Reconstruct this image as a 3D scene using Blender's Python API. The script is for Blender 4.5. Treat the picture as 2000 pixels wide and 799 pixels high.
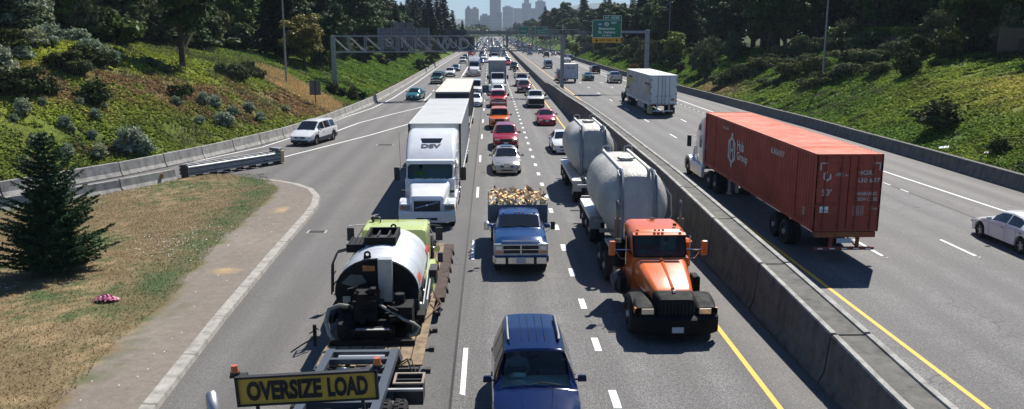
import bpy, bmesh, math, random
import numpy as np
from mathutils import Vector, Matrix
R = math.radians
random.seed(7); np.random.seed(7)
for o in list(bpy.data.objects): bpy.data.objects.remove(o)
SC = bpy.context.scene
COL = SC.collection
# ---------------- camera ----------------
CAMH = 8.5
cam_d = bpy.data.cameras.new('camera'); cam = bpy.data.objects.new('camera', cam_d); COL.objects.link(cam)
cam_d.sensor_width = 36; cam_d.lens = 36*1650/2000; cam_d.clip_start = .3; cam_d.clip_end = 20000
cam.location = (0, 0, CAMH)
PITCH = math.atan(339.5/1650)
cam.rotation_euler = (math.pi/2-PITCH, 0, -R(1.47))
SC.camera = cam
SC.render.resolution_x = 1024; SC.render.resolution_y = 409
# ---------------- light ----------------
SUN_EL, SUN_AZ = R(49.6), R(27.5)          # azimuth from +Y towards +X
w = bpy.data.worlds.new('World'); SC.world = w; w.use_nodes = True
nt = w.node_tree
sky = nt.nodes.new('ShaderNodeTexSky'); sky.sky_type = 'NISHITA'; sky.sun_disc = False
sky.sun_elevation = SUN_EL; sky.sun_rotation = SUN_AZ; sky.altitude = 50; sky.air_density = 1.0; sky.dust_density = 0.0; sky.ozone_density = 1.6
bg = nt.nodes['Background']; bg.inputs['Strength'].default_value = .050
tn = nt.nodes.new('ShaderNodeMix'); tn.data_type = 'RGBA'; tn.blend_type = 'MULTIPLY'; tn.inputs[0].default_value = 1; tn.inputs[7].default_value = (.58, .87, 1.20, 1)
nt.links.new(sky.outputs[0], tn.inputs[6]); nt.links.new(tn.outputs[2], bg.inputs[0])
sl = bpy.data.lights.new('sun', 'SUN'); sl.energy = 4.6; sl.angle = R(.55); sl.color = (1, .955, .88)
so = bpy.data.objects.new('sun', sl); COL.objects.link(so)
sd = Vector((math.sin(SUN_AZ)*math.cos(SUN_EL), math.cos(SUN_AZ)*math.cos(SUN_EL), math.sin(SUN_EL)))
so.rotation_euler = sd.to_track_quat('Z', 'Y').to_euler(); so.location = (30, 60, 80)
SC.view_settings.view_transform = 'Standard'; SC.view_settings.look = 'None'
SC.view_settings.exposure = 0.78; SC.view_settings.gamma = 1; SC.view_settings.use_curve_mapping = False
try:
    SC.cycles.max_bounces = 6; SC.cycles.transparent_max_bounces = 8; SC.cycles.volume_bounces = 0
    SC.cycles.sample_clamp_indirect = 4
except Exception: pass
# ---------------- materials ----------------
MATS = {}
def P(m): return m.node_tree.nodes['Principled BSDF']
def newmat(name):
    m = bpy.data.materials.new(name); m.use_nodes = True; MATS[name] = m; return m
def nd(m, t, **kw):
    n = m.node_tree.nodes.new(t)
    for k, v in kw.items():
        if k.startswith('i_'): n.inputs[k[2:].replace('_', ' ')].default_value = v
        else: setattr(n, k, v)
    return n
def lk(m, a, b): m.node_tree.links.new(a, b)
def c4(c): return (c[0], c[1], c[2], 1)
def coords(m, scale=(1, 1, 1), kind='Object'):
    tc = nd(m, 'ShaderNodeTexCoord'); mp = nd(m, 'ShaderNodeMapping'); mp.inputs['Scale'].default_value = scale
    if kind == 'World':
        g = nd(m, 'ShaderNodeNewGeometry'); lk(m, g.outputs['Position'], mp.inputs[0])
    else: lk(m, tc.outputs[kind], mp.inputs[0])
    return mp.outputs[0]
def noise(m, vec, scale, detail=4, rough=.55):
    n = nd(m, 'ShaderNodeTexNoise'); n.inputs['Scale'].default_value = scale; n.inputs['Detail'].default_value = detail
    n.inputs['Roughness'].default_value = rough; lk(m, vec, n.inputs['Vector']); return n.outputs['Fac']
def ramp(m, fac, stops):
    r = nd(m, 'ShaderNodeValToRGB'); e = r.color_ramp.elements
    while len(e) < len(stops): e.new(.5)
    for el, (p, c) in zip(e, stops): el.position = p; el.color = c4(c) if not isinstance(c, (int, float)) else (c, c, c, 1)
    lk(m, fac, r.inputs[0]); return r.outputs[0]
def mix(m, fac, a, b, mode='MIX'):
    x = nd(m, 'ShaderNodeMix', data_type='RGBA', blend_type=mode)
    for i, s in ((0, fac), (6, a), (7, b)):
        if hasattr(s, 'links') or isinstance(s, bpy.types.NodeSocket): lk(m, s, x.inputs[i])
        elif i == 0: x.inputs[0].default_value = s
        else: x.inputs[i].default_value = c4(s)
    return x.outputs[2]
def bump(m, h, strength=.3, dist=.02):
    b = nd(m, 'ShaderNodeBump'); b.inputs['Strength'].default_value = strength; b.inputs['Distance'].default_value = dist
    lk(m, h, b.inputs['Height']); lk(m, b.outputs[0], P(m).inputs['Normal'])
def simple(name, col, rough=.6, metal=0, coat=0, var=.25, vs=3.0, spec=None, emit=None):
    """plain surface with a little dirt / wear variation"""
    if name in MATS: return MATS[name]
    m = newmat(name); p = P(m)
    p.inputs['Roughness'].default_value = rough; p.inputs['Metallic'].default_value = metal
    p.inputs['Coat Weight'].default_value = coat; p.inputs['Coat Roughness'].default_value = .04
    if spec is not None: p.inputs['Specular IOR Level'].default_value = spec
    if var:
        f = noise(m, coords(m), vs, 5, .65)
        c = ramp(m, f, [(.32, tuple(x*(1-var) for x in col)), (.62, col)])
        lk(m, c, p.inputs['Base Color'])
        r = ramp(m, f, [(.3, min(1, rough+min(.18, rough*.4))), (.7, rough)]); lk(m, r, p.inputs['Roughness'])
    else: p.inputs['Base Color'].default_value = c4(col)
    return m
def paint(name, col, metal=.25, rough=.32, coat=.45):
    m = simple('paint '+name, col, rough*.5, metal, coat, .14, 1.3); return m
# road asphalt: object coords are metres in the world
def asphalt():
    m = newmat('asphalt'); v = coords(m)
    st = coords(m, (1, .035, 1))
    sep = nd(m, 'ShaderNodeSeparateXYZ'); lk(m, v, sep.inputs[0])
    fine = noise(m, v, 26, 3, .8); mid = noise(m, v, 1.1, 5, .6); streak = noise(m, st, 1.15, 4, .55); big = noise(m, v, .12, 3)
    base = ramp(m, fine, [(.30, (.030, .029, .029)), (.50, (.100, .097, .094)), (.66, (.27, .26, .25))])
    base = mix(m, 1.0, base, ramp(m, mid, [(.3, .86), (.7, 1.1)]), 'MULTIPLY')
    base = mix(m, 1.0, base, ramp(m, streak, [(.36, .66), (.60, 1.18)]), 'MULTIPLY')
    speck = noise(m, v, 9, 3, .85); base = mix(m, 1.0, base, ramp(m, speck, [(.36, .72), (.62, 1.25)]), 'MULTIPLY')
    base = mix(m, 1.0, base, ramp(m, big, [(.3, .9), (.7, 1.08)]), 'MULTIPLY')
    # older, browner shoulder and gore asphalt left of the seam, dark wheel-polished lane beside it
    def band(x0, x1, soft=.03):
        a = nd(m, 'ShaderNodeMapRange'); a.inputs[1].default_value = x0-soft; a.inputs[2].default_value = x0+soft; lk(m, sep.outputs[0], a.inputs[0])
        b = nd(m, 'ShaderNodeMapRange'); b.inputs[1].default_value = x1-soft; b.inputs[2].default_value = x1+soft; b.inputs[3].default_value = 1; b.inputs[4].default_value = 0; lk(m, sep.outputs[0], b.inputs[0])
        q = nd(m, 'ShaderNodeMath', operation='MULTIPLY'); lk(m, a.outputs[0], q.inputs[0]); lk(m, b.outputs[0], q.inputs[1]); return q.outputs[0]
    base = mix(m, band(-3.95, -.93), base, mix(m, .55, base, (.062, .060, .060)))
    base = mix(m, band(-40, -3.95, .05), base, mix(m, .5, base, (.110, .100, .092)))
    base = mix(m, band(22.5, 40, .05), base, mix(m, .5, base, (.125, .115, .105)))
    base = mix(m, band(6.9, 8.3, .2), base, mix(m, .4, base, (.12, .11, .10)))
    wv_ = nd(m, 'ShaderNodeMath', operation='SINE'); ml_ = nd(m, 'ShaderNodeMath', operation='MULTIPLY_ADD'); lk(m, sep.outputs[0], ml_.inputs[0]); ml_.inputs[1].default_value = 2*math.pi/1.8; ml_.inputs[2].default_value = .9; lk(m, ml_.outputs[0], wv_.inputs[0])
    wr2 = nd(m, 'ShaderNodeMapRange'); lk(m, wv_.outputs[0], wr2.inputs[0]); wr2.inputs[1].default_value = -1; wr2.inputs[3].default_value = .78; wr2.inputs[4].default_value = 1.12
    base = mix(m, ramp(m, mid, [(.3, .2), (.7, 1)]), base, mix(m, 1, base, wr2.outputs[0], 'MULTIPLY'))
    seam = mix(m, band(-1.0, -.93, .01), base, (.02, .02, .02)); seam = mix(m, band(22.35, 22.5, .02), seam, (.03, .028, .026))
    # crack network
    vo = nd(m, 'ShaderNodeTexVoronoi', feature='DISTANCE_TO_EDGE'); vo.inputs['Scale'].default_value = .13
    wv = nd(m, 'ShaderNodeVectorMath', operation='ADD'); nn = nd(m, 'ShaderNodeTexNoise'); nn.inputs['Scale'].default_value = .6; lk(m, v, nn.inputs['Vector'])
    sc = nd(m, 'ShaderNodeVectorMath', operation='SCALE'); sc.inputs['Scale'].default_value = 3.5; lk(m, nn.outputs['Color'], sc.inputs[0])
    lk(m, v, wv.inputs[0]); lk(m, sc.outputs[0], wv.inputs[1]); lk(m, wv.outputs[0], vo.inputs['Vector'])
    cr = ramp(m, vo.outputs['Distance'], [(0, .30), (.006, 1)])
    seam = mix(m, ramp(m, big, [(.45, 0), (.6, .8)]), seam, mix(m, 1, seam, cr, 'MULTIPLY'))
    lk(m, seam, P(m).inputs['Base Color'])
    lk(m, ramp(m, streak, [(.3, .72), (.7, .9)]), P(m).inputs['Roughness'])
    bump(m, fine, .5, .012)
    return m
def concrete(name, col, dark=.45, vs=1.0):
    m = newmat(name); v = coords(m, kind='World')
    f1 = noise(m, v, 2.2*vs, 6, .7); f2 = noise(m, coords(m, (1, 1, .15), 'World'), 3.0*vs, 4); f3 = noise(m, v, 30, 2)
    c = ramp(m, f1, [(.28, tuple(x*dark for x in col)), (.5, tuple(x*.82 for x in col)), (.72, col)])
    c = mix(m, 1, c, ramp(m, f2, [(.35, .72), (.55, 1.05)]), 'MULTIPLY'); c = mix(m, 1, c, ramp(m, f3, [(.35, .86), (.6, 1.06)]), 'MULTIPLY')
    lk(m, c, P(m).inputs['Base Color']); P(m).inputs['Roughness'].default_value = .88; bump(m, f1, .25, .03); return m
def marking(name, col, worn=.45):
    m = newmat(name); v = coords(m)
    f = noise(m, v, 7, 6, .75)
    c = ramp(m, f, [(.30, (.12, .115, .11)), (worn, tuple(x*.85 for x in col)), (.7, col)])
    lk(m, c, P(m).inputs['Base Color']); P(m).inputs['Roughness'].default_value = .7; return m
def foliage(name, cols, rough=.6, trans=.25, attr=False, spec=.14):
    m = newmat(name); g = nd(m, 'ShaderNodeNewGeometry'); p = P(m)
    if attr:
        a = nd(m, 'ShaderNodeAttribute'); a.attribute_name = 'col'; c = a.outputs['Color']
        c = mix(m, 1, c, ramp(m, g.outputs['Random Per Island'], [(0, .6), (1, 1.45)]), 'MULTIPLY')
    else:
        n = len(cols); c = ramp(m, g.outputs['Random Per Island'], [(i/max(1, n-1), k) for i, k in enumerate(cols)])
        oi = nd(m, 'ShaderNodeObjectInfo')
        c = mix(m, 1, c, ramp(m, oi.outputs['Random'], [(0, (.75, .85, .8)), (.5, (1, 1, 1)), (1, (1.25, 1.1, .85))]), 'MULTIPLY')
    lk(m, c, p.inputs['Base Color']); p.inputs['Roughness'].default_value = rough; p.inputs['Specular IOR Level'].default_value = spec
    tr = nd(m, 'ShaderNodeBsdfTranslucent'); lk(m, c, tr.inputs['Color'])
    mx = nd(m, 'ShaderNodeMixShader'); mx.inputs[0].default_value = trans
    lk(m, p.outputs[0], mx.inputs[1]); lk(m, tr.outputs[0], mx.inputs[2]); lk(m, mx.outputs[0], m.node_tree.nodes['Material Output'].inputs['Surface'])
    return m
def glassmat(name, tint=(.55, .62, .6), clear=.75):
    m = newmat(name); p = P(m); p.inputs['Base Color'].default_value = (.01, .012, .014, 1); p.inputs['Roughness'].default_value = .03
    t = nd(m, 'ShaderNodeBsdfTransparent'); t.inputs[0].default_value = c4(tint)
    fr = nd(m, 'ShaderNodeFresnel'); fr.inputs[0].default_value = 1.5
    gl = nd(m, 'ShaderNodeBsdfGlossy'); gl.inputs['Roughness'].default_value = .02
    a = nd(m, 'ShaderNodeMixShader'); lk(m, fr.outputs[0], a.inputs[0]); lk(m, t.outputs[0], a.inputs[1]); lk(m, gl.outputs[0], a.inputs[2])
    b = nd(m, 'ShaderNodeMixShader'); b.inputs[0].default_value = 1-clear; lk(m, a.outputs[0], b.inputs[1]); lk(m, p.outputs[0], b.inputs[2])
    lk(m, b.outputs[0], m.node_tree.nodes['Material Output'].inputs['Surface']); return m
asphalt()
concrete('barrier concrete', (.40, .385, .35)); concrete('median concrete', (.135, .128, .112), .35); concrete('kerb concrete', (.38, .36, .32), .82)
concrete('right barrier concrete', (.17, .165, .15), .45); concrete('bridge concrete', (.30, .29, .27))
marking('white marking', (.82, .82, .8)); marking('yellow marking', (.85, .45, .03), .38)
GLASS = simple('window glass', (.012, .015, .018), .035, 0, 0, 0, spec=.7)
CLEAR = glassmat('clear windshield', (.66, .78, .74), .95)
RUB = simple('tyre rubber', (.022, .022, .023), .85, var=.4, vs=8)
RIM = simple('alloy rim', (.45, .46, .47), .35, .8)
STEEL = simple('galvanised steel', (.30, .31, .32), .5, .4, var=.35)
CHROME = simple('chrome', (.8, .8, .82), .12, 1, var=.08)
BLACK = simple('black plastic', (.018, .018, .02), .5, var=.3)
FRAME = simple('dark frame steel', (.035, .036, .04), .5, .2, var=.4)
LAMP = simple('headlamp', (.75, .76, .76), .12, .55, .8, 0)
TAIL = simple('tail lamp red', (.35, .01, .01), .2, 0, 1, 0)
AMBER = simple('amber lens', (.8, .22, .02), .25, 0, .8, 0)
PLATE = simple('number plate', (.55, .58, .62), .5, var=.2, vs=30)
INTER = simple('cabin trim', (.22, .25, .25), .8)
# ---------------- mesh helpers ----------------
def tag(o, label=None, cat=None, group=None, kind=None):
    if label: o['label'] = label
    if cat: o['category'] = cat
    if group: o['group'] = group
    if kind: o['kind'] = kind
    return o
def empty(name, loc=(0, 0, 0), rz=0, label=None, cat=None, group=None, rx=0):
    o = bpy.data.objects.new(name, None); COL.objects.link(o); o.empty_display_size = .3
    o.location = loc; o.rotation_euler = (rx, 0, rz); return tag(o, label, cat, group)
def copy_tree(o, parent=None):
    c = o.copy(); COL.objects.link(c); c.parent = parent
    for ch in o.children: copy_tree(ch, c)
    return c
class MB:
    def __init__(s): s.v = []; s.f = []; s.m = []; s.s = []
    def add(s, vs, fs, mat=0, smooth=False):
        b = len(s.v); s.v += [tuple(p) for p in vs]
        for f in fs: s.f.append(tuple(i+b for i in f)); s.m.append(mat); s.s.append(smooth)
        return s
    def box(s, c, d, mat=0, top=None, rz=0, rx=0, ry=0):
        x, y, z = d[0]/2, d[1]/2, d[2]/2; t = top or (1, 1)
        vs = [Vector((i*x*(t[0] if k > 0 else 1), j*y*(t[1] if k > 0 else 1), k*z)) for k in (-1, 1) for j in (-1, 1) for i in (-1, 1)]
        if rz or rx or ry:
            M = Matrix.Rotation(rz, 3, 'Z') @ Matrix.Rotation(ry, 3, 'Y') @ Matrix.Rotation(rx, 3, 'X'); vs = [M @ v for v in vs]
        vs = [v+Vector(c) for v in vs]
        return s.add(vs, [(0, 2, 3, 1), (4, 5, 7, 6), (0, 1, 5, 4), (2, 6, 7, 3), (0, 4, 6, 2), (1, 3, 7, 5)], mat)
    def bx(s, a, b, mat=0): return s.box([(p+q)/2 for p, q in zip(a, b)], [abs(q-p) for p, q in zip(a, b)], mat)
    def cyl(s, p0, p1, r0, r1=None, n=12, mat=0, caps=True, smooth=True):
        p0 = Vector(p0); p1 = Vector(p1); r1 = r0 if r1 is None else r1
        q = (p1-p0).to_track_quat('Z', 'Y'); vs = []
        for p, r in ((p0, r0), (p1, r1)):
            for i in range(n):
                a = 2*math.pi*i/n; vs.append(p+q @ Vector((math.cos(a)*r, math.sin(a)*r, 0)))
        s.add(vs, [(i, (i+1) % n, n+(i+1) % n, n+i) for i in range(n)], mat, smooth)
        if caps: s.add(vs, [tuple(range(n-1, -1, -1)), tuple(range(n, 2*n))], mat)
        return s
    def tube(s, pts, r, n=8, mat=0, caps=True):
        pts = [Vector(p) for p in pts]; rs = r if isinstance(r, (list, tuple)) else [r]*len(pts); rings = []
        up = Vector((0, 0, 1))
        t0 = (pts[1]-pts[0]).normalized(); u = t0.cross(up)
        if u.length < .1: u = t0.cross(Vector((1, 0, 0)))
        u.normalize()
        for i, p in enumerate(pts):
            t = (pts[min(i+1, len(pts)-1)]-pts[max(i-1, 0)]).normalized()
            u = (u-t*u.dot(t)).normalized(); w_ = t.cross(u)
            rings.append([p+(u*math.cos(2*math.pi*k/n)+w_*math.sin(2*math.pi*k/n))*rs[i] for k in range(n)])
        return s.loft(rings, mat, True, caps)
    def loft(s, rings, mat=0, smooth=True, caps=True, closed=True):
        n = len(rings[0]); vs = [p for r in rings for p in r]; fs = []
        for i in range(len(rings)-1):
            for k in range(n if closed else n-1):
                fs.append((i*n+k, i*n+(k+1) % n, (i+1)*n+(k+1) % n, (i+1)*n+k))
        s.add(vs, fs, mat, smooth)
        if caps: s.add(rings[0], [tuple(range(n-1, -1, -1))], mat); s.add(rings[-1], [tuple(range(n))], mat)
        return s
    def prism(s, poly, a, b, axis='x', mat=0):
        """poly: 2-D outline (y,z) for axis x, (x,z) for y, (x,y) for z"""
        def mk(p, t): return {'x': (t, p[0], p[1]), 'y': (p[0], t, p[1]), 'z': (p[0], p[1], t)}[axis]
        n = len(poly); vs = [mk(p, a) for p in poly]+[mk(p, b) for p in poly]
        return s.add(vs, [tuple(range(n-1, -1, -1)), tuple(range(n, 2*n))]+[(i, (i+1) % n, n+(i+1) % n, n+i) for i in range(n)], mat)
    def quad(s, a, b, c, d, mat=0): return s.add([a, b, c, d], [(0, 1, 2, 3)], mat)
    def ball(s, c, r, n=10, mat=0, sc=(1, 1, 1)):
        rings = []
        for i in range(1, n//2+1):
            t = math.pi*i/(n//2+1); rings.append([(c[0]+r*sc[0]*math.sin(t)*math.cos(2*math.pi*k/n), c[1]+r*sc[1]*math.sin(t)*math.sin(2*math.pi*k/n), c[2]+r*sc[2]*math.cos(t)) for k in range(n)])
        return s.loft(rings, mat, True, True)
    def build(s, name, mats, parent=None, bevel=0, label=None, seg=2):
        me = bpy.data.meshes.new(name)
        me.from_pydata(s.v, [], s.f)
        if not isinstance(mats, (list, tuple)): mats = [mats]
        for m in mats: me.materials.append(m)
        me.polygons.foreach_set('material_index', s.m); me.polygons.foreach_set('use_smooth', s.s)
        b = bmesh.new(); b.from_mesh(me); bmesh.ops.recalc_face_normals(b, faces=b.faces) if len(s.f) < 20000 else None
        b.to_mesh(me); b.free(); me.update()
        o = bpy.data.objects.new(name, me); COL.objects.link(o)
        if parent: o.parent = parent
        if bevel:
            md = o.modifiers.new('bevel', 'BEVEL'); md.width = bevel; md.segments = seg; md.limit_method = 'ANGLE'; md.angle_limit = R(35)
            md.use_clamp_overlap = True
        if label: o['label'] = label
        return o
TXT = {}
def text_into(mb, s, org, right, up, w_, h_, mat=0, bold=.0, depth=0):
    """lay the word s flat into the box that starts at org and spans w_ along right, h_ along up"""
    key = (s, bold)
    if key not in TXT:
        cu = bpy.data.curves.new('lettering', 'FONT'); cu.body = s; cu.offset = bold; cu.resolution_u = 3
        ob = bpy.data.objects.new('lettering', cu); COL.objects.link(ob)
        bpy.context.view_layer.update()
        me = bpy.data.meshes.new_from_object(ob.evaluated_get(bpy.context.evaluated_depsgraph_get()))
        vs = [tuple(v.co) for v in me.vertices]; fs = [tuple(p.vertices) for p in me.polygons]
        bpy.data.objects.remove(ob); bpy.data.curves.remove(cu); bpy.data.meshes.remove(me)
        TXT[key] = (vs, fs)
    vs, fs = TXT[key]
    x0 = min(v[0] for v in vs); x1 = max(v[0] for v in vs); y0 = min(v[1] for v in vs); y1 = max(v[1] for v in vs)
    r = Vector(right).normalized(); u = Vector(up).normalized(); o = Vector(org)
    mb.add([o+r*((v[0]-x0)/(x1-x0)*w_)+u*((v[1]-y0)/(y1-y0)*h_) for v in vs], fs, mat)
def vnoise(x, y, seed=0):
    """value noise, numpy"""
    xi = np.floor(x).astype(np.int64); yi = np.floor(y).astype(np.int64); xf = x-xi; yf = y-yi
    xf = xf*xf*(3-2*xf); yf = yf*yf*(3-2*yf)
    def h(a, b):
        n = (a*374761393+b*668265263+seed*1442695041) & 0x7fffffff; n = (n ^ (n >> 13))*1274126177 & 0x7fffffff
        return ((n ^ (n >> 16)) & 0xffff)/65535.
    return (h(xi, yi)*(1-xf)+h(xi+1, yi)*xf)*(1-yf)+(h(xi, yi+1)*(1-xf)+h(xi+1, yi+1)*xf)*yf
def fbm(x, y, seed=0, o=4):
    t = 0; a = .5; n = 0
    for i in range(o): t = t+a*vnoise(x*2**i, y*2**i, seed+i*17); n += a; a *= .55
    return t/n
def sheet(name, polys, mat, kind=None, z=None):
    mb = MB()
    for p in polys:
        vs = [(q[0], q[1], q[2] if len(q) > 2 else z) for q in p]; mb.add(vs, [tuple(range(len(vs)))])
    o = mb.build(name, mat)
    if kind: o['kind'] = kind
    return o
# ================= terrain =================
XLT = ([-20, 20, 30, 43.2, 50, 56, 62.3, 68, 75.6, 85, 99.4, 120, 137, 218, 330, 600, 1200, 9000], [-62, -43, -33.5, -25.6, -22.2, -19.9, -18.1, -16.7, -15.6, -14.9, -14.0, -13.7, -13.5, -13.2, -12.2, -11.5, -11.5, -11.5])
XRT = ([-20, 43, 55, 75, 95, 116, 173, 290, 600, 9000], [29.0, 28.9, 28.9, 28.7, 28.0, 27.2, 25.6, 25, 24.5, 24.5])
def XL(y): return np.interp(y, *XLT)
def XR(y): return np.interp(y, *XRT)
def ground(x, y):
    x = np.asarray(x, float); y = np.asarray(y, float)
    dl = XL(y)-.75-x; dr = x-XR(y)-.45
    pl = np.interp(y, [-20, 60, 85, 110, 150, 220, 420, 700, 1200], [9.6, 9.6, 8.9, 7.0, 5.8, 5.2, 5.6, 4.5, 3.5])
    pr = np.interp(y, [-20, 50, 80, 120, 160, 220, 420, 700, 1200], [7.6, 7.4, 7.2, 6.8, 5.2, 4.4, 5.6, 4.5, 3.5])
    wob = (fbm(x*.16, y*.16, 3)-.5)*.9; lump = (fbm(x*.7, y*.7, 9)-.5)*.35
    def sl(d, p, k):
        d = np.maximum(d, 0); s = p*(1-np.exp(-np.power(d*k/p, 1.35)))
        return s
    zl = sl(dl, pl, np.interp(y, [60, 130], [.78, .55])); zr = sl(dr, pr, .60)
    z = np.where(dl > 0, zl+.25*np.minimum(dl*2, 1)+(wob+lump)*np.minimum(dl/3, 1), np.where(dr > 0, zr+.25*np.minimum(dr*2, 1)+(wob+lump)*np.minimum(dr/3, 1), -.02))
    far = np.clip((y-1300)/1200, 0, 1); z = z*(1-far)-.02*far
    return z
def hillcol(x, y):
    """natural colour of the ground cover: ivy green, yellow-green, dead brown, straw"""
    x = np.asarray(x, float); y = np.asarray(y, float)
    n1 = fbm(x*.13, y*.13, 21); n2 = fbm(x*.5, y*.5, 5); n3 = fbm(x*1.6, y*1.6, 8)
    g = np.stack([.096+0*x, .165+0*x, .028+0*x], -1)
    def blend(c, col, m): m = np.clip(m, 0, 1)[..., None]; return c*(1-m)+np.array(col)*m
    g = blend(g, (.155, .180, .034), (x < 0)*np.clip((105-y)/20, 0, 1)*.75)
    c = blend(g, (.155, .205, .034), (n1-.46)*5*(.4+n2)*(1-.75*np.clip((y-105)/25, 0, 1)))
    c = blend(c, (.035, .060, .016), (n2-.56)*6)
    left = (x < 0)
    dl = XL(y)-x; h = np.clip(dl/14, 0, 1)
    # brown, dead band that runs down the left bank towards the sign
    t = (y-52)/32.
    bw = np.exp(-((h-(.86-.62*t))/.22)**2)*((t > -.25) & (t < 1.15))
    c = blend(c, (.19, .125, .062), left*bw*(n2*1.5+n3*1.1-.80)*2.2)
    c = blend(c, (.20, .13, .07), left*(n2*.6+n3*.4-.60)*9*((y < 75)))
    straw = np.exp(-((y-90.3-(dl-5)*.3)/3.8)**4-((dl-5.6)/4.6)**4)
    c = blend(c, (.27, .30, .035), left*np.clip((h-.38)*4, 0, 1)*np.clip((82-y)/10, 0, 1)*np.clip((n1-.30)*5, 0, 1)*.75*(1-np.clip(bw*1.2, 0, 1)))
    c = blend(c, (.66, .46, .23), left*(straw*2.0-.55+(n3-.5)*1.5)*1.2)
    dr = x-XR(y)
    c = blend(c, (.32, .30, .07), (x > 0)*(np.exp(-((y-57)/13.)**2-((dr-10.5)/3.5)**2)*1.6)*(n2+.2))
    c = blend(c, (.24, .19, .10), (x > 0)*np.exp(-((y-112)/9.)**2-((dr-2.6)/2.)**2)*1.6*n3*1.4)
    c = blend(c, (.17, .12, .07), (np.minimum(np.where(left, dl, dr), 3) < .75+.9*n3)*.75)
    # darker ground colour under the trees on the tops of the banks
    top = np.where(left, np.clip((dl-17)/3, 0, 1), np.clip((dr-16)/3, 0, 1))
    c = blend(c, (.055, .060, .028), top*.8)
    return c
def axis(segs):
    r = []
    for a, b, st in segs: r += list(np.arange(a, b, st))
    return np.array(r+[segs[-1][1]])
gx = axis([(-6000, -800, 800), (-800, -120, 60), (-120, -60, 6), (-60, -8, .55), (-8, 24, 4), (24, 68, .55), (68, 120, 6), (120, 800, 60), (800, 6000, 800)])
gy = axis([(-30, 10, 5), (10, 150, .6), (150, 300, 2.5), (300, 700, 10), (700, 1500, 60), (1500, 9000, 750)])
GX, GY = np.meshgrid(gx, gy); GZ = ground(GX, GY)
def grid_mesh(name, GX, GY, GZ, mat, colfn=None, smooth=True):
    ny, nx = GX.shape; me = bpy.data.meshes.new(name)
    co = np.stack([GX, GY, GZ], -1).reshape(-1, 3)
    idx = np.arange(ny*nx).reshape(ny, nx); q = np.stack([idx[:-1, :-1], idx[:-1, 1:], idx[1:, 1:], idx[1:, :-1]], -1).reshape(-1, 4)
    me.vertices.add(len(co)); me.vertices.foreach_set('co', co.ravel())
    me.loops.add(q.size); me.loops.foreach_set('vertex_index', q.ravel().astype(np.int32))
    me.polygons.add(len(q)); me.polygons.foreach_set('loop_start', np.arange(0, q.size, 4, dtype=np.int32)); me.polygons.foreach_set('loop_total', np.full(len(q), 4, np.int32))
    me.polygons.foreach_set('use_smooth', np.full(len(q), smooth))
    me.update(); me.validate()
    if colfn is not None:
        a = me.color_attributes.new('col', 'FLOAT_COLOR', 'POINT'); cc = np.ones((len(co), 4)); cc[:, :3] = colfn(GX, GY).reshape(-1, 3); a.data.foreach_set('color', cc.ravel())
    me.materials.append(mat)
    o = bpy.data.objects.new(name, me); COL.objects.link(o); return o
m = newmat('ground earth'); a = nd(m, 'ShaderNodeAttribute'); a.attribute_name = 'col'
v_ = coords(m); f_ = noise(m, v_, 5, 6, .75); f2_ = noise(m, v_, 22, 3, .7)
c_ = mix(m, 1, a.outputs['Color'], ramp(m, f_, [(.3, .45), (.68, 1.2)]), 'MULTIPLY'); c_ = mix(m, 1, c_, ramp(m, f2_, [(.35, .6), (.6, 1.1)]), 'MULTIPLY')
lk(m, c_, P(m).inputs['Base Color']); P(m).inputs['Roughness'].default_value = .95; P(m).inputs['Specular IOR Level'].default_value = .1; bump(m, f_, .8, .15)
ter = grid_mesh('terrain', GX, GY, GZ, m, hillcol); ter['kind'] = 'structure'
# far hills behind the city
hx = np.linspace(-6500, 6500, 160); hy = np.linspace(5200, 8600, 24); HX, HY = np.meshgrid(hx, hy)
HZ = np.sin(np.clip((HY-5200)/3400, 0, 1)*math.pi)*(50+120*fbm(HX*.0016, HY*.0016, 4)+110*np.exp(-((HX-900)/420.)**2))-8
mh = simple('wooded far hill', (.055, .085, .045), .95, var=.4, vs=.02)
hl = grid_mesh('hills', HX, HY, HZ, mh); hl['kind'] = 'structure'
# ================= roads =================
ys = [-20, 10, 20, 30, 43.2, 50, 56, 62.3, 68, 75.6, 85, 99.4, 120, 137, 173, 218, 330, 600, 1300]
mb = MB()
for y0, y1 in zip(ys[:-1], ys[1:]):
    mb.add([(XL(y0)-.1, y0, 0), (XR(y0)+.1, y0, 0), (XR(y1)+.1, y1, 0), (XL(y1)-.1, y1, 0)], [(0, 1, 2, 3)])
road = mb.build('road', MATS['asphalt']); road['kind'] = 'structure'
# markings
def stripe(mb, pts, w_, z=.005, mat=0):
    for (x0, y0), (x1, y1) in zip(pts[:-1], pts[1:]):
        d = Vector((x1-x0, y1-y0)).normalized(); n = Vector((d.y, -d.x))*w_/2
        mb.add([(x0-n.x, y0-n.y, z), (x0+n.x, y0+n.y, z), (x1+n.x, y1+n.y, z), (x1-n.x, y1-n.y, z)], [(0, 1, 2, 3)], mat)
mk = MB()
def smooth_line(pts, step=4):
    ysx = [p[1] for p in pts]; xs = [p[0] for p in pts]
    yy = np.arange(ysx[0], ysx[-1]+.01, step); return [(float(np.interp(y, ysx, xs)), float(y)) for y in yy]
for k in range(-2, 60):
    y = 18.86+12.15*k
    if y > 5: stripe(mk, [(-.7, y), (-.7, y+3.0)], .13)
    for x in (15.07, 18.66):
        y2 = 31.1+12.2*k+(0 if x < 18 else -.1)
        if y2 > 5: stripe(mk, [(x, y2), (x, y2+2.6)], .13)
for k in range(0, 190):
    y = 18.0+3.55*k; ph = (k % 1)
    if y > 5: stripe(mk, [(2.9, y), (2.9, y+1.0)], .19)
for k in range(0, 10): stripe(mk, [(20.9-.0*k, 120+3.6*k), (20.9, 121+3.6*k)], .17)
for k in range(0, 44): stripe(mk, [(22.43, 44+2.1*k), (22.43, 44.9+2.1*k)], .08, .006)
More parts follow.
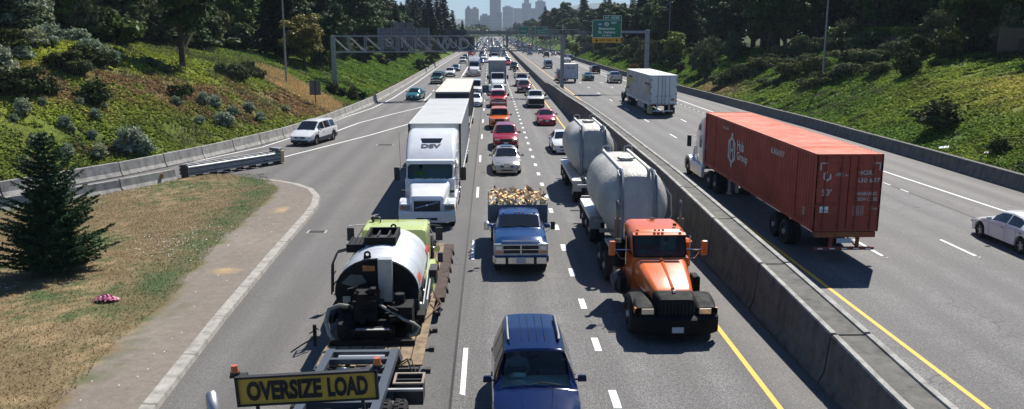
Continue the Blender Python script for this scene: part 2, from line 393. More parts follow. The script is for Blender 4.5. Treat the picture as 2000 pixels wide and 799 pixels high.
stripe(mk, [(22.2, 150), (22.2, 600)], .12)
stripe(mk, smooth_line([(25.3, 5), (24.8, 37), (24.2, 52), (23.9, 72), (23.6, 110), (23.2, 200), (23, 600)]), .15)
ll = [(-27.3, 43), (-26.2, 45.05), (-22.5, 50.14), (-19.3, 56.8), (-17.0, 63), (-15.6, 72), (-14.6, 85), (-13.2, 95), (-12.5, 110), (-12.3, 140), (-12.3, 218), (-11.3, 330), (-11, 600)]
stripe(mk, ll, .14)
stripe(mk, [(-14.78, 64.2), (-13.5, 71.5), (-12.35, 79.8), (-10.2, 88.2), (-8.1, 95.2), (-5.6, 108), (-4.5, 118)], .17)
stripe(mk, [(-14.2, 57.9), (-12.26, 63.5), (-10.0, 70.2), (-7.9, 77.6), (-5.3, 88), (-4.35, 94)], .17)
stripe(mk, [(-8.2, 103), (-8.1, 118)], .14); stripe(mk, [(-5.35, 158), (-5.3, 212)], .2)
for k in range(0, 12): stripe(mk, [(-8.2, 122+12.2*k), (-8.2, 125+12.2*k)], .14)
for k in range(0, 30): stripe(mk, [(-4.35, 222+12.2*k), (-4.35, 225+12.2*k)], .14)
stripe(mk, [(-40, 24), (-31, 33.5), (-24.9, 42.54), (-21.93, 47.4), (-19.6, 51.6)], .14)
for k in range(8): mk.add([(22-.3+random.uniform(-9, 6), 26+k*3.1, .006), (22-.1+random.uniform(-9, 6), 26+k*3.1, .006), (17, 26+k*3.1+.08, .006)], []) 
wm = mk.build('road_markings', MATS['white marking']); wm['kind'] = 'structure'
yk = MB(); stripe(yk, smooth_line([(6.62, 5), (6.62, 96), (6.75, 130), (6.9, 600)]), .14); stripe(yk, smooth_line([(11.38, 5), (11.35, 600)]), .14)
ym = yk.build('edge_line_markings', MATS['yellow marking']); ym['kind'] = 'structure'
# raised reflectors / dots on the lane lines
rf = MB()
for k in range(60):
    for x, o_ in ((-.7, 9.2), (15.07, 9.0), (18.66, 9.0)):
        y = 12.6+12.15*k+o_-3; rf.box((x+.02, y, .012), (.10, .10, .02), top=(.7, .7))
rr = rf.build('lane_reflectors', MATS['white marking']); tag(rr, kind='structure')
# ================= grass island, kerb =================
kerbL = [(-6.6, 2), (-7.15, 10), (-7.64, 18.2), (-7.95, 24.3), (-8.2, 31.7), (-8.36, 38.5), (-8.5, 41), (-8.85, 43.3), (-9.6, 45.3), (-10.7, 46.8), (-12.0, 47.9), (-13.2, 48.6)]
def outline_offset(pts, d):
    out = []
    for i, p in enumerate(pts):
        a = Vector(pts[max(i-1, 0)]); b = Vector(pts[min(i+1, len(pts)-1)]); t = (b-a).normalized(); out.append((p[0]-t.y*d, p[1]+t.x*d))
    return out
kin = outline_offset(kerbL, .36); kin2 = outline_offset(kerbL, .03)
mb = MB()
for i in range(len(kerbL)-1):
    p0, p1, q0, q1 = kerbL[i], kerbL[i+1], kin[i], kin[i+1]; r0, r1 = kin2[i], kin2[i+1]
    mb.add([(*p0, 0), (*p1, 0), (*r1, .13), (*r0, .13)], [(0, 1, 2, 3)]); mb.add([(*r0, .13), (*r1, .13), (*q1, .15), (*q0, .15)], [(0, 1, 2, 3)])
    mb.add([(*q0, .15), (*q1, .15), (*q1, 0), (*q0, 0)], [(0, 1, 2, 3)])
# casting joints
kb = mb.build('kerb', MATS['kerb concrete']); kb['kind'] = 'structure'
jm = simple('dark kerb joint', (.05, .048, .045), .95, var=0)  # dark colour of the thin strips across the kerb joints
mb = MB()
acc = 0; nxt = 1.0
for i in range(len(kerbL)-1):
    a = Vector(kerbL[i]); b = Vector(kerbL[i+1]); L_ = (b-a).length; qa = Vector(kin[i]); qb = Vector(kin[i+1])
    while nxt < acc+L_:
        t = (nxt-acc)/L_; p = a.lerp(b, t); q = qa.lerp(qb, t); d = (b-a).normalized()*.012
        mb.add([(p.x-d.x, p.y-d.y, .137), (p.x+d.x, p.y+d.y, .137), (q.x+d.x, q.y+d.y, .154), (q.x-d.x, q.y-d.y, .154)], [(0, 1, 2, 3)]); nxt += 3.05
    acc += L_
tag(mb.build('kerb_joints', jm), kind='structure')
inner = [(-17.0, 50.0), (-17.9, 48.9), (-20.6, 43.4), (-23.4, 39.7), (-30, 32.4), (-39, 22), (-52, 6), (-60, -5)]
def island_h(x, y): return .13+.10*fbm(np.asarray(x)*.25, np.asarray(y)*.25, 31)+.05*fbm(np.asarray(x)*1.1, np.asarray(y)*1.1, 33)-.06
def inner_x(y): return np.interp(y, [p[1] for p in inner[::-1]], [p[0] for p in inner[::-1]])
def kin_x(y): return np.interp(y, [p[1] for p in kin]+[50.5], [p[0] for p in kin]+[-16.2])
iy = axis([(2, 50, .35)]); it = np.linspace(0, 1, 90); IT, IY = np.meshgrid(it, iy); IXa = inner_x(IY)+.25; IXb = kin_x(IY)+.01
IXb = np.maximum(IXb, IXa+.05); IX = IXa+(IXb-IXa)*IT; IZ = island_h(IX, IY); IZ = np.where(IT > .985, .15, IZ); IZ = np.where(IT < .01, -.01, IZ)
def grassedge(y): return np.interp(y, [0, 18, 22.6, 25.7, 32.9, 36.5, 41, 45.1, 49], [-9.5, -9.95, -10.3, -10.25, -10.95, -11.05, -11.2, -11.5, -13.2])
def islandcol(x, y):
    x = np.asarray(x, float); y = np.asarray(y, float)
    n1 = fbm(x*.3, y*.3, 41); n2 = fbm(x*1.2, y*1.2, 42); n3 = fbm(x*3.5, y*3.5, 43)
    def blend(c, col, mm): mm = np.clip(mm, 0, 1)[..., None]; return c*(1-mm)+np.array(col)*mm
    c = np.stack([.175+0*x, .122+0*x, .056+0*x], -1)
    c = blend(c, (.31, .225, .115), (n1*.5+n2*.6-.53+.10*np.clip((27-y)/8, 0, 1))*5); c = blend(c, (.10, .085, .030), (n2*.4+n3*.6-.50)*5)
    e = x-grassedge(y)+(n2-.5)*1.1
    c = blend(c, (.055, .085, .020), np.exp(-((e+.7)/1.0)**2)*1.6*n2*np.clip((y-22)/5, 0, 1)); c = blend(c, (.065, .095, .025), (n1*.55+n3*.45-.53)*8*(y > 24))
    dirt = np.clip(e*4, 0, 1)
    dc = blend(np.stack([.190+0*x, .160+0*x, .130+0*x], -1), (.23, .195, .155), (n1-.4)*2)
    dc = blend(dc, (.40, .28, .14), (np.exp(-((x+9.4)/.45)**2-((y-29.2)/.35)**2)*2+np.exp(-((x+9.9)/.5)**2-((y-39.5)/.6)**2)*1.6-.2)*(n3 > .42)*(n2*1.4))
    dm = dirt[..., None]; c = c*(1-dm)+dc*dm
    tuft = (np.exp(-((x+9.75-(y-22.5)*.03)/.28)**2)*(y < 25.5)*(y > 19.5)*(n2*1.6-.45))
    return blend(c, (.08, .10, .03), tuft*1.2*(n3 > .45))
mi = newmat('island earth'); a = nd(mi, 'ShaderNodeAttribute'); a.attribute_name = 'col'; vi = coords(mi); fi = noise(mi, vi, 4, 6, .7); fj = noise(mi, vi, 30, 3, .7)
ci = mix(mi, 1, a.outputs['Color'], ramp(mi, fi, [(.3, .78), (.68, 1.12)]), 'MULTIPLY'); ci = mix(mi, 1, ci, ramp(mi, fj, [(.33, .78), (.62, 1.1)]), 'MULTIPLY'); lk(mi, ci, P(mi).inputs['Base Color']); P(mi).inputs['Roughness'].default_value = .95; bump(mi, fi, .4, .05)
isl = grid_mesh('grass_island', IX, IY, IZ, mi, islandcol); isl['kind'] = 'structure'
# ================= barriers =================
def barrier_profile(h=.86, b=.30, t=.09): return [(-b, 0), (-b, .08), (-b+.14, .30), (-t, h-.02), (-t+.02, h), (t-.02, h), (t, h-.02), (b-.14, .30), (b, .08), (b, 0)]
def barrier_run(name, pts, prof, mat, label, seg=6.1, gap=.03, group=None, cat='barrier', jitter=.012):
    """one precast segment after another along pts; every segment is a child of the run"""
    root = empty(name, (pts[0][0], pts[0][1], 0), 0, label, cat, group); o0 = Vector((pts[0][0], pts[0][1]))
    P2 = [Vector(p) for p in pts]; cum = [0]
    for a, b in zip(P2[:-1], P2[1:]): cum.append(cum[-1]+(b-a).length)
    xs = [p.x for p in P2]; yy = [p.y for p in P2]; n = min(99, int(cum[-1]/seg)+1); rs = random.Random(3)
    for i in range(n):
        s0 = i*seg+gap/2; s1 = min((i+1)*seg-gap/2, cum[-1]) if i < n-1 else cum[-1]
        if s1-s0 < .4: break
        k = 1 if seg < 4 else 3
        ss = np.linspace(s0, s1, k+1) if i < n-1 or cum[-1] < n*seg+1 else np.linspace(s0, s1, 30)
        rings = []; jx = rs.uniform(-jitter, jitter); jz = rs.uniform(-jitter, jitter)
        for s_ in ss:
            x = np.interp(s_, cum, xs); y = np.interp(s_, cum, yy); x2 = np.interp(s_+.1, cum, xs)-np.interp(s_-.1, cum, xs); y2 = np.interp(s_+.1, cum, yy)-np.interp(s_-.1, cum, yy)
            t = Vector((x2, y2)).normalized()
            rings.append([(x-o0.x+t.y*(a+jx), y-o0.y-t.x*(a+jx), z+(jz if z > .2 else 0)) for a, z in prof])
        mb = MB(); mb.loft(rings, 0, False, True, closed=True); mb.build('segment', mat, root)
    return root
lp = [(float(XL(y)), y) for y in (20, 30, 38, 43.2, 47, 50, 53, 56, 59, 62.3, 65, 68, 72, 75.6, 80, 85, 92, 99.4, 110, 120, 137, 173, 218, 330)]
barrier_run('concrete_barrier', lp, barrier_profile(.86, .30, .08), MATS['barrier concrete'], 'long pale precast concrete barrier at the foot of the left bank, beside the on-ramp', 3.7, .09)
barrier_run('concrete_barrier', [(-39.2, 21.6), (-30.4, 32), (-23.6, 39.6), (-20.7, 43.4), (-18.0, 48.7)], barrier_profile(.72, .28, .08), MATS['barrier concrete'], 'shorter concrete barrier between the ramp and the dry grass, ending at the guardrail', 3.8, .08)
rp = [(float(XR(y)), y) for y in (20, 30, 43, 55, 65, 75, 85, 95, 105, 116, 135, 173, 230, 290, 420)]
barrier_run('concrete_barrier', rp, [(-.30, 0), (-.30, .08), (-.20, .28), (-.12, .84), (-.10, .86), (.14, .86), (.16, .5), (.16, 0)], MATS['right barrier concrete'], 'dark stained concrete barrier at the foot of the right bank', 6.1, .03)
# median: two faced wall with a broad top near the camera, single slab further on
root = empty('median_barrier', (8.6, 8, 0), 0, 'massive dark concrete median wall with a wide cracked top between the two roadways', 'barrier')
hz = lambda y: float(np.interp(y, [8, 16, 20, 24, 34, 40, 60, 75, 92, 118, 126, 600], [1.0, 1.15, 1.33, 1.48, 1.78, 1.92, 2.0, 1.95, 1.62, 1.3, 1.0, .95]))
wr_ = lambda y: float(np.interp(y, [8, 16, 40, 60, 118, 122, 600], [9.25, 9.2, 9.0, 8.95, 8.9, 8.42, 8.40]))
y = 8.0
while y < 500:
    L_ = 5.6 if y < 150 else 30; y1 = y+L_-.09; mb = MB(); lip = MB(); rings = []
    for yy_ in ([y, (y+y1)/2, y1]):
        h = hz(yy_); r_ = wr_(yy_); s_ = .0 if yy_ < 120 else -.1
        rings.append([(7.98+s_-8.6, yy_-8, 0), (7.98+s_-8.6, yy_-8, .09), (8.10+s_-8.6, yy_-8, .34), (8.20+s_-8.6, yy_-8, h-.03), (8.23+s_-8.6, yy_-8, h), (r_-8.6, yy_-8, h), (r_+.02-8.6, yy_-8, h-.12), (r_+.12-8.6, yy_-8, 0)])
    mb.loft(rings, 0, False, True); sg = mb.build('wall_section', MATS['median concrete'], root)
    if y < 118:
        for xa, xb, dz in ((8.21, 8.37, .035), (None, None, .05)):
            rs_ = []
            for yy_ in (y+.02, (y+y1)/2, y1-.02):
                a_, b_ = (xa, xb) if xa else (wr_(yy_)-.15, wr_(yy_)+.03); h = hz(yy_)
                rs_.append([(a_-8.6, yy_-8, h-.02), (a_+.01-8.6, yy_-8, h+dz), (b_-.02-8.6, yy_-8, h+dz), (b_-8.6, yy_-8, h-.05)])
            c = MB(); c.loft(rs_, 0, False, True); c.build('coping', MATS['barrier concrete'], sg)
    y += L_
# raised strip beside the median in front of the gantry post
mb = MB(); mb.loft([[(8.95, 60, .0), (8.95, 60, .05), (9.2, 60, .05), (9.2, 60, 0)], [(9.05, 85, 0), (9.05, 85, .12), (10.0, 85, .12), (10.0, 85, 0)], [(9.05, 118, 0), (9.05, 118, .14), (10.75, 118, .14), (10.75, 118, 0)], [(8.7, 150, 0), (8.7, 150, .1), (9.6, 150, .1), (9.6, 150, 0)]], 0, False)
tag(mb.build('median_strip', MATS['median concrete']), kind='structure')
# ================= guardrail crash cushion =================
gr = empty('guardrail', (-17.9, 49.2, 0), math.atan2(54.9-49.2, -14.0+17.9)-math.pi/2, 'galvanised beam guardrail crash cushion with black framed sides at the tip of the gore', 'guardrail')
L_ = 6.9; NB = 7
for sx in (-1, 1):
    for k in range(NB):
        y0 = k*L_/NB; y1 = (k+1)*L_/NB+.12; x = sx*(.38-.02*k)
        for zc in (.62, .36):
            mb = MB(); prof = [(x, zc-.155), (x+sx*.11, zc-.10), (x+sx*.11, zc-.06), (x-sx*.01, zc-.02), (x-sx*.01, zc+.02), (x+sx*.11, zc+.07), (x+sx*.10, zc+.11), (x, zc+.155), (x-sx*.01, zc+.155), (x-sx*.01, zc-.155)]
            o_ = .008*k; mb.prism([(p[0]+sx*o_, p[1]) for p in prof], y0, y1, 'y'); mb.build('rail_panel', simple('bright rail', (.45, .46, .46), .5, .3), gr)
for k in range(NB+1):
    mb = MB(); y0 = k*L_/NB; mb.box((0, y0+.05, .38), (.64, .06, .70)); mb.box((0, y0+.05, .76), (.74, .04, .04)); mb.build('diaphragm', FRAME, gr)
mb = MB(); mb.tube([(-.2, 0, .82), (-.25, L_, .80)], .035); mb.tube([(.28, 0, .82), (.28, L_, .80)], .04); mb.build('top_rail', STEEL, gr)
yl = simple('crash nose yellow', (.50, .36, .16), .6)
mb = MB(); mb.prism([(-.42, L_+.1), (-.36, L_+.42), (0, L_+.55), (.36, L_+.42), (.42, L_+.1)], .08, .86, 'z'); mb.build('nose', yl, gr, .02)
mb = MB(); mb.prism([(-.46, L_-.1), (-.40, L_+.3), (.3, L_+.36), (.46, L_-.1)], .87, 1.05, 'z'); mb.build('nose_cap', STEEL, gr, .02)
# ================= bridge =================
br = empty('overpass', (5, 420, 0), 0, 'distant low concrete overpass crossing the whole freeway', 'bridge')
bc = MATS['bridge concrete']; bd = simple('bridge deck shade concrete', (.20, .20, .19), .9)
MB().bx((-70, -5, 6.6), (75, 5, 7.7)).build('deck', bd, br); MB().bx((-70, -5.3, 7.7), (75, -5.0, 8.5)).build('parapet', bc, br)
mb = MB()
for k in range(73): mb.bx((-70+2*k, -5.2, 8.5), (-69.92+2*k, -5.12, 10.2))
for z in (9.0, 9.6, 10.2): mb.bx((-70, -5.19, z-.03), (75, -5.13, z+.03))
mb.build('fence', STEEL, br)
for x in (-30, 3.4, 40):
    mb = MB()
    for dy in (-3, 0, 3): mb.cyl((x, dy, 0), (x, dy, 6.6), .5)
    mb.box((x, 0, 6.2), (1.2, 9, .9)); mb.build('pier', bc, br)
for s in (-1, 1): MB().prism([(s*38, -.5), (s*60, 7), (s*80, 7), (s*80, -.5)], -7, 7, 'y').build('abutment', bc, br)
GREEN = simple('sign green', (.005, .17, .095), .45, var=.08); SWHITE = simple('sign white', (.78, .8, .78), .5, var=0); SYEL = simple('sign yellow', (.75, .36, .02), .5, var=.08); SBLACK = simple('sign black', (.01, .01, .01), .5, var=0)
SBLUE = simple('sign blue', (.03, .09, .33), .5, var=0)
def far_sign(x, w_, lines, yel, label):
    g_ = empty('road_sign', (x, 414.2, 6.6), 0, label, 'sign')
    MB().bx((-w_/2, 0, 0), (w_/2, .12, 3.8)).build('panel', GREEN, g_); b = MB()
    for p in (((-w_/2, 0), (w_/2, .08)), ((-w_/2, 3.72), (w_/2, 3.8)), ((-w_/2, 0), (-w_/2+.08, 3.8)), ((w_/2-.08, 0), (w_/2, 3.8))): b.bx((p[0][0], -.02, p[0][1]), (p[1][0], -.004, p[1][1]))
    b.build('border', SWHITE, g_)
    t = MB()
    for s_, x0, z0, ww, hh in lines: text_into(t, s_, (x0, -.012, z0), (1, 0, 0), (0, 0, 1), ww, hh)
    t.build('lettering', SWHITE, g_)
    if yel:
        MB().bx((-w_/2, -.06, -.9), (w_/2, .06, 0)).build('exit_panel', SYEL, g_); t = MB()
        text_into(t, 'EXIT ONLY', (-1.3, -.075, -.68), (1, 0, 0), (0, 0, 1), 2.6, .45)
        for s in (-1, 1): t.add([(s*2.2-.3, -.075, -.4), (s*2.2, -.075, -.75), (s*2.2+.3, -.075, -.4)], [(0, 1, 2)]); t.bx((s*2.2-.07, -.08, -.5), (s*2.2+.07, -.07, -.2))
        t.build('arrows', SBLACK, g_)
    else:
        t = MB()
        for s in (-1, 1): t.add([(s*1.9-.3, -.015, .6), (s*1.9, -.015, .2), (s*1.9+.3, -.015, .6)], [(0, 1, 2)]); t.bx((s*1.9-.08, -.02, .5), (s*1.9+.08, -.01, .85))
        t.build('arrows', SWHITE, g_)
    MB().bx((-w_/2+.5, .12, 0), (-w_/2+.7, .4, 3.6)).bx((w_/2-.7, .12, 0), (w_/2-.5, .4, 3.6)).build('bracket', FRAME, g_)
far_sign(16.2, 5.2, [('Salem', -1.4, 1.5, 2.8, .6)], False, 'smaller green overhead sign without a yellow strip on the far overpass')
far_sign(24.9, 6.1, [('WEST', .8, 2.7, 1.4, .4), ('Beaverton', -1.9, 1.7, 3.8, .5), ('St. Helens', -1.9, .8, 3.8, .5)], True, 'larger green overhead sign with a yellow bottom strip on the far overpass')
# ================= overhead gantry =================
GA = Vector((-18.9, 104.0)); GB = Vector((9.85, 113.2)); gv = GB-GA; GL = gv.length
ga = empty('sign_gantry', (GA.x, GA.y, 0), math.atan2(gv.y, gv.x), 'long grey steel truss gantry spanning the left roadway from the bank to the median post', 'gantry')
gm = simple('gantry steel', (.30, .32, .34), .55, .2)
zb, zt = 5.95, 7.85; D_ = 1.3
mb = MB()
for z in (zb, zt):
    for dy in (0, D_): mb.bx((0, dy-.06, z-.07), (GL, dy+.06, z+.07))
mb.build('chord', gm, ga)
nb = 15
for k in range(nb+1):
    x = k*GL/nb; mb = MB()
    for dy in (0, D_): mb.bx((x-.05, dy-.05, zb), (x+.05, dy+.05, zt))
    for z in (zb, zt): mb.bx((x-.04, 0, z-.04), (x+.04, D_, z+.04))
    if k < nb:
        x2 = x+GL/nb; a, b = (zt, zb) if k < nb*.62 else (zb, zt)
        for dy in (0, D_): mb.cyl((x, dy, a), (x2, dy, b), .05, n=6)
    mb.build('truss_bay', gm, ga)
for x, zz in ((.1, 0), (GL-.05, .0)):
    mb = MB()
    for dy in ((0, D_) if x < 1 else (D_*.5,)): mb.bx((x-.2, dy-.2, zz), (x+.2, dy+.2, zt+.1))
    mb.build('post', gm, ga, .02)
pm = simple('weathered sign back', (.155, .165, .175), .7, var=.3, vs=1.5); pmd = simple('dark sign back', (.085, .09, .10), .7, var=.3, vs=1.5)
gb = simple('graffiti grey', (.32, .36, .40), .8, var=.2); gk = simple('graffiti black', (.02, .02, .022), .8, var=0)
def back_panel(x0, x1, z0, z1, label, letters=(), mat=None, lines=True):
    s_ = empty('blank_sign', (GA.x+math.cos(ga.rotation_euler.z)*x0, GA.y+math.sin(ga.rotation_euler.z)*x0, z0), ga.rotation_euler.z, label, 'sign')
    w_ = x1-x0; h = z1-z0; y0 = D_+.25
    MB().bx((0, y0, 0), (w_, y0+.06, h)).build('panel', mat or pm, s_); mb = MB()
    if lines:
        for k in range(1, int(h/.3)): mb.bx((0, y0-.03, k*.3), (w_, y0-.004, k*.3+.035))
        for k in range(int(w_/1.6)+1): mb.bx((k*1.6+.1, y0-.10, -.1), (k*1.6+.2, y0-.035, h+.05))
    mb.build('stiffener', gm if mat is None else pmd, s_)
    a = MB(); b = MB()
    for ch, lx, lz, lw, lh in letters:
        text_into(a, ch, (lx-.07, y0-.012, lz-.07), (1, 0, 0), (0, 0, 1), lw+.2, lh+.12, bold=.10); text_into(b, ch, (lx, y0-.022, lz), (1, 0, 0), (0, 0, 1), lw, lh, bold=.03)
    if letters: a.build('graffiti_outline', gk, s_); b.build('graffiti_fill', gb, s_)
back_panel(5.7, 12.2, 6.2, 8.85, 'wide weathered sign back with pale graffiti letters, left half of the gantry', [('O', .9, .25, 1.15, 1.25), ('R', 2.9, .2, 1.1, 1.35), ('K', 4.6, .2, 1.1, 1.3)])
back_panel(7.5, 10.3, 8.9, 9.5, 'small narrow sign back on top of the wide graffiti panel', mat=pm)
back_panel(12.7, 18.3, 5.95, 7.75, 'dark sign back with large pale graffiti letters, middle of the gantry', [('W', .5, .2, 2.1, 1.4), ('U', 2.3, .35, .9, 1.1), ('D', 3.5, .2, 1.4, 1.4)], pmd, False)
back_panel(14.2, 17.2, 8.0, 8.6, 'narrow sign back standing above the middle of the gantry', mat=pmd)
# walkway light bar on the right end post
mb = MB(); mb.bx((GL-2.6, D_*.5-.5, zt+.75), (GL+2.2, D_*.5+.5, zt+.82)); mb.cyl((GL, D_*.5, zt), (GL, D_*.5, zt+1.5), .05); mb.build('catwalk', simple('pale grating', (.4, .44, .38), .6), ga)
# ================= exit sign on cantilever =================
es = empty('exit_sign', (14.3, 120, 0), 0, 'big green exit sign with a yellow EXIT ONLY strip, hung over the right roadway', 'sign')
X0, X1, Z0, Z1 = 0, 4.05, 7.55, 9.98
MB().bx((X0, 0, Z0), (X1, .1, Z1)).build('panel', GREEN, es)
MB().bx((1.5, 0, Z1+.03), (X1, .1, Z1+.6)).build('exit_tab', GREEN, es)
MB().bx((X0, -.01, 6.85), (X1, .1, Z0-.02)).build('exit_panel', SYEL, es)
b = MB()
for xa, xb, za, zb_ in ((X0, X1, Z0, Z0+.05), (X0, X1, Z1-.05, Z1), (X0, .05, Z0, Z1), (X1-.05, X1, Z0, Z1), (1.5, X1, Z1+.55, Z1+.6), (1.5, 1.55, Z1+.03, Z1+.6), (X1-.05, X1, Z1+.03, Z1+.6)): b.bx((xa, -.02, za), (xb, -.003, zb_))
b.build('border', SWHITE, es)
t = MB(); T_ = lambda s, x, z, ww, hh, mbx=t, off=-.012, bold=.015: text_into(mbx, s, (x, off, z), (1, 0, 0), (0, 0, 1), ww, hh, bold=bold)
T_('EXIT', 1.75, Z1+.18, .6, .22); T_('302B', 2.6, Z1+.14, 1.15, .32); T_('WEST', 2.55, 9.42, .85, .3); T_('Beaverton', .9, 8.62, 2.25, .38); T_('St. Helens', .8, 8.12, 2.4, .36); T_('1/4 MILE', 1.4, 7.72, 1.25, .24)
t.ball((1.98, -.012, 9.4), .33, 12, sc=(1, .02, .85)); t.build('lettering', SWHITE, es)
s5 = MB(); s5.add([(.72, -.012, 9.62), (1.38, -.012, 9.62), (1.4, -.012, 9.3), (1.05, -.012, 9.05), (.7, -.012, 9.3)], [(0, 1, 2, 3, 4)]); s5.build('route_shield', SBLUE, es)
s6 = MB(); T_('405', .78, 9.26, .54, .22, s6, -.02); s6.build('shield_number', SWHITE, es)
s7 = MB(); T_('30', 1.76, 9.25, .44, .3, s7, -.03); T_('EXIT  ONLY', 1.1, 7.05, 1.85, .28, s7, -.02)
for x in (.62, 3.43): s7.add([(x-.25, -.02, 7.2), (x, -.02, 6.95), (x+.25, -.02, 7.2)], [(0, 1, 2)]); s7.bx((x-.05, -.022, 7.12), (x+.05, -.014, 7.42))
s7.build('black_lettering', SBLACK, es)
mb = MB(); mb.bx((.6, .12, 7.0), (.75, .3, 9.9)); mb.bx((3.2, .12, 7.0), (3.35, .3, 9.9)); mb.bx((.3, .3, 8.15), (7.9, .6, 8.5)); mb.build('cantilever_arm', gm, es)
MB().bx((7.55, .15, -.2), (8.1, .75, 8.62)).build('post', gm, es, .03)
# ================= light poles, ramp sign, post =================
def lamp(x, y, h, side, label, group=None, rot=0, arm=2.6):
    z = float(ground(x, y))-.1; r_ = empty('street_lamp', (x, y, z), rot, label, 'street lamp', group)
    mb = MB(); mb.tube([(0, 0, 0), (0, 0, h*.5), (0, 0, h)], [.13, .10, .07], 10); mb.cyl((0, 0, 0), (0, 0, .35), .2, .16); mb.build('pole', STEEL, r_)
    mb = MB(); mb.tube([(0, 0, h-.6), (side*.6, 0, h+.1), (side*arm, 0, h+.35)], .045, 6); mb.build('arm', STEEL, r_)
    mb = MB(); mb.box((side*(arm+.35), 0, h+.33), (.8, .28, .16), top=(.7, .6)); mb.build('lamp_head', simple('lamp head grey', (.5, .5, .5), .5), r_, .03)
    return r_
lamp(-21.6, 91, 12.5, 1, 'tall grey lamp pole on the left bank, cut by the top edge')
lamp(36.2, 92, 12.5, -1, 'tall grey lamp pole rising from the bushes on the right bank')
lamp(26.3, 300, 9.5, -1, 'small lamp pole with its arm over the road beyond the gantry post', rot=0)
lamp(34.5, 165, 11, -1, 'curved-arm lamp pole before the dark trees left of the exit sign')
lamp(28.5, 235, 9.5, -1, 'far lamp pole between the gantry post and the exit sign')
rsn = empty('road_sign', (-17.7, 86.5, float(ground(-17.7, 86.5))-.2), R(8), 'plain brown-grey back of a two-panel road sign on a post near the left gantry leg', 'sign')
mb = MB(); mb.bx((-.55, 0, 1.3), (-.02, .04, 2.75)); mb.bx((.02, 0, 1.3), (.55, .04, 2.75)); mb.build('panel', simple('brown sign back', (.17, .155, .145), .7), rsn)
MB().bx((-.05, -.06, 0), (.05, -.005, 2.7)).build('post', FRAME, rsn)
mp_ = empty('marker_post', (-17.2, 67.2, float(ground(-17.2, 67.2))-.1), 0, 'short thin rusty post behind the left barrier near the white minivan', 'post')
MB().bx((-.04, -.04, 0), (.04, .04, 1.0)).build('post', simple('rusty post', (.16, .08, .04), .8), mp_)
dl_ = empty('delineator', (-18.35, 47.65, .35), R(-30), 'small square orange reflector plate on the inner ramp barrier', 'reflector')
MB().bx((-.13, -.32, 0), (.13, -.29, .28)).build('plate', simple('orange reflector', (.7, .28, .03), .4), dl_)
# drain grates
def grate(x, y, label, w_=.85, l_=.62):
    g_ = empty('drain_grate', (x, y, 0), 0, label, 'drain'); fr = MB()
    fr.bx((-w_/2, -l_/2, .004), (w_/2, l_/2, .010)); fr.build('frame', simple('grate surround', (.34, .31, .27), .8), g_)
    MB().bx((-w_/2+.1, -l_/2+.08, .011), (w_/2-.1, l_/2-.08, .014)).build('pit', simple('drain dark', (.01, .01, .01), .9, var=0), g_); b = MB()
    for k in range(9): b.bx((-w_/2+.13+k*(w_-.28)/8.3, -l_/2+.08, .015), (-w_/2+.155+k*(w_-.28)/8.3, l_/2-.08, .03))
    b.bx((-w_/2+.1, -.02, .016), (w_/2-.1, .02, .031)); b.build('bars', simple('grate iron', (.09, .08, .075), .7), g_)
grate(-7.5, 35.65, 'square drain grate in the asphalt beside the curved kerb'); grate(-8.0, 64.0, 'far small drain grate in the gore asphalt behind the white semi', 1.3, .8)
# litter
def _lit(px, py):
    x = (px-1000)/1650; y = -(py-399.5)/1650; cp, sp = math.cos(PITCH), math.sin(PITCH); d = (x, cp+y*sp, -sp+y*cp); c, s = math.cos(R(1.47)), math.sin(R(1.47)); d = (d[0]*c+d[1]*s, -d[0]*s+d[1]*c, d[2])
    for t in np.arange(20, 120, .25):
        if CAMH+d[2]*t < float(ground(d[0]*t, d[1]*t)): return d[0]*t, d[1]*t
LIT = [_lit(1843, 293), _lit(1929, 303)]
pk = simple('pink plastic', (.62, .16, .27), .4, var=.5, vs=9)
mb = MB(); rr_ = random.Random(5)
gxp = 18; vs = []
for i in range(gxp):
    for j in range(gxp):
        u_ = i/(gxp-1)-.5; v2 = j/(gxp-1)-.5; rr2 = math.hypot(u_, v2)
        vs.append((u_*.85+rr_.uniform(-.02, .02), v2*.55+rr_.uniform(-.02, .02), max(0, .16*(1-rr2*1.7))+.09*abs(math.sin(u_*17+math.sin(v2*9)*2))*max(0, 1-rr2*1.6)+rr_.uniform(0, .02)))
mb.add(vs, [(i*gxp+j, i*gxp+j+1, (i+1)*gxp+j+1, (i+1)*gxp+j) for i in range(gxp-1) for j in range(gxp-1) if math.hypot((i+.5)/gxp-.5, (j+.5)/gxp-.5) < .42+.07*math.sin(i*1.9+j)], 0, False)
o = mb.build('plastic_bag', pk); o.location = (-12.15, 25.8, float(island_h(-12.15, 25.8))+.02); tag(o, 'crumpled pink plastic bag lying on the dry grass', 'bag')
for x, y, col, s_, lb in ((*LIT[0], (.75, .76, .78), .42, 'pale scrap of cardboard lying on the right bank'), (*LIT[1], (.62, .42, .46), .28, 'small pinkish scrap of litter high on the right bank')):
    mb = MB(); mb.add([(-s_, -s_*.4, 0), (s_*.7, -s_*.5, .05), (s_, s_*.4, .16), (-s_*.6, s_*.45, .05)], [(0, 1, 2, 3)]); mb.add([(-s_, -s_*.4, -.02), (s_*.7, -s_*.5, .03), (s_, s_*.4, .14), (-s_*.6, s_*.45, .03)], [(3, 2, 1, 0)])
    o = mb.build('litter', simple('scrap %g' % s_, col, .6)); o.location = (x, y, float(ground(x, y))+.12); tag(o, lb, 'litter')
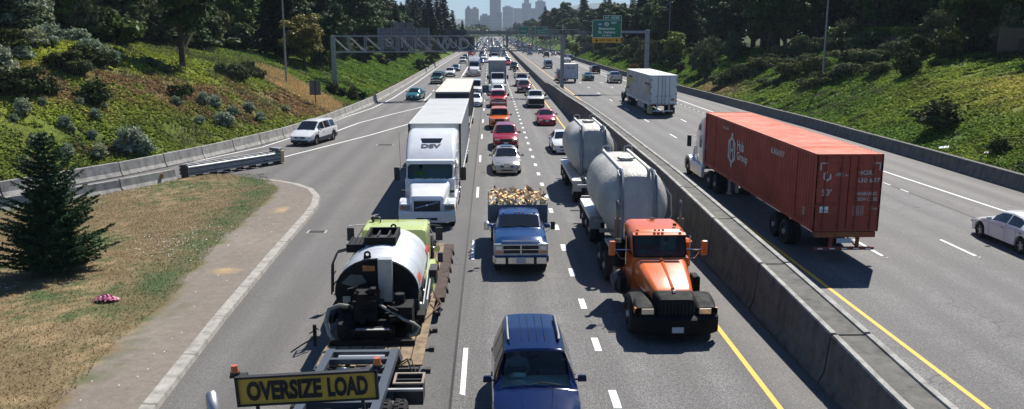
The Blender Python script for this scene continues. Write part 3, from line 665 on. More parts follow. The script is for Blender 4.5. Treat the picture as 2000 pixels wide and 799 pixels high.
# ================= vegetation =================
def leaf_mesh(name, cen, nrm, size, mat, aspect=1.6, colr=None, mats=None, along=None):
    """one rhombus leaf face per centre"""
    N = len(cen); cen = np.asarray(cen, float); nrm = np.asarray(nrm, float); size = np.broadcast_to(np.asarray(size, float), (N,))
    nrm = nrm/np.maximum(np.linalg.norm(nrm, axis=1, keepdims=True), 1e-6)
    r = np.random.normal(size=(N, 3)) if along is None else along
    t = r-nrm*np.sum(r*nrm, 1, keepdims=True); t /= np.maximum(np.linalg.norm(t, axis=1, keepdims=True), 1e-6); b = np.cross(nrm, t)
    s = size[:, None]
    V = np.stack([cen-t*s*aspect/2, cen+b*s/2, cen+t*s*aspect/2, cen-b*s/2], 1).reshape(-1, 3)
    me = bpy.data.meshes.new(name); me.vertices.add(4*N); me.vertices.foreach_set('co', V.ravel()); me.loops.add(4*N); me.loops.foreach_set('vertex_index', np.arange(4*N, dtype=np.int32))
    me.polygons.add(N); me.polygons.foreach_set('loop_start', np.arange(0, 4*N, 4, dtype=np.int32)); me.polygons.foreach_set('loop_total', np.full(N, 4, np.int32)); me.update()
    if colr is not None:
        a = me.color_attributes.new('col', 'FLOAT_COLOR', 'POINT'); cc = np.ones((N, 4, 4)); cc[..., :3] = colr[:, None, :]; a.data.foreach_set('color', cc.ravel())
    me.materials.append(mat); return me
BARK = simple('bark', (.075, .055, .042), .9, var=.5, vs=4); BARKD = simple('dark bark', (.040, .032, .027), .9, var=.5, vs=4)
F_DARK = foliage('dark leaves', [(.016, .033, .012), (.036, .068, .019), (.060, .105, .027)], .6, .22)
F_MID = foliage('mid leaves', [(.03, .06, .014), (.06, .11, .026), (.09, .15, .035)], .5, .3)
F_OLIVE = foliage('olive leaves', [(.10, .10, .02), (.17, .16, .035), (.24, .20, .045)], .5, .3)
F_LIME = foliage('light leaves', [(.07, .12, .02), (.13, .20, .035), (.19, .27, .05)], .5, .35)
F_CONE = foliage('conifer needles', [(.010, .022, .012), (.020, .042, .020), (.034, .062, .026)], .6, .1)
F_SILV = foliage('silver leaves', [(.11, .145, .085), (.23, .28, .19), (.44, .48, .37)], .65, .2, spec=.1)
F_GREY = foliage('grey green leaves', [(.055, .070, .036), (.100, .118, .060), (.165, .180, .100)], .9, .14, spec=.02)
F_BUSH = foliage('dark bush leaves', [(.024, .036, .014), (.050, .066, .026), (.080, .096, .038)], .8, .1, spec=.05)
F_RUST = foliage('rust leaves', [(.16, .07, .02), (.24, .12, .03), (.30, .17, .05)], .6, .2)
F_FIR = foliage('blue green needles', [(.014, .034, .016), (.030, .066, .030), (.075, .130, .052)], .75, .08, spec=.1)
def blob_points(rs, nb, nl, rx, rz, zc, br=(.2, .36)):
    C = []; Nn = []
    for i in range(nb):
        u = rs.normal(size=3); u /= np.linalg.norm(u); rad = rs.uniform(.35, .86)
        c = np.array([u[0]*rx*rad, u[1]*rx*rad, u[2]*rz*rad]); r = rx*rs.uniform(*br)*(1.15-.35*rad)
        n = int(nl/nb*rs.uniform(.6, 1.4)); d = rs.normal(size=(n, 3)); d /= np.linalg.norm(d, axis=1, keepdims=True); d[:, 2] = np.where(d[:, 2] < -.35, -d[:, 2], d[:, 2])
        rr = r*np.power(rs.uniform(.25, 1, n), .45)*rs.uniform(.85, 1.12, n)
        C.append(c+d*rr[:, None]*np.array([1, 1, .75])); Nn.append(d+rs.normal(size=(n, 3))*.55+np.array([0, 0, .35]))
    C = np.concatenate(C); C[:, 2] += zc; return C, np.concatenate(Nn)
def make_tree(name, seed, H, W, mat, nl=6500, ls=.34, trunk_h=.13, bark=BARK, nb=46):
    rs = np.random.RandomState(seed); rd = random.Random(seed)
    t = empty(name); rz = H*(1-trunk_h)/2*1.02; zc = H*trunk_h+rz*.98
    C, Nn = blob_points(rs, nb, nl, W/2, rz, zc)
    me = leaf_mesh('crown', C, Nn, rs.uniform(.6, 1.4, len(C))*ls, mat, 1.5); cr = bpy.data.objects.new('crown', me); COL.objects.link(cr); cr.parent = t
    mb = MB(); r0 = H*.022+.05; bend = rd.uniform(-.5, .5)
    mb.tube([(0, 0, -.8), (bend*.2, 0, H*.2), (bend*.5, bend*.3, H*.45), (bend*.4, bend*.4, H*.85)], [r0*1.25, r0, r0*.7, r0*.15], 8)
    for k in range(8):
        a = k*2.4+rd.random(); z0 = H*(trunk_h*.75+.06*k*.7); z1 = z0+H*.22; R_ = W*rd.uniform(.25, .42)
        mb.tube([(bend*.3, 0, z0), (math.cos(a)*R_*.5, math.sin(a)*R_*.5, z0+(z1-z0)*.65), (math.cos(a)*R_, math.sin(a)*R_, z1)], [r0*.5, r0*.3, r0*.08], 5)
    mb.build('trunk', bark, t); return t
def make_conifer(name, seed, H, W, mat, layers=34, ls=.46):
    rs = np.random.RandomState(seed); t = empty(name); C = []; Nn = []; A = []
    for L in range(layers):
        f = L/layers; z = H*(.10+.89*f); R_ = W/2*(1-f)**.85*rs.uniform(.8, 1.12)+.12; nbr = max(6, int(20*(1-f)+6))
        for b in range(nbr):
            a = rs.uniform(0, 6.283); R1 = R_*rs.uniform(.65, 1.15); n = max(6, int(34*R1/(W/2))+5); s = np.power(rs.uniform(0.05, 1, n), .7)
            sp = (rs.uniform(-.5, .5, n))*R1*.34*(1-s*.5)
            x = np.cos(a)*s*R1-np.sin(a)*sp; y = np.sin(a)*s*R1+np.cos(a)*sp; zz = z-s*s*R1*.28+s*R1*.10+rs.uniform(-.12, .12, n)*H*.02
            C.append(np.stack([x, y, zz], 1)); Nn.append(np.stack([rs.normal(size=n)*.35, rs.normal(size=n)*.35, np.ones(n)], 1)); A.append(np.stack([np.cos(a)+rs.normal(size=n)*.5, np.sin(a)+rs.normal(size=n)*.5, rs.normal(size=n)*.25], 1))
    C = np.concatenate(C); me = leaf_mesh('crown', C, np.concatenate(Nn), rs.uniform(.6, 1.3, len(C))*ls, mat, 2.0, along=np.concatenate(A))
    cr = bpy.data.objects.new('crown', me); COL.objects.link(cr); cr.parent = t
    mb = MB(); mb.tube([(0, 0, -.8), (0, 0, H*.5), (0, 0, H*.97)], [H*.02+.05, H*.013, .03], 7); mb.build('trunk', BARKD, t); return t
def make_shrub(name, seed, W, H, mat, nl=900, ls=.16, spiky=0, nb=14):
    rs = np.random.RandomState(seed); t = empty(name)
    C, Nn = blob_points(rs, nb, nl, W/2, H*.42, H*.48, (.28, .45)); C[:, 2] = np.maximum(C[:, 2], .02)
    if spiky:
        n = nl//2; a = rs.uniform(0, 6.28, n); s = rs.uniform(.1, 1, n); k = rs.randint(0, 26, n); ka = k*2.39; kt = .15+.5*((k*7) % 10)/10
        X = np.cos(ka)*np.sin(kt)*s*W*.62; Y = np.sin(ka)*np.sin(kt)*s*W*.62; Z = np.cos(kt)*s*H*1.12
        C = np.concatenate([C, np.stack([X, Y, Z], 1)+rs.normal(size=(n, 3))*.04]); Nn = np.concatenate([Nn, rs.normal(size=(n, 3))])
    me = leaf_mesh('leaves', C, Nn, rs.uniform(.6, 1.4, len(C))*ls, mat, 1.9); cr = bpy.data.objects.new('leaves', me); COL.objects.link(cr); cr.parent = t
    mb = MB()
    for k in range(7):
        a = k*.9; mb.tube([(0, 0, -.15), (math.cos(a)*W*.15, math.sin(a)*W*.15, H*.4), (math.cos(a)*W*.3, math.sin(a)*W*.3, H*.75)], [.035, .022, .008], 5)
    mb.build('stems', BARK, t); return t
def place(proto, used, x, y, s, label, cat, group, rz=None, dz=-.1, sz=None, z=None):
    t = proto if id(proto) not in used else copy_tree(proto); used.add(id(proto))
    t.location = (x, y, (float(ground(x, y)) if z is None else z)+dz); t.scale = (s, s, sz or s) if cat != 'shrub' else (s*random.uniform(.75, 1.3), s*random.uniform(.75, 1.3), (sz or s)*random.uniform(.8, 1.15)); t.rotation_euler.z = random.uniform(0, 6.28) if rz is None else rz
    return tag(t, label, cat, group)
USED = set()
def pix(px, py):
    x = (px-1000)/1650; y = -(py-399.5)/1650; cp, sp = math.cos(PITCH), math.sin(PITCH); d = (x, cp+y*sp, -sp+y*cp); c, s = math.cos(R(1.47)), math.sin(R(1.47))
    return np.array((d[0]*c+d[1]*s, -d[0]*s+d[1]*c, d[2]))
def at(px, py, far=260):
    """where the sight line first meets the terrain"""
    d = pix(px, py); ts = np.arange(12, far, .5); X = d[0]*ts; Y = d[1]*ts; Z = CAMH+d[2]*ts; h = ground(X, Y); w_ = np.where(Z < h)[0]
    i = w_[0] if len(w_) else len(ts)-1; return float(X[i]), float(Y[i])
def col_at(px, Y): d = pix(px, 60); return d[0]/d[1]*Y
ROUND = [make_tree('broadleaf_tree', 11, 12, 9, F_DARK, 11000, .33), make_tree('broadleaf_tree', 12, 14, 10, F_DARK, 12000, .34, .12), make_tree('broadleaf_tree', 13, 10, 8.5, F_MID, 9500, .31), make_tree('broadleaf_tree', 16, 11, 8, F_LIME, 8500, .29)]
OLIVE = make_tree('olive_leaved_tree', 14, 9, 8.5, F_OLIVE, 7500, .28, .16, nb=54)
CON = [make_conifer('conifer_tree', 21, 17, 7.5, F_CONE), make_conifer('conifer_tree', 22, 14, 5.0, F_CONE, 30, .40)]
# --- single trees the photo tells apart ---
def T1(proto, px, Y, s, label, cat='tree', sz=None): place(proto, USED, col_at(px, Y), Y, s, label, cat, None, sz=sz)
T1(CON[1], 808, 262, .92, 'lone pointed conifer against the sky, left of the tall conifers')
T1(CON[0], 838, 262, 1.15, 'tall broad dark conifer, leftmost of the tall group by the skyline')
T1(CON[0], 866, 300, 1.28, 'tallest dark conifer in the group left of the skyline')
T1(CON[1], 853, 285, 1.35, 'dark conifer squeezed between the two tall broad ones')
T1(CON[1], 884, 330, 1.15, 'dark narrow conifer on the right edge of the tall group')
T1(CON[1], 903, 372, .95, 'short narrow conifer nearest the pointed tower')
T1(OLIVE, 843, 205, .62, 'round yellow-olive tree in front of the tall conifers, above the gantry')
T1(ROUND[3], 806, 225, .62, 'bright yellow-green tree above the wide graffiti panel')
T1(OLIVE, 592, 108, .78, 'yellow-olive tree at the top of the left bank behind the lamp pole')
T1(ROUND[0], 352, 76, .82, 'dark spreading tree whose bare trunk stands on the crest of the left bank', sz=.95)
T1(ROUND[3], 1125, 255, .5, 'light green tree in front of the dark trees left of the exit sign')
T1(ROUND[3], 1318, 150, .60, 'light green tree between dark trees right of the exit sign')
# --- belts of trees ---
rd = random.Random(77)
def belt(side, y0, y1, n, d0, d1, kinds, label, group, s0=.8, s1=1.25):
    for i in range(n):
        y = y0+(y1-y0)*(i+rd.random()*.8)/n; d = rd.uniform(d0, d1); x = (float(XL(y))-d) if side < 0 else (float(XR(y))+d)
        k = rd.choice(kinds); p = (ROUND+CON+[OLIVE])[k]
        nm = ['dark broadleaf tree', 'tall dark broadleaf tree', 'green broadleaf tree', 'light green broadleaf tree', 'dark conifer', 'narrow conifer', 'olive tree'][k]
        place(p, USED, x, y, rd.uniform(s0, s1), nm+' '+label, 'tree', nm+'s '+group)
belt(-1, 34, 112, 30, 20, 28, (0, 2, 2, 0, 5, 3), 'in the dense front row on top of the left bank', 'of the left bank front row', .62, .95)
belt(-1, 36, 150, 18, 24, 44, (0, 1, 4, 1, 4), 'in the back rows behind the left bank', 'of the left back rows', 1.0, 1.4)
belt(-1, 112, 215, 28, 7.5, 22, (0, 1, 2, 0, 4, 3), 'on the far left bank behind the gantry', 'behind the gantry', .6, 1.05)
belt(-1, 140, 260, 22, 18, 44, (0, 4, 4, 1, 5), 'in the left belt before the overpass', 'of the left belt before the overpass', 1.25, 1.7)
belt(-1, 250, 410, 22, 9, 26, (0, 4, 4, 1, 5), 'on the left between the tall conifers and the overpass', 'left before the overpass', .8, 1.1)
belt(1, 52, 118, 26, 20, 28, (0, 1, 2, 0, 1), 'in the front row on top of the right bank', 'of the right bank front row', .7, 1.0)
belt(1, 56, 170, 20, 26, 46, (0, 1, 4, 1, 0), 'in the back rows behind the right bank', 'of the right back rows', 1.0, 1.4)
belt(1, 118, 235, 30, 11, 24, (0, 1, 2, 0, 4), 'on the right bank around the exit sign', 'around the exit sign', .8, 1.3)
belt(1, 130, 260, 18, 26, 50, (0, 1, 4, 1, 0), 'in the tall rows behind the exit sign', 'behind the exit sign', 1.4, 1.9)
belt(1, 225, 410, 27, 9, 48, (0, 2, 4, 1, 5), 'in the right belt before the overpass', 'of the right belt before the overpass', .9, 1.25)
belt(1, 432, 560, 30, 6, 60, (0, 2, 4, 2, 1, 0), 'in the tall clump right behind the overpass', 'of the clump behind the overpass', .95, 1.45)
belt(1, 1010, 1090, 32, -125, 90, (0, 1, 2, 0), 'across the end of the road where it bends', 'across the bend of the road', 1.0, 1.3)
belt(1, 590, 760, 26, 3, 34, (0, 2, 0, 1, 2, 3), 'at the right roadside far beyond the overpass', 'at the far right roadside', .95, 1.25)
belt(1, 770, 1000, 24, 2, 40, (0, 2, 3, 0, 2), 'at the right roadside near the bend', 'at the right roadside near the bend', 1.05, 1.4)
belt(1, 560, 900, 14, 30, 130, (0, 2, 4, 0, 3, 5, 2), 'right of the road beyond the overpass', 'right of the road beyond the overpass', .7, 1.05)
belt(-1, 430, 800, 22, 4, 80, (0, 2, 5, 0, 3), 'left of the road beyond the overpass', 'left of the road beyond the overpass', .6, .85)
# a wooded strip far off that reads as one mass
rs = np.random.RandomState(9); Cn = []
for i in range(330):
    y = rs.uniform(820, 1700); x = rs.uniform(-260, 340); r = rs.uniform(5, 9)
    if abs(x-8) < 14: continue
    n = 34; d = rs.normal(size=(n, 3)); d /= np.linalg.norm(d, axis=1, keepdims=True); Cn.append(np.stack([x+d[:, 0]*r, y+d[:, 1]*r, 3+5*rs.rand()+abs(d[:, 2])*r*.9], 1))
Cn = np.concatenate(Cn); me = leaf_mesh('distant_wood', Cn, rs.normal(size=(len(Cn), 3)), 2.6, F_MID, 1.3); o = bpy.data.objects.new('distant_wood', me); COL.objects.link(o); tag(o, 'far-off green wood on both sides of the road below the skyline', 'wood', kind='stuff')
# --- shrubs ---
SH = {'silver': [make_shrub('silver_shrub', 31, 1.0, .8, F_SILV, 1700, .05, 1), make_shrub('silver_shrub', 32, 1.0, .7, F_SILV, 1500, .052, 1)],
      'grey': [make_shrub('grey_green_shrub', 33, 1.0, .6, F_GREY, 2600, .042), make_shrub('grey_green_shrub', 34, 1.0, .55, F_GREY, 2600, .042)],
      'dark': [make_shrub('dark_shrub', 35, 1.0, .8, F_BUSH, 1500, .06), make_shrub('dark_shrub', 36, 1.0, .75, F_BUSH, 1300, .065, 1)],
      'rust': [make_shrub('rust_coloured_shrub', 37, 1.0, .8, F_RUST, 900, .07)], 'green': [make_shrub('green_shrub', 38, 1.0, .9, F_MID, 1300, .07)]}
NM = {'silver': 'silvery-leaved shrub', 'grey': 'low spreading grey-green shrub', 'dark': 'dark scrubby bush', 'rust': 'rust-coloured shrub', 'green': 'green leafy shrub'}
cnt = {}
def S(kind, px, py, s, where, sz=None, own=None):
    x, y = at(px, py); cnt[kind] = cnt.get(kind, 0)+1; p = SH[kind][cnt[kind] % len(SH[kind])]
    place(p, USED, x, y, s, own or NM[kind]+' '+where, 'shrub', None if own else NM[kind]+'s '+where, dz=-.08*s, sz=sz)
w1 = 'on the sunlit left bank above the ramp barrier'; w2 = 'on the upper left bank below the trees'; w3 = 'in the drift on the right bank'; w4 = 'at the foot of the far right bank'
for px, py, s in ((47, 226, 1.3), (84, 212, .8), (158, 212, .8), (128, 256, 1.1), (142, 262, .8), (188, 240, .8), (205, 218, .7), (196, 312, 1.2), (436, 248, 1.5), (456, 228, 1.1), (486, 220, 1.1), (508, 238, 1.0), (398, 204, 1.5), (420, 210, 1.2), (75, 285, 1.2), (132, 310, .9), (30, 240, .7), (345, 208, 1.0), (558, 218, .9), (60, 335, .8), (180, 272, .9), (390, 245, 1.1)): S('silver', px, py, s, w1)
S('silver', 256, 300, 2.3, w1, own='largest silvery shrub low on the left bank, just above the barrier'); S('silver', 286, 304, 1.5, w1, own='silvery shrub touching the right side of the largest one')
for px, py, s in ((20, 172, 2.0), (12, 140, 2.0), (46, 118, 1.6), (100, 92, 2.2), (150, 84, 2.0), (70, 95, 1.8), (128, 74, 2.0), (205, 124, 1.8), (225, 128, 1.5), (175, 110, 2.0)): S('silver', px, py, s, w2)
for px, py, s in ((190, 208, 2.3), (130, 146, 2.3), (160, 128, 2.4), (60, 185, 2.4), (100, 190, 1.8), (205, 134, 1.8), (24, 192, 2.2), (350, 196, 1.8), (366, 190, 1.4), (10, 110, 3)): S('dark', px, py, s, w2 if py < 150 else w1)
for px, py, s in ((450, 152, 2.3), (470, 160, 2.0), (488, 148, 2.0), (506, 156, 1.6), (330, 150, 1.6), (300, 135, 1.6), (160, 150, 1.8)): S('grey', px, py, s, w2, sz=s*1.5)
for px, py, s in ((460, 96, 2.6), (535, 104, 3.0), (562, 108, 2.6), (585, 112, 3.0), (608, 110, 2.6), (628, 108, 3.0), (640, 112, 2.0), (420, 90, 3)): S('dark', px, py, s, 'along the shaded crest beside the left lamp pole')
S('rust', 632, 92, 3.4, '', own='rust-orange shrub at the crest left of the gantry'); S('green', 822, 140, 3.6, '', own='leafy green shrub at the barrier below the gantry'); S('green', 838, 128, 2.6, '', own='smaller green shrub right of the leafy one below the gantry')
for px, py, s in ((650, 185, 2.0), (668, 190, 1.6), (690, 196, 2.0), (706, 193, 1.5)): S('dark', px, py, s, 'at the barrier under the brown sign back')
for px, py, s in ((1412, 168, 4.0), (1436, 160, 4.4), (1464, 152, 4.6), (1490, 138, 4.4), (1512, 128, 4.2), (1540, 150, 4.2), (1560, 135, 4.6), (1548, 112, 4.6), (1580, 108, 4.6), (1610, 100, 4.4), (1640, 98, 4.4), (1665, 96, 4.2), (1690, 100, 4.2), (1672, 128, 4.4), (1660, 150, 3.8), (1700, 132, 4.2), (1728, 120, 4.2), (1716, 150, 3.6), (1750, 106, 4.2), (1770, 120, 4.2), (1400, 90, 2.2), (1500, 170, 2.6), (1590, 140, 4.0)): S('grey', px, py, s, w3, sz=s*1.1)
for px, py, s in ((1578, 172, 3.2), (1610, 166, 3.4), (1632, 158, 2.6)): S('grey', px, py, s, 'around the foot of the right lamp pole', sz=s*.9)
S('dark', 1837, 252, 3.3, '', own='lone dry dark bush halfway up the right bank'); S('dark', 1328, 142, 2.4, '', own='small dark bush behind the white trailer on the right bank')
for px, py, s in ((1770, 150, 3.6), (1800, 120, 4), (1850, 115, 4), (1900, 105, 4), (1950, 300, 1.5), (1420, 110, 3), (1445, 105, 3)): S('dark', px, py, s, 'scattered in the shade of the right bank')
for px, py, s in ((1150, 95, 4), (1165, 100, 4), (1180, 108, 4.5), (1200, 108, 4.5), (1220, 114, 4.4), (1240, 110, 5), (1290, 105, 5), (1310, 110, 5), (1280, 120, 4.6), (1340, 108, 4), (1205, 122, 3.4), (1235, 128, 3.0)): S('grey', px, py, s, w4, sz=s*1.1)
S('rust', 1238, 140, 2.2, '', own='tawny shrub beside the exit sign post'); S('rust', 1960, 96, 2.2, '', own='pale rust shrub in front of the tan wall, upper right'); S('rust', 1255, 134, 2.0, '', own='tawny dry shrub left of the exit sign post foot')
BIG = [make_shrub('large_shrub', 41, 1.0, .95, F_DARK, 2600, .055, 0, 18), make_shrub('large_shrub', 42, 1.0, .9, F_GREY, 2600, .055, 1, 18), make_shrub('large_shrub', 43, 1.0, .95, F_MID, 2600, .055, 0, 18), make_shrub('large_shrub', 44, 1.0, .9, F_SILV, 3200, .032, 1, 20)]
rb = random.Random(5); BN = ['dark bushy undergrowth shrub', 'grey-green undergrowth shrub', 'green undergrowth shrub', 'silvery undergrowth shrub']
def under(side, y0, y1, n, d0, d1, wts, where, s0=3.5, s1=6):
    for i in range(n):
        y = y0+(y1-y0)*(i+rb.random())/n; d = rb.uniform(d0, d1); x = float(XL(y))-d if side < 0 else float(XR(y))+d; k = rb.choice(wts)
        place(BIG[k], USED, x, y, rb.uniform(s0, s1), BN[k]+' '+where, 'shrub', BN[k]+'s '+where, dz=-.3, sz=rb.uniform(3.2, 5))
under(-1, 34, 74, 30, 19.5, 23.5, (0, 1, 0, 1, 3, 2), 'at the crest of the near left bank'); under(-1, 74, 112, 26, 17, 21, (0, 0, 1, 2), 'at the crest of the middle left bank'); under(-1, 112, 215, 30, 6, 14, (0, 0, 2, 1), 'at the crest behind the gantry', 2.5, 4.5)
under(1, 60, 120, 28, 19, 24, (0, 0, 1, 0), 'along the dark crest of the right bank', 3, 5); under(1, 122, 330, 60, 3.5, 13, (0, 1, 1, 2), 'on the far part of the right bank', 2.2, 4.2)
# --- fence, hedge and tan wall on the right crest ---
WOODD = simple('weathered fence wood', (.10, .075, .055), .85, var=.4)
def crest(px, Y): return col_at(px, Y)
f0 = Vector((float(XR(118))+19, 118)); f1 = Vector((float(XR(74))+20, 74)); fd = (f1-f0); fz = float(ground(f0.x, f0.y))-.3
fe = empty('wooden_fence', (f0.x, f0.y, fz), math.atan2(fd.y, fd.x), 'dark weathered board fence in the shade along the right crest', 'fence')
for k in range(20): a = k*fd.length/20; mb = MB(); mb.bx((a, -.05, 0), (a+.1, .05, 2.2)); [mb.bx((a+.1+j*.155, -.012, .2), (a+.1+j*.155+.14, .012, 2.05)) for j in range(int((fd.length/20-.1)/.155))]; mb.build('panel', WOODD, fe)
hx_ = []; hn = []; rs = np.random.RandomState(4)
for k in range(9000):
    u = rs.rand(); p = f0+fd*u; nrm = rs.normal(size=3); top = rs.rand() < .5; zz = fz+ (3.0+rs.normal()*.08 if top else rs.uniform(.4, 3.0)); hx_.append((p.x+1.2+(rs.uniform(-.6, .6) if top else -.6+rs.normal()*.06), p.y+rs.uniform(-.3, .3), zz)); hn.append(nrm+np.array([0, 0, 2.0 if top else .2]))
me = leaf_mesh('hedge', hx_, hn, .2, F_LIME, 1.4); o = bpy.data.objects.new('hedge', me); COL.objects.link(o); tag(o, 'clipped light green hedge behind the board fence on the right crest', 'hedge')
tw = empty('garden_wall', (col_at(1955, 78), 78, float(ground(col_at(1955, 78), 78))-.3), R(-12), 'tan rendered wall at the upper right corner behind the rust shrub', 'wall')
TAN = simple('shaded tan render', (.19, .14, .10), .9, var=.15); MB().bx((0, 0, 0), (14, .2, 2.6)).build('wall_panel', TAN, tw); mb = MB(); [mb.bx((k*3.4-.15, -.12, 0), (k*3.4+.15, -.003, 2.75)) for k in range(5)]; mb.build('pillar', TAN, tw)  # wall's tan is darkened, its shade put into the colour
sw = empty('sound_wall', (26.2, 262, float(ground(28, 262))-2.5), R(10), 'long grey concrete sound wall beyond the gantry post, right of the road', 'wall')
mb = MB(); mb.bx((0, 0, 0), (34, .3, 6.0)); [mb.bx((k*3.4-.12, -.1, 0), (k*3.4+.12, -.003, 6.1)) for k in range(11)]; mb.build('wall_panel', simple('grey wall concrete', (.16, .17, .18), .9), sw)
# --- near fir on the island ---
fir = empty('fir_tree', (-15.35, 29.2, float(island_h(-15.35, 29.2))-.05), 0, 'small dark blue-green fir on the dry grass island, wide at the bottom', 'tree')
rs = np.random.RandomState(15); C = []; Nn = []; A = []; H_ = 5.3; bm_ = MB()
for L in range(30):
    f = L/30; z = .22+(H_-.3)*f**1.02; R_ = 1.98*(1-f)**.74*(.62+.38*min(1, f*6+.35))+.06; nbr = int(12*(1-f)+4)
    for b in range(nbr):
        a = b*6.283/nbr+rs.uniform(-.35, .35)+L*.7; R1 = R_*rs.uniform(.42, 1.24)*(1+.18*math.sin(a*2+1)); up = .30+.5*f
        d = np.array([math.cos(a), math.sin(a)]); pe = (d[0]*R1, d[1]*R1, z+R1*up*.55)
        bm_.tube([(0, 0, z), (d[0]*R1*.5, d[1]*R1*.5, z+R1*up*.12), pe], [.022, .014, .005], 4, caps=False)
        nt_ = max(5, int(R1*15))
        for tw_ in range(nt_):
            s = (tw_+.6)/nt_; sg = 1 if tw_ % 2 else -1; tl = (.10+.42*(1-s)*R1*.62)*rs.uniform(.7, 1.2)
            ang = a+sg*rs.uniform(.7, 1.05); td = np.array([math.cos(ang), math.sin(ang)]); p0 = np.array([d[0]*R1*s, d[1]*R1*s, z+R1*up*(.24*s if s < .5 else .12+.86*(s-.5))])
            n = 5+int(tl*22); q = np.linspace(.02, 1, n)
            X = p0[0]+td[0]*tl*q; Y = p0[1]+td[1]*tl*q; Z = p0[2]+.05*q-rs.uniform(0, .09)*q*q+rs.normal(size=n)*.012
            C.append(np.stack([X, Y, Z], 1)); Nn.append(np.stack([rs.normal(size=n)*.7, rs.normal(size=n)*.7, np.ones(n)], 1)); A.append(np.stack([td[0]+d[0]*.3+rs.normal(size=n)*.5, td[1]+d[1]*.3+rs.normal(size=n)*.5, .15+rs.normal(size=n)*.25], 1))
C = np.concatenate(C); me = leaf_mesh('crown', C, np.concatenate(Nn), rs.uniform(.6, 1.3, len(C))*.062, F_FIR, 2.6, along=np.concatenate(A))
o = bpy.data.objects.new('crown', me); COL.objects.link(o); o.parent = fir
bm_.tube([(0, 0, -.1), (0, 0, 2.6), (.02, 0, H_-.05)], [.09, .055, .01], 7); bm_.build('trunk', BARKD, fir); fir.scale = (.84, .84, .97)
# --- ground cover ---
def scatter(n, xr, yr, dens, seed):
    rs = np.random.RandomState(seed); x = rs.uniform(*xr, n); y = yr[0]+(yr[1]-yr[0])*rs.rand(n)**1.15
    k = rs.rand(n) < dens(x, y); return x[k], y[k], rs
F_IVY = foliage('ground cover leaves', None, .75, .30, attr=True, spec=.08)
def cover(name, n, xr, yr, dens, seed, s0, label):
    x, y, rs = scatter(n, xr, yr, dens, seed); z = ground(x, y)+rs.uniform(.0, .14, len(x))*(.6+fbm(x*.9, y*.9, 61)*1.3)
    c = hillcol(x, y)*rs.uniform(1.0, 1.7, (len(x), 1)); s = s0*(.55+y/90.)*rs.uniform(.6, 1.5, len(x))
    nr = rs.normal(size=(len(x), 3))*.6+np.array([.15, .25, 1.1]); me = leaf_mesh(name, np.stack([x, y, z], 1), nr, s, F_IVY, 1.3, colr=c)
    o = bpy.data.objects.new(name, me); COL.objects.link(o); tag(o, label, 'ground cover', kind='stuff')
cover('ivy_ground_cover', 420000, (-46, -13.2), (30, 132), lambda x, y: (x < XL(y)-.7)*(x > XL(y)-20)*(fbm(x*.8, y*.8, 71) > .36), 1, .115, 'low green and browning ivy covering the left bank')
cover('ivy_ground_cover', 150000, (-34, -12), (128, 250), lambda x, y: (x < XL(y)-.7)*(x > XL(y)-14)*(fbm(x*.8, y*.8, 71) > .3), 3, .12, 'green ground cover on the left bank beyond the gantry')
cover('ivy_ground_cover', 150000, (24, 46), (136, 260), lambda x, y: (x > XR(y)+.6)*(x < XR(y)+14)*(fbm(x*.8, y*.8, 72) > .3), 4, .12, 'green ground cover on the far right bank beyond the exit sign')
cover('ivy_ground_cover', 420000, (27, 58), (34, 140), lambda x, y: (x > XR(y)+.6)*(x < XR(y)+20)*(fbm(x*.8, y*.8, 72) > .34), 2, .115, 'low green ivy covering the right bank')
x, y, rs = scatter(240000, (-34, -9.2), (14, 50), lambda x, y: (x > inner_x(y)+.3)*(x < grassedge(y)+.35*(fbm(x*2, y*2, 4)-.3)), 5)
z = island_h(x, y)+rs.uniform(0, .05, len(x)); c = islandcol(x, y)*rs.uniform(.75, 1.3, (len(x), 1))
me = leaf_mesh('dry_grass', np.stack([x, y, z], 1), rs.normal(size=(len(x), 3))*.5+np.array([0, -.2, 1.0]), rs.uniform(.012, .030, len(x)), F_IVY, 3.0, colr=c, along=rs.normal(size=(len(x), 3))*.6+np.array([0, 0, .8])); o = bpy.data.objects.new('dry_grass', me); COL.objects.link(o); tag(o, 'short dry brown grass on the gore island', 'grass', kind='stuff')
rs = np.random.RandomState(66); WX = []; WY = []
for k in range(420):
    yy = rs.uniform(40, 112); dd = rs.uniform(2, 17); cx0 = float(XL(yy))-dd if k % 3 else float(XR(yy))+dd
    if fbm(np.array([cx0*.2]), np.array([yy*.2]), 91)[0] < .47: continue
    n = rs.randint(30, 110); sp = rs.uniform(.3, 1.2); WX.append(cx0+rs.normal(size=n)*sp); WY.append(yy+rs.normal(size=n)*sp)
x = np.concatenate(WX); y = np.concatenate(WY); hh = rs.uniform(.1, .75, len(x))
me = leaf_mesh('tall_weeds', np.stack([x, y, ground(x, y)+hh*.7], 1), rs.normal(size=(len(x), 3))*np.array([1, 1, .4]), rs.uniform(.03, .07, len(x)), foliage('weeds', [(.06, .08, .03), (.13, .14, .07), (.26, .24, .15), (.16, .11, .06)], .7, .2), 5, along=rs.normal(size=(len(x), 3))*.35+np.array([0, 0, 1.])); o = bpy.data.objects.new('tall_weeds', me); COL.objects.link(o); tag(o, 'scattered tall dry and green weeds standing out of the banks', 'weeds', kind='stuff')
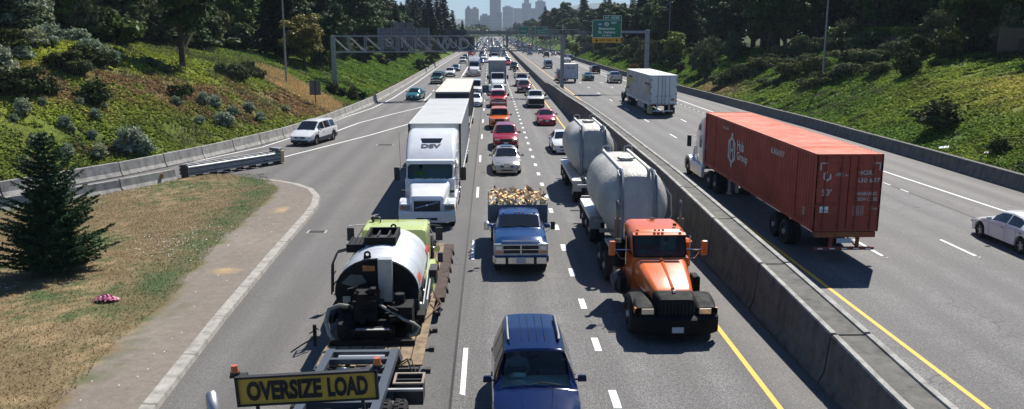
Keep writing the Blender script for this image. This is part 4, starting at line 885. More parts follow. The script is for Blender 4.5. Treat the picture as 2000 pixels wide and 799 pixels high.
# tall straw grass on the left bank, clover flowers, loose litter specks on the dirt
x, y, rs = scatter(60000, (-26, -15.5), (64, 96), lambda x, y: np.exp(-((y-90.3-(XL(y)-x-5)*.3)/3.6)**4-((XL(y)-x-5.6)/4.3)**4)*1.3, 6)
me = leaf_mesh('straw_grass', np.stack([x, y, ground(x, y)+rs.uniform(.05, .45, len(x))], 1), rs.normal(size=(len(x), 3))*np.array([1, 1, .2]), rs.uniform(.04, .08, len(x)), foliage('straw', [(.44, .30, .14), (.60, .44, .23), (.70, .56, .33)], .7, .2), 5, along=rs.normal(size=(len(x), 3))*.3+np.array([0, 0, 1.])); o = bpy.data.objects.new('straw_grass', me); COL.objects.link(o); tag(o, 'tall pale straw grass on the left bank below the lamp pole', 'grass', kind='stuff')
rs = np.random.RandomState(8); x = np.concatenate([rs.normal(-12.6, .9, 150), rs.normal(-16.3, .5, 30), rs.uniform(-10.5, -8, 30)]); y = np.concatenate([rs.normal(33.5, 1.6, 150), rs.normal(27.4, .4, 30), rs.uniform(17, 40, 30)])
me = leaf_mesh('clover_flowers', np.stack([x, y, island_h(x, y)+.05], 1), np.tile([0, -.3, 1.], (len(x), 1)), rs.uniform(.02, .05, len(x)), simple('clover white', (.7, .7, .66), .8, var=0), 1.2); o = bpy.data.objects.new('clover_flowers', me); COL.objects.link(o); tag(o, 'scattered tiny white clover flowers and scraps on the island', 'flowers', kind='stuff')
# ================= skyline =================
def tower(x, y, w_, d_, h, col, label, roof=None, fl=4.0, glass=.45, nw=None):
    b = empty('tower_block', (x, y, -5), 0, label, 'building'); m1 = simple('tower %s' % (col,), col, .7, var=.05, vs=.02)
    MB().bx((-w_/2, 0, 0), (w_/2, d_, h+5)).build('wall', m1, b); mb = MB(); n = int((h)/fl)
    for k in range(n): mb.bx((-w_/2+w_*.04, -.6, 7+k*fl), (w_/2-w_*.04, -.2, 7+k*fl+fl*glass)); mb.bx((-w_/2-.6, d_*.04, 7+k*fl), (-w_/2-.2, d_*.96, 7+k*fl+fl*glass)); mb.bx((w_/2+.2, d_*.04, 7+k*fl), (w_/2+.6, d_*.96, 7+k*fl+fl*glass))
    mb.build('window_bands', simple('tower glazing', (.10, .13, .17), .3, var=0), b)
    nn = nw or int(w_/7); mb = MB(); [mb.bx((-w_/2+w_*k/nn-.5, -1.1, 0), (-w_/2+w_*k/nn+.5, -.7, h+5)) for k in range(nn+1)]; mb.build('mullions', m1, b)
    if roof == 'pyramid': MB().add([(-w_/2, 0, h+5), (w_/2, 0, h+5), (w_/2, d_, h+5), (-w_/2, d_, h+5), (0, d_/2, h+5+w_*.75)], [(0, 1, 4), (1, 2, 4), (2, 3, 4), (3, 0, 4)]).build('roof', simple('slate roof', (.16, .19, .22), .6), b)
    elif roof == 'step': MB().bx((-w_*.28, d_*.2, h+5), (w_*.28, d_*.8, h+5+12)).bx((-w_*.12, d_*.35, h+17), (w_*.12, d_*.6, h+26)).build('roof', m1, b)
    elif roof == 'plant': MB().bx((-w_*.3, d_*.2, h+5), (w_*.25, d_*.8, h+10)).build('roof', m1, b)
    return b
def TW(px0, px1, ytop, Y, col, label, roof=None, **k):
    a = col_at(px0, Y); c = col_at(px1, Y); d = pix((px0+px1)/2, ytop); h = CAMH+d[2]/d[1]*Y; tower((a+c)/2, Y, c-a, (c-a)*.9, h, col, label, roof, **k)
TW(957, 978, -22, 2900, (.36, .32, .34), 'tallest pinkish-grey office tower in the skyline, running out of the top of the photo')
TW(829, 842, -18, 2700, (.42, .36, .36), 'thin pink tower edge between the left conifers')
TW(909, 921, 19, 2700, (.36, .27, .24), 'brick tower with a pointed pyramid roof, left in the skyline', 'pyramid')
TW(921, 935, 17, 2750, (.34, .28, .27), 'flat-topped brown tower joined to the right of the pyramid-roofed one', 'plant')
TW(982, 1002, 14, 3000, (.42, .42, .42), 'pale broad office block right of the tallest tower', 'plant')
TW(1003, 1020, 16, 3100, (.36, .38, .40), 'low grey block between the pale office block and the stepped tower')
TW(1020, 1037, 6, 3050, (.32, .34, .37), 'grey tower with a stepped top', 'step')
TW(1046, 1065, 3, 3100, (.30, .33, .37), 'blue-grey slab tower, rightmost in the skyline', 'plant')
TW(938, 957, 30, 2500, (.30, .33, .36), 'low blue-grey block left of the tallest tower', 'plant')
TW(940, 960, 38, 2200, (.40, .38, .36), 'low tan block in front of the skyline, left of centre')
TW(958, 980, 33, 2300, (.46, .45, .42), 'low pale building at the foot of the tallest tower')
TW(970, 980, 24, 2850, (.16, .18, .24), 'small dark block overlapping the foot of the tallest tower')
TW(921, 938, 40, 2100, (.42, .42, .44), 'low pale building below the brown tower')
TW(1037, 1047, 16, 3000, (.34, .36, .38), 'small grey block left of the slab tower')
# ================= vehicles: shared pieces =================
_b0 = MB.build
def build2(s, name, mats, parent=None, bevel=0, label=None, seg=2):
    o = _b0(s, name, mats, parent, bevel, label, seg)
    if any(s.s): o.data.set_sharp_from_angle(angle=R(34))
    return o
MB.build = build2
def rrect(w_, z0, z1, r, y, n=4, shear=0, x0=0, flat_bottom=False):
    """rounded rectangle ring in the x-z plane at y (y moves back by shear*(z-z0))"""
    pts = []; h = w_/2; r = min(r, h*.99, (z1-z0)*.49)
    for cx, cz, a0 in ((h-r, z1-r, 0), (-h+r, z1-r, 90), (-h+r, z0+r, 180), (h-r, z0+r, 270)):
        for k in range(n+1):
            a = R(a0+90*k/n); x = cx+r*math.cos(a); z = cz+r*math.sin(a); pts.append((x+x0, y-shear*(z-z0), z))
    return pts
_wm = {}
def wheel(parent, x, y, r=.33, w_=.22, name='wheel', dual=False, rimcol=None, lod=0):
    """tyre with its rim; outer face on the side of x"""
    key = (round(r, 2), round(w_, 2), x > 0, dual, id(rimcol), lod); sg = 1 if x > 0 else -1
    if key not in _wm:
        mb = MB(); ws = [0] if not dual else [0, -sg*(w_+.06)]
        for o_ in ws:
            prof = [(-w_/2, r*.62), (-w_/2, r*.90), (-w_/2+.03, r*.985), (-w_*.15, r), (w_*.15, r), (w_/2-.03, r*.985), (w_/2, r*.90), (w_/2, r*.62)]
            n = 22 if lod < 1 else 12; rings = []
            for k in range(n+1): a = 2*math.pi*k/n; rings.append([(p[0]+o_, p[1]*math.cos(a), p[1]*math.sin(a)) for p in prof])
            mb.loft(rings, 0, True, False, closed=False); mb.cyl((o_-w_*.3, 0, 0), (o_+w_*.3, 0, 0), r*.62, n=n)
            if r > .45 and lod < 1:
                for k in range(26):
                    a = 2*math.pi*k/26
                    for s in (-1, 1): mb.box((o_+s*w_*.2, math.cos(a+s*.06)*r, math.sin(a+s*.06)*r), (w_*.32, .05, .025), rx=a+math.pi/2)
        tm = mb.build('tyre', RUB); rb = MB(); xo = sg*(w_/2-.03); ri = r*.64
        if dual or r > .45:
            rb.cyl((xo-sg*.06, 0, 0), (xo-sg*.05, 0, 0), ri, n=18); rb.cyl((xo-sg*.05, 0, 0), (xo+sg*.05, 0, 0), ri*.42, ri*.34, n=12)
            for k in range(10): a = k*.628; rb.cyl((xo-sg*.05, math.cos(a)*ri*.62, math.sin(a)*ri*.62), (xo-sg*.02, math.cos(a)*ri*.62, math.sin(a)*ri*.62), .018, n=5)
            rb.cyl((xo-sg*.06, 0, 0), (xo, 0, 0), ri, ri*.94, n=18, caps=False)
        else:
            rb.cyl((xo-sg*.05, 0, 0), (xo+sg*.0, 0, 0), ri, ri*.97, n=16, caps=False); rb.cyl((xo-sg*.03, 0, 0), (xo+sg*.012, 0, 0), ri*.25, n=10)
            for k in range(5): a = k*1.2566; rb.box((xo-sg*.012, math.cos(a)*ri*.55, math.sin(a)*ri*.55), (.03, .075, ri*.92), rx=a-math.pi/2)
            rb.cyl((xo-sg*.07, 0, 0), (xo-sg*.06, 0, 0), ri*.98, n=14, mat=1)
        rm = rb.build('rim', [rimcol or RIM, BLACK]); _wm[key] = (tm.data, rm.data); bpy.data.objects.remove(tm); bpy.data.objects.remove(rm)
    t = bpy.data.objects.new('tyre', _wm[key][0]); COL.objects.link(t); t.name = name; t.location = (x, y, r); t.parent = parent
    q = bpy.data.objects.new('rim', _wm[key][1]); COL.objects.link(q); q.parent = t; return t
# ---- passenger vehicles: local +y is forward, origin on the ground under the front bumper, s = metres back from the nose ----
KINDS = {
 'sedan': dict(L=4.75, W=1.80, H=1.43, r=.32, ax=(.92, 3.68), hz0=.66, hz=.93, sc=1.28, sf=2.05, sr=3.25, sb=3.98, tz=1.06, te=.92, belt=.90, beltr=.98, rw=.66),
 'coupe': dict(L=4.5, W=1.76, H=1.36, r=.32, ax=(.88, 3.5), hz0=.62, hz=.88, sc=1.3, sf=2.05, sr=2.95, sb=3.85, tz=1.0, te=.88, belt=.86, beltr=.95, rw=.64),
 'hatch': dict(L=4.2, W=1.74, H=1.46, r=.31, ax=(.85, 3.40), hz0=.70, hz=.98, sc=1.05, sf=1.85, sr=3.45, sb=4.02, tz=1.02, te=.90, belt=.94, beltr=1.02, rw=.68),
 'suv': dict(L=4.75, W=1.88, H=1.72, r=.36, ax=(.92, 3.70), hz0=.86, hz=1.12, sc=1.2, sf=1.92, sr=4.2, sb=4.62, tz=1.12, te=1.0, belt=1.08, beltr=1.14, rw=.70),
 'boxsuv': dict(L=4.6, W=1.86, H=1.78, r=.37, ax=(.85, 3.6), hz0=.98, hz=1.14, sc=1.35, sf=1.72, sr=4.38, sb=4.56, tz=1.15, te=1.0, belt=1.1, beltr=1.12, rw=.74),
 'minivan': dict(L=5.0, W=1.95, H=1.76, r=.33, ax=(.95, 4.0), hz0=.76, hz=1.10, sc=.98, sf=1.92, sr=4.45, sb=4.88, tz=1.12, te=.98, belt=1.04, beltr=1.10, rw=.72),
 'van': dict(L=5.4, W=1.98, H=2.05, r=.36, ax=(.9, 4.3), hz0=.95, hz=1.2, sc=.95, sf=1.55, sr=5.22, sb=5.36, tz=1.2, te=1.1, belt=1.15, beltr=1.15, rw=.80),
 'pickup': dict(L=5.7, W=1.98, H=1.86, r=.39, ax=(.98, 4.5), hz0=1.08, hz=1.24, sc=1.45, sf=2.0, sr=3.45, sb=3.66, tz=1.28, te=1.26, belt=1.2, beltr=1.24, rw=.72, bed=(3.82, 5.62, .72)),
 'bluesuv': dict(L=4.95, W=1.86, H=1.76, r=.36, ax=(1.0, 3.95), hz0=.88, hz=1.11, sc=1.58, sf=2.32, sr=4.62, sb=4.86, tz=1.12, te=1.0, belt=1.08, beltr=1.12, rw=.70),
 'oldpickup': dict(L=3.55, W=1.95, H=1.80, r=.38, ax=(.78, 30), hz0=1.16, hz=1.36, sc=1.42, sf=2.08, sr=3.25, sb=3.42, tz=1.3, te=1.2, belt=1.26, beltr=1.26, rw=.77, sq=1),
}
def sec(k, s):
    L = k['L']; W = k['W']/2; sq = k.get('sq', 0)
    if sq: w_ = W*np.interp(s, [0, .04, .3, L-.1, L], [.93, .97, 1, 1, .98])
    else: w_ = W*np.interp(s, [0, .05, .2, .5, 1.1, L-1.0, L-.4, L-.1, L], [.70, .79, .88, .95, 1, 1, .965, .91, .84])
    g = .24 if k['r'] < .35 else .32
    zt = np.interp(s, [0, .05, .16, .45, k['sc'], k['sf'], (k['sf']+k['sr'])/2, k['sr'], k['sb'], L-.12, L], [k['hz0']-.22, k['hz0']-.06, k['hz0']+.01, k['hz0']+.09+(k['hz']-k['hz0'])*.12, k['hz'], k['H']-.05, k['H'], k['H']-.05, k['tz'], k['te'], k['te']-.16])
    bl = np.interp(s, [0, k['sc'], k['sb'], L], [k['hz0']-.1, k['belt'], k['beltr'], k['te']-.12]); bl = min(bl, zt-.045)
    ws = np.interp(s, [0, k['sc']-.25, k['sc'], k['sf'], k['sr'], k['sb'], L], [.80, .84, .82, k['rw'], k['rw']*.97, .80, .78])
    zl = float(np.interp(s, [0, .3, L-.4, L], [g+.04, g, g, g+.08])); ra = k['r']+.07
    for a in k['ax']:
        if abs(s-a) < ra: zl = max(zl, k['r']+math.sqrt(ra*ra-(s-a)**2))
    b3 = max(bl-.13, zl+.03); b4 = max(bl, zl+.05)
    p = [(w_-.12, zl), (w_-.02, zl+.015), (w_, zl+(b3-zl)*.45), (w_*.992, b3), (w_*.955, b4), (w_*ws, zt-.04), (w_*ws*.86, zt-.008), (w_*ws*.45, zt+.012), (0, zt+.016)]
    if 'bed' in k:
        a, b, fl = k['bed']
        if a <= s <= b: p[4] = (w_*.97, k['tz']-.03); p[5] = (w_*.95, k['tz']); p[6] = (w_*.90, k['tz']-.02); p[7] = (w_*.89, fl); p[8] = (0, fl)
        elif s > k['sb']: p[4] = (w_*.97, k['tz']-.03); p[5] = (w_*.95, k['tz']); p[6] = (w_*.9, k['tz']); p[7] = (w_*.5, k['tz']); p[8] = (0, k['tz'])
    return p
def topz(k, s, x):
    p = sec(k, s)[5:]; xs = [q[0] for q in p][::-1]; zs = [q[1] for q in p][::-1]; return float(np.interp(abs(x), xs, zs)), p[0][0]
CARS = {}
def car_mesh(kind, pm, lod=0, rear=False, open_=False, two=False, noglass_rear=False, lower=None, hubs=None):
    """root empty with all parts (or one mesh for the far ones)"""
    k = KINDS[kind]; L = k['L']; W = k['W']; st = sorted(set([round(v, 3) for v in list(np.arange(0, L, .09 if lod == 0 else .16 if lod == 1 else .3))+[0, .05, .16, k['sc'], k['sc']+.05, k['sf']-.05, k['sf'], k['sr'], k['sb'], L-.12, L]+[a+d for a in k['ax'] if a < L for d in (-k['r']-.072, -k['r']-.05, -k['r'], 0, k['r'], k['r']+.05, k['r']+.072)]+([k['bed'][0]-.01, k['bed'][0], k['bed'][1], k['bed'][1]+.01] if 'bed' in k else [])]))
    body = MB(); rings = []
    for s in st:
        h = sec(k, s); rings.append([(x, -s, z) for x, z in h]+[(-x, -s, z) for x, z in h[-2::-1]])
    n = len(rings[0]); vs = [p for r_ in rings for p in r_]; fs = []; ms = []
    for i in range(len(st)-1):
        sm = (st[i]+st[i+1])/2
        for j in range(n):
            if open_ and k['sc']+.05 < sm < k['sf']-.05 and 5 <= j <= 10: continue
            fs.append((i*n+j, i*n+(j+1) % n, (i+1)*n+(j+1) % n, (i+1)*n+j)); ms.append(1 if j == n-1 else (2 if lower and j in (0, 1, 14, 15) else 0))
    for f, m_ in zip(fs, ms): body.f.append(f); body.m.append(m_); body.s.append(True)
    body.v = vs; body.add(rings[0], [tuple(range(n))]); body.add(rings[-1], [tuple(range(n))])
    parts = [('body', body, [pm, BLACK, lower or pm], 0)]
    def strip(s0, s1, fill=.93, off=.008):
        mb = MB(); nn = 4 if lod < 2 else 2; uu = np.linspace(-1, 1, 9 if lod < 2 else 5); rg = []
        sl = (topz(k, s1, 0)[0]-topz(k, s0, 0)[0])/(s1-s0); nr = Vector((0, 1*sl, 1)).normalized()
        for s in np.linspace(s0, s1, nn+1):
            w0 = topz(k, s, 0)[1]; row = []
            for u in uu: x = u*w0*fill; z = topz(k, s, x)[0]; row.append((x, -s+nr.y*off, z+nr.z*off))
            rg.append(row)
        mb.loft(rg, 0, True, False, closed=False); return mb
    parts.append(('windshield', strip(k['sc']+.04, k['sf']-.045), [CLEAR if open_ else GLASS], 0))
    if not noglass_rear: parts.append(('rear_window', strip(k['sr']+.06, k['sb']-.07, .88), [GLASS], 0))
    def side(s0, s1, sg, t0=.10, t1=.90, off=.007):
        mb = MB(); rg = []
        for s in np.linspace(s0, s1, 7 if lod < 2 else 3):
            p = sec(k, s); a = p[4]; b = p[5]
            rg.append([(sg*(a[0]+(b[0]-a[0])*t+off), -s, a[1]+(b[1]-a[1])*t) for t in (t0, (t0+t1)/2, t1)])
        mb.loft(rg, 0, True, False, closed=False); return mb
    smid = (k['sc']+k['sb'])/2+.05; wins = [(k['sc']+.42, smid-.04), (smid+.04, k['sb']-.45)]
    if kind in ('suv', 'boxsuv', 'minivan', 'bluesuv'): e = (k['sb']-.2-k['sc']-.42)/3; a = k['sc']+.42; wins = [(a, a+e-.05), (a+e+.03, a+2*e-.05), (a+2*e+.03, a+3*e-.1)]
    if kind == 'van': wins = [(k['sc']+.3, k['sc']+1.15)]
    if kind == 'oldpickup': wins = [(k['sc']+.45, k['sr']-.12)]
    for sg in (-1, 1):
        for a, b in wins: parts.append(('side_window', side(a, b, sg), [GLASS], 0))
    def sub(nm, mb, mats, bev=0): parts.append((nm, mb, mats, bev))
    hx = W*.335; hzz = k['hz0']-.10
    if kind != 'oldpickup':
        for sg in (-1, 1):
            big = kind in ('pickup', 'boxsuv', 'van'); mb = MB(); mb.box((sg*hx, -.10, hzz), (W*.19, .13, .19 if big else .13), rz=-sg*(.12 if big else .32)); sub('headlight', mb, [LAMP], .015)
        mb = MB(); gw = W*.42; gh = .24 if kind in ('pickup', 'boxsuv', 'van', 'suv') else .12; mb.box((0, -.025, hzz-.03), (gw, .07, gh))
        sub('grille', mb, [BLACK], .01)
        if lod < 2:
            mb = MB(); mb.box((0, .0, k['hz0']-.42), (W*.70, .12, .2)); sub('bumper', mb, [lower or (pm if kind in ('sedan', 'coupe', 'hatch') else BLACK)], .03)
            mb = MB(); mb.box((0, .035, k['hz0']-.36), (W*.38, .07, .07)); sub('air_intake', mb, [BLACK], .01)
            mb = MB(); mb.box((0, .068, .47 if k['H'] < 1.6 else .56), (.31, .02, .15)); sub('number_plate', mb, [PLATE])
            if kind == 'pickup': mb = MB(); mb.box((0, .02, .62), (W*.82, .1, .2)); sub('bumper', mb, [CHROME], .02); mb = MB(); mb.box((0, .012, hzz+.08), (gw+.05, .02, .025)); mb.box((0, .012, hzz-.14), (gw+.05, .02, .025)); sub('grille_trim', mb, [CHROME])
    tl = MB() ; tz_ = k['te']-.10 if k['H'] < 1.6 else k['te']-.02
    for sg in (-1, 1):
        mb = MB(); tall = kind in ('suv', 'boxsuv', 'minivan', 'van', 'pickup', 'bluesuv'); mb.box((sg*W*.375, -L+.05, tz_-(.08 if tall else .02)), (W*.09 if tall else W*.2, .14, .34 if tall else .13)); sub('tail_light', mb, [TAIL], .01)
    if lod < 2:
        mb = MB(); mb.box((0, -L+.01, .50 if k['H'] < 1.6 else .56), (W*.80, .14, .2)); sub('bumper', mb, [lower or (pm if kind in ('sedan', 'coupe', 'hatch', 'minivan') else BLACK)], .03)
        mb = MB(); mb.box((0, -L-.03, .74), (.31, .03, .15)); sub('number_plate', mb, [PLATE])
        for sg in (-1, 1):
            mb = MB(); zz = k['belt']+.08; xx = W*.5+.09; mb.box((sg*xx, -k['sc']-.42, zz), (.2, .10, .14), top=(.85, .9)); mb.box((sg*(xx-.12), -k['sc']-.42, zz-.03), (.12, .04, .04)); sub('mirror', mb, [BLACK if kind in ('pickup', 'boxsuv', 'van') else pm], .02)
        for sg in (-1, 1):
            mb = MB()
            for s in ([k['sc']+.32, smid, k['sb']-.62] if kind not in ('van', 'oldpickup') else [k['sc']+.3, k['sc']+1.2]):
                zp = [sec(k, s)[j] for j in (1, 2, 3, 4)]
                for d in (0,): mb.loft([[(sg*(x+.004), -s-.007, z) for x, z in zp], [(sg*(x+.004), -s+.007, z) for x, z in zp]], 0, False, False, closed=False)
            for s in ([k['sc']+1.2, smid+.95] if kind not in ('van', 'oldpickup') else [k['sc']+1.05]):
                p = sec(k, s)[3]; mb.box((sg*(p[0]+.012), -s, p[1]-.02), (.03, .17, .03))
            sub('door_seam', mb, [BLACK])
        mb = MB(); w0 = topz(k, k['sc'], 0)[1]
        for x in (-.42, .12): mb.tube([(x, -k['sc']-.02, topz(k, k['sc']+.02, 0)[0]+.03), (x+.42*w0/.7, -k['sc']-.10, topz(k, k['sc']+.10, 0)[0]+.03)], .010, 4)
        sub('wiper', mb, [BLACK])
    return k, parts
def car(kind, paintm, x, y, label, cat, group=None, heading=180, lod=0, name=None, rear=False, **kw):
    """heading 180 faces the camera; (x, y) is the middle of the front bumper on the road"""
    key = (kind, paintm.name, lod, tuple(sorted((a, str(b)) for a, b in kw.items())))
    nm = name or {'sedan': 'sedan', 'coupe': 'coupe', 'hatch': 'hatchback', 'suv': 'sport_utility_vehicle', 'boxsuv': 'boxy_utility_vehicle', 'minivan': 'minivan', 'van': 'van', 'pickup': 'pickup_truck', 'bluesuv': 'sport_utility_vehicle', 'oldpickup': 'pickup_truck'}[kind]
    if key in CARS: t = copy_tree(CARS[key])
    else:
        k, parts = car_mesh(kind, paintm, lod, **kw)
        if lod >= 2:
            allm = MB(); mats = []
            for pn, mb, ms, bv in parts:
                for m_ in ms:
                    if m_ not in mats: mats.append(m_)
                b_ = len(allm.v); allm.v += mb.v; allm.f += [tuple(i+b_ for i in f) for f in mb.f]; allm.m += [mats.index(ms[min(i, len(ms)-1)]) for i in mb.m]; allm.s += mb.s
            mats.append(RUB)
            for a in k['ax']:
                for sg in (-1, 1): allm.cyl((sg*(k['W']/2-.24), -a, k['r']), (sg*(k['W']/2-.02), -a, k['r']), k['r'], n=12, mat=len(mats)-1)
            mats.append(RIM)
            for a in k['ax']:
                for sg in (-1, 1): allm.cyl((sg*(k['W']/2-.05), -a, k['r']), (sg*(k['W']/2-.005), -a, k['r']), k['r']*.6, n=10, mat=len(mats)-1)
            t = allm.build(nm, mats)
        else:
            t = empty(nm); objs = {}
            for pn, mb, ms, bv in parts:
                par = t
                if pn in ('door_seam', 'wiper', 'grille_trim'): par = objs.get('body', t)
                o = mb.build(pn, ms, par, bv); objs.setdefault(pn, o)
            for a in k['ax']:
                if a > k['L']: continue
                for sg in (-1, 1): wheel(t, sg*(k['W']/2-.13), -a, k['r'], .22, lod=0 if lod == 0 else 1)
        CARS[key] = t
    t.location = (x, y, .004); t.rotation_euler = (0, 0, R(heading)); t.name = nm
    for q in ('group',):
        if q in t: del t[q]
    return tag(t, label, cat, group)
# ---- people ----
def person(loc, rz, joints, radii, edges, clothes, skin, hair, label, name='person', scale=1, head=None, split_z=None, pants=None):
    """one continuous skinned body; joints are metres relative to the pelvis"""
    me = bpy.data.meshes.new(name); me.from_pydata(joints, edges, []); me.update()
    o = bpy.data.objects.new(name, me); COL.objects.link(o); o.location = loc; o.rotation_euler = (0, 0, rz); o.scale = (scale,)*3
    sk = o.modifiers.new('skin', 'SKIN'); sk.use_smooth_shade = True
    for v, r in zip(me.skin_vertices[0].data, radii): v.radius = r if isinstance(r, tuple) else (r, r)
    me.skin_vertices[0].data[0].use_root = True
    ss = o.modifiers.new('subdivision', 'SUBSURF'); ss.levels = 2; ss.render_levels = 2
    bpy.context.view_layer.update(); dg = bpy.context.evaluated_depsgraph_get(); m2 = bpy.data.meshes.new_from_object(o.evaluated_get(dg)); o.modifiers.clear(); o.data = m2; o.name = name
    m2.materials.clear(); [m2.materials.append(m_) for m_ in (clothes, skin, pants or clothes)]
    hd = Vector(head)
    for p in m2.polygons:
        c = p.center; p.use_smooth = True; p.material_index = 1 if (c-hd).length < .17 or any((c-Vector(h)).length < .14 for h in HANDS) else (2 if split_z is not None and c.z < split_z and c.y > -.2 and abs(c.x) < .4 else 0)
    return tag(o, label, 'person')
HANDS = []
def seated(loc, rz, vest, label, ride=False, helmet=False):
    """figure sitting, facing local +y, hands on a wheel or handlebar in front"""
    J = [(0, 0, 0), (0, -.03, .22), (0, -.02, .42), (0, .0, .50), (0, .03, .60), (0, .05, .72)]; Rr = [(.17, .13), (.16, .12), (.19, .12), .06, (.075, .09), (.07, .085)]; E = [(0, 1), (1, 2), (2, 3), (3, 4), (4, 5)]
    HANDS.clear()
    for sg in (-1, 1):
        b = len(J); J += [(sg*.20, -.02, .40), (sg*.27, .10, .20), (sg*.19, .38, .26), (sg*.17, .45, .28)]; Rr += [.06, .048, .035, (.038, .02)]; E += [(2, b), (b, b+1), (b+1, b+2), (b+2, b+3)]; HANDS.append((sg*.17, .47, .28))
        for f in range(4):
            q = len(J); J += [(sg*(.14+.022*f), .51, .285-.004*f), (sg*(.14+.022*f), .535, .26-.003*f)]; Rr += [.0095, .008]; E += [(b+3, q), (q, q+1)]
        q = len(J); J += [(sg*.125, .47, .26), (sg*.12, .50, .245)]; Rr += [.011, .009]; E += [(b+3, q), (q, q+1)]
        q = len(J); kz = .08 if not ride else -.02; J += [(sg*.11, .02, -.02), (sg*.16 if not ride else sg*.24, .44, kz), (sg*.15 if not ride else sg*.25, .50 if not ride else .28, -.36), (sg*.15 if not ride else sg*.25, .62 if not ride else .42, -.40)]; Rr += [.10, .07, .05, .04]; E += [(0, q), (q, q+1), (q+1, q+2), (q+2, q+3)]
    SKIN = simple('skin', (.45, .27, .19), .6, var=.1); HAIR = simple('hair', (.05, .035, .025), .8)
    o = person(loc, rz, J, Rr, E, vest, SKIN, HAIR, label, head=(0, .04, .69), split_z=.05, pants=simple('dark trousers', (.04, .045, .06), .85))
    mb = MB(); mb.ball((0, .03 if helmet else .02, .745), .105 if not helmet else .14, 12, sc=(.86, 1.0, .85)); mb.build('helmet' if helmet else 'hair', simple('helmet black', (.03, .03, .035), .25, 0, 1, 0) if helmet else HAIR, o)
    mb = MB()
    for sg in (-1, 1): mb.ball((sg*.035, .135, .685), .013, 6); mb.ball((sg*.088, .035, .675), .022, 6, sc=(.4, .8, 1.3))
    mb.ball((0, .15, .655), .018, 6, sc=(.8, 1, 1.4)); mb.ball((0, .135, .618), .02, 6, sc=(1.6, .5, .4)); mb.build('face', simple('face features', (.30, .15, .11), .6, var=0), o)
    return o
HIVIS = simple('hi vis vest', (.45, .75, .05), .7, var=.1)
# ================= heavy vehicles =================
WHITE = paint('semi white', (.78, .79, .80), 0, .3); TRW = simple('trailer white', (.52, .53, .52), .5, .05, var=.14, vs=.6); TRG = simple('trailer grey side', (.50, .51, .50), .5, .1, var=.2, vs=.6)
ALU = simple('dull aluminium', (.50, .51, .52), .38, .8, var=.2); RUSTY = simple('rusty chassis', (.16, .075, .045), .85, var=.4)
def glass_front(par, ring, mat, frame_mat, inset=.07, name='windshield', zmin=None):
    """fill the open front of a cab: painted border and a glass pane"""
    c = Vector((sum(p[0] for p in ring)/len(ring), sum(p[1] for p in ring)/len(ring), sum(p[2] for p in ring)/len(ring)))
    inner = []
    for p in ring:
        v = Vector(p); d = v-c; inner.append(c+Vector((d.x*(1-inset/abs(max(.3, max(q[0] for q in ring)-c.x))), d.y, d.z))*1.0)
    zr = max(p[2] for p in ring)-c.z; inner = [Vector((p.x, c.y+(p.y-c.y)*(1-inset/zr), c.z+(p.z-c.z)*(1-inset/zr))) for p in inner]
    mb = MB(); mb.loft([ring, [tuple(p) for p in inner]], 0, False, False); mb.build('windshield_frame', frame_mat, par)
    mb = MB(); mb.add(inner, [tuple(range(len(inner)))]); o = mb.build(name, mat, par); return o
def side_glass(par, sg, x, pts, name='side_window'):
    mb = MB(); mb.prism([(y, z) for y, z in pts], sg*x, sg*(x+.012), 'x'); mb.build(name, GLASS, par, .01)
def big_mirror(par, sg, x, y, z, mat=None, w_=.2, h=.5, arm=.35):
    mb = MB(); mb.box((sg*(x+arm), y, z), (w_, .12, h)); o = mb.build('mirror', mat or BLACK, par, .03)
    mb = MB(); mb.tube([(sg*x, y-.05, z+h*.45), (sg*(x+arm), y, z+h*.5)], .018, 5); mb.tube([(sg*x, y-.05, z-h*.45), (sg*(x+arm), y, z-h*.5)], .018, 5); mb.build('mirror_arm', STEEL, o)
def tractor_rear(par, y0, y1, duals=(), fr=.52, w_=2.44, tanks=True, tk=ALU, steer=None):
    mb = MB()
    for sg in (-1, 1): mb.bx((sg*.38-.04, y1, .72), (sg*.38+.04, y0, 1.0))
    for k in range(4): mb.bx((-.4, y1+.3+k*.9, .8), (.4, y1+.38+k*.9, .95))
    mb.build('chassis', BLACK, par)
    for y in duals:
        for sg in (-1, 1): wheel(par, sg*(w_/2-.15), y, .50, .27, dual=True, rimcol=ALU)
    if steer is not None:
        for sg in (-1, 1): wheel(par, sg*(w_/2-.16), steer, .50, .28, rimcol=ALU)
    if tanks:
        for sg in (-1, 1): mb = MB(); mb.cyl((sg*(w_/2-.32), y0-.2, .70), (sg*(w_/2-.32), y0-1.5, .70), .30, n=16); mb.build('fuel_tank', tk, par); mb = MB(); mb.box((sg*(w_/2-.12), y0-.7, .95), (.2, .9, .05)); mb.build('step', STEEL, par)
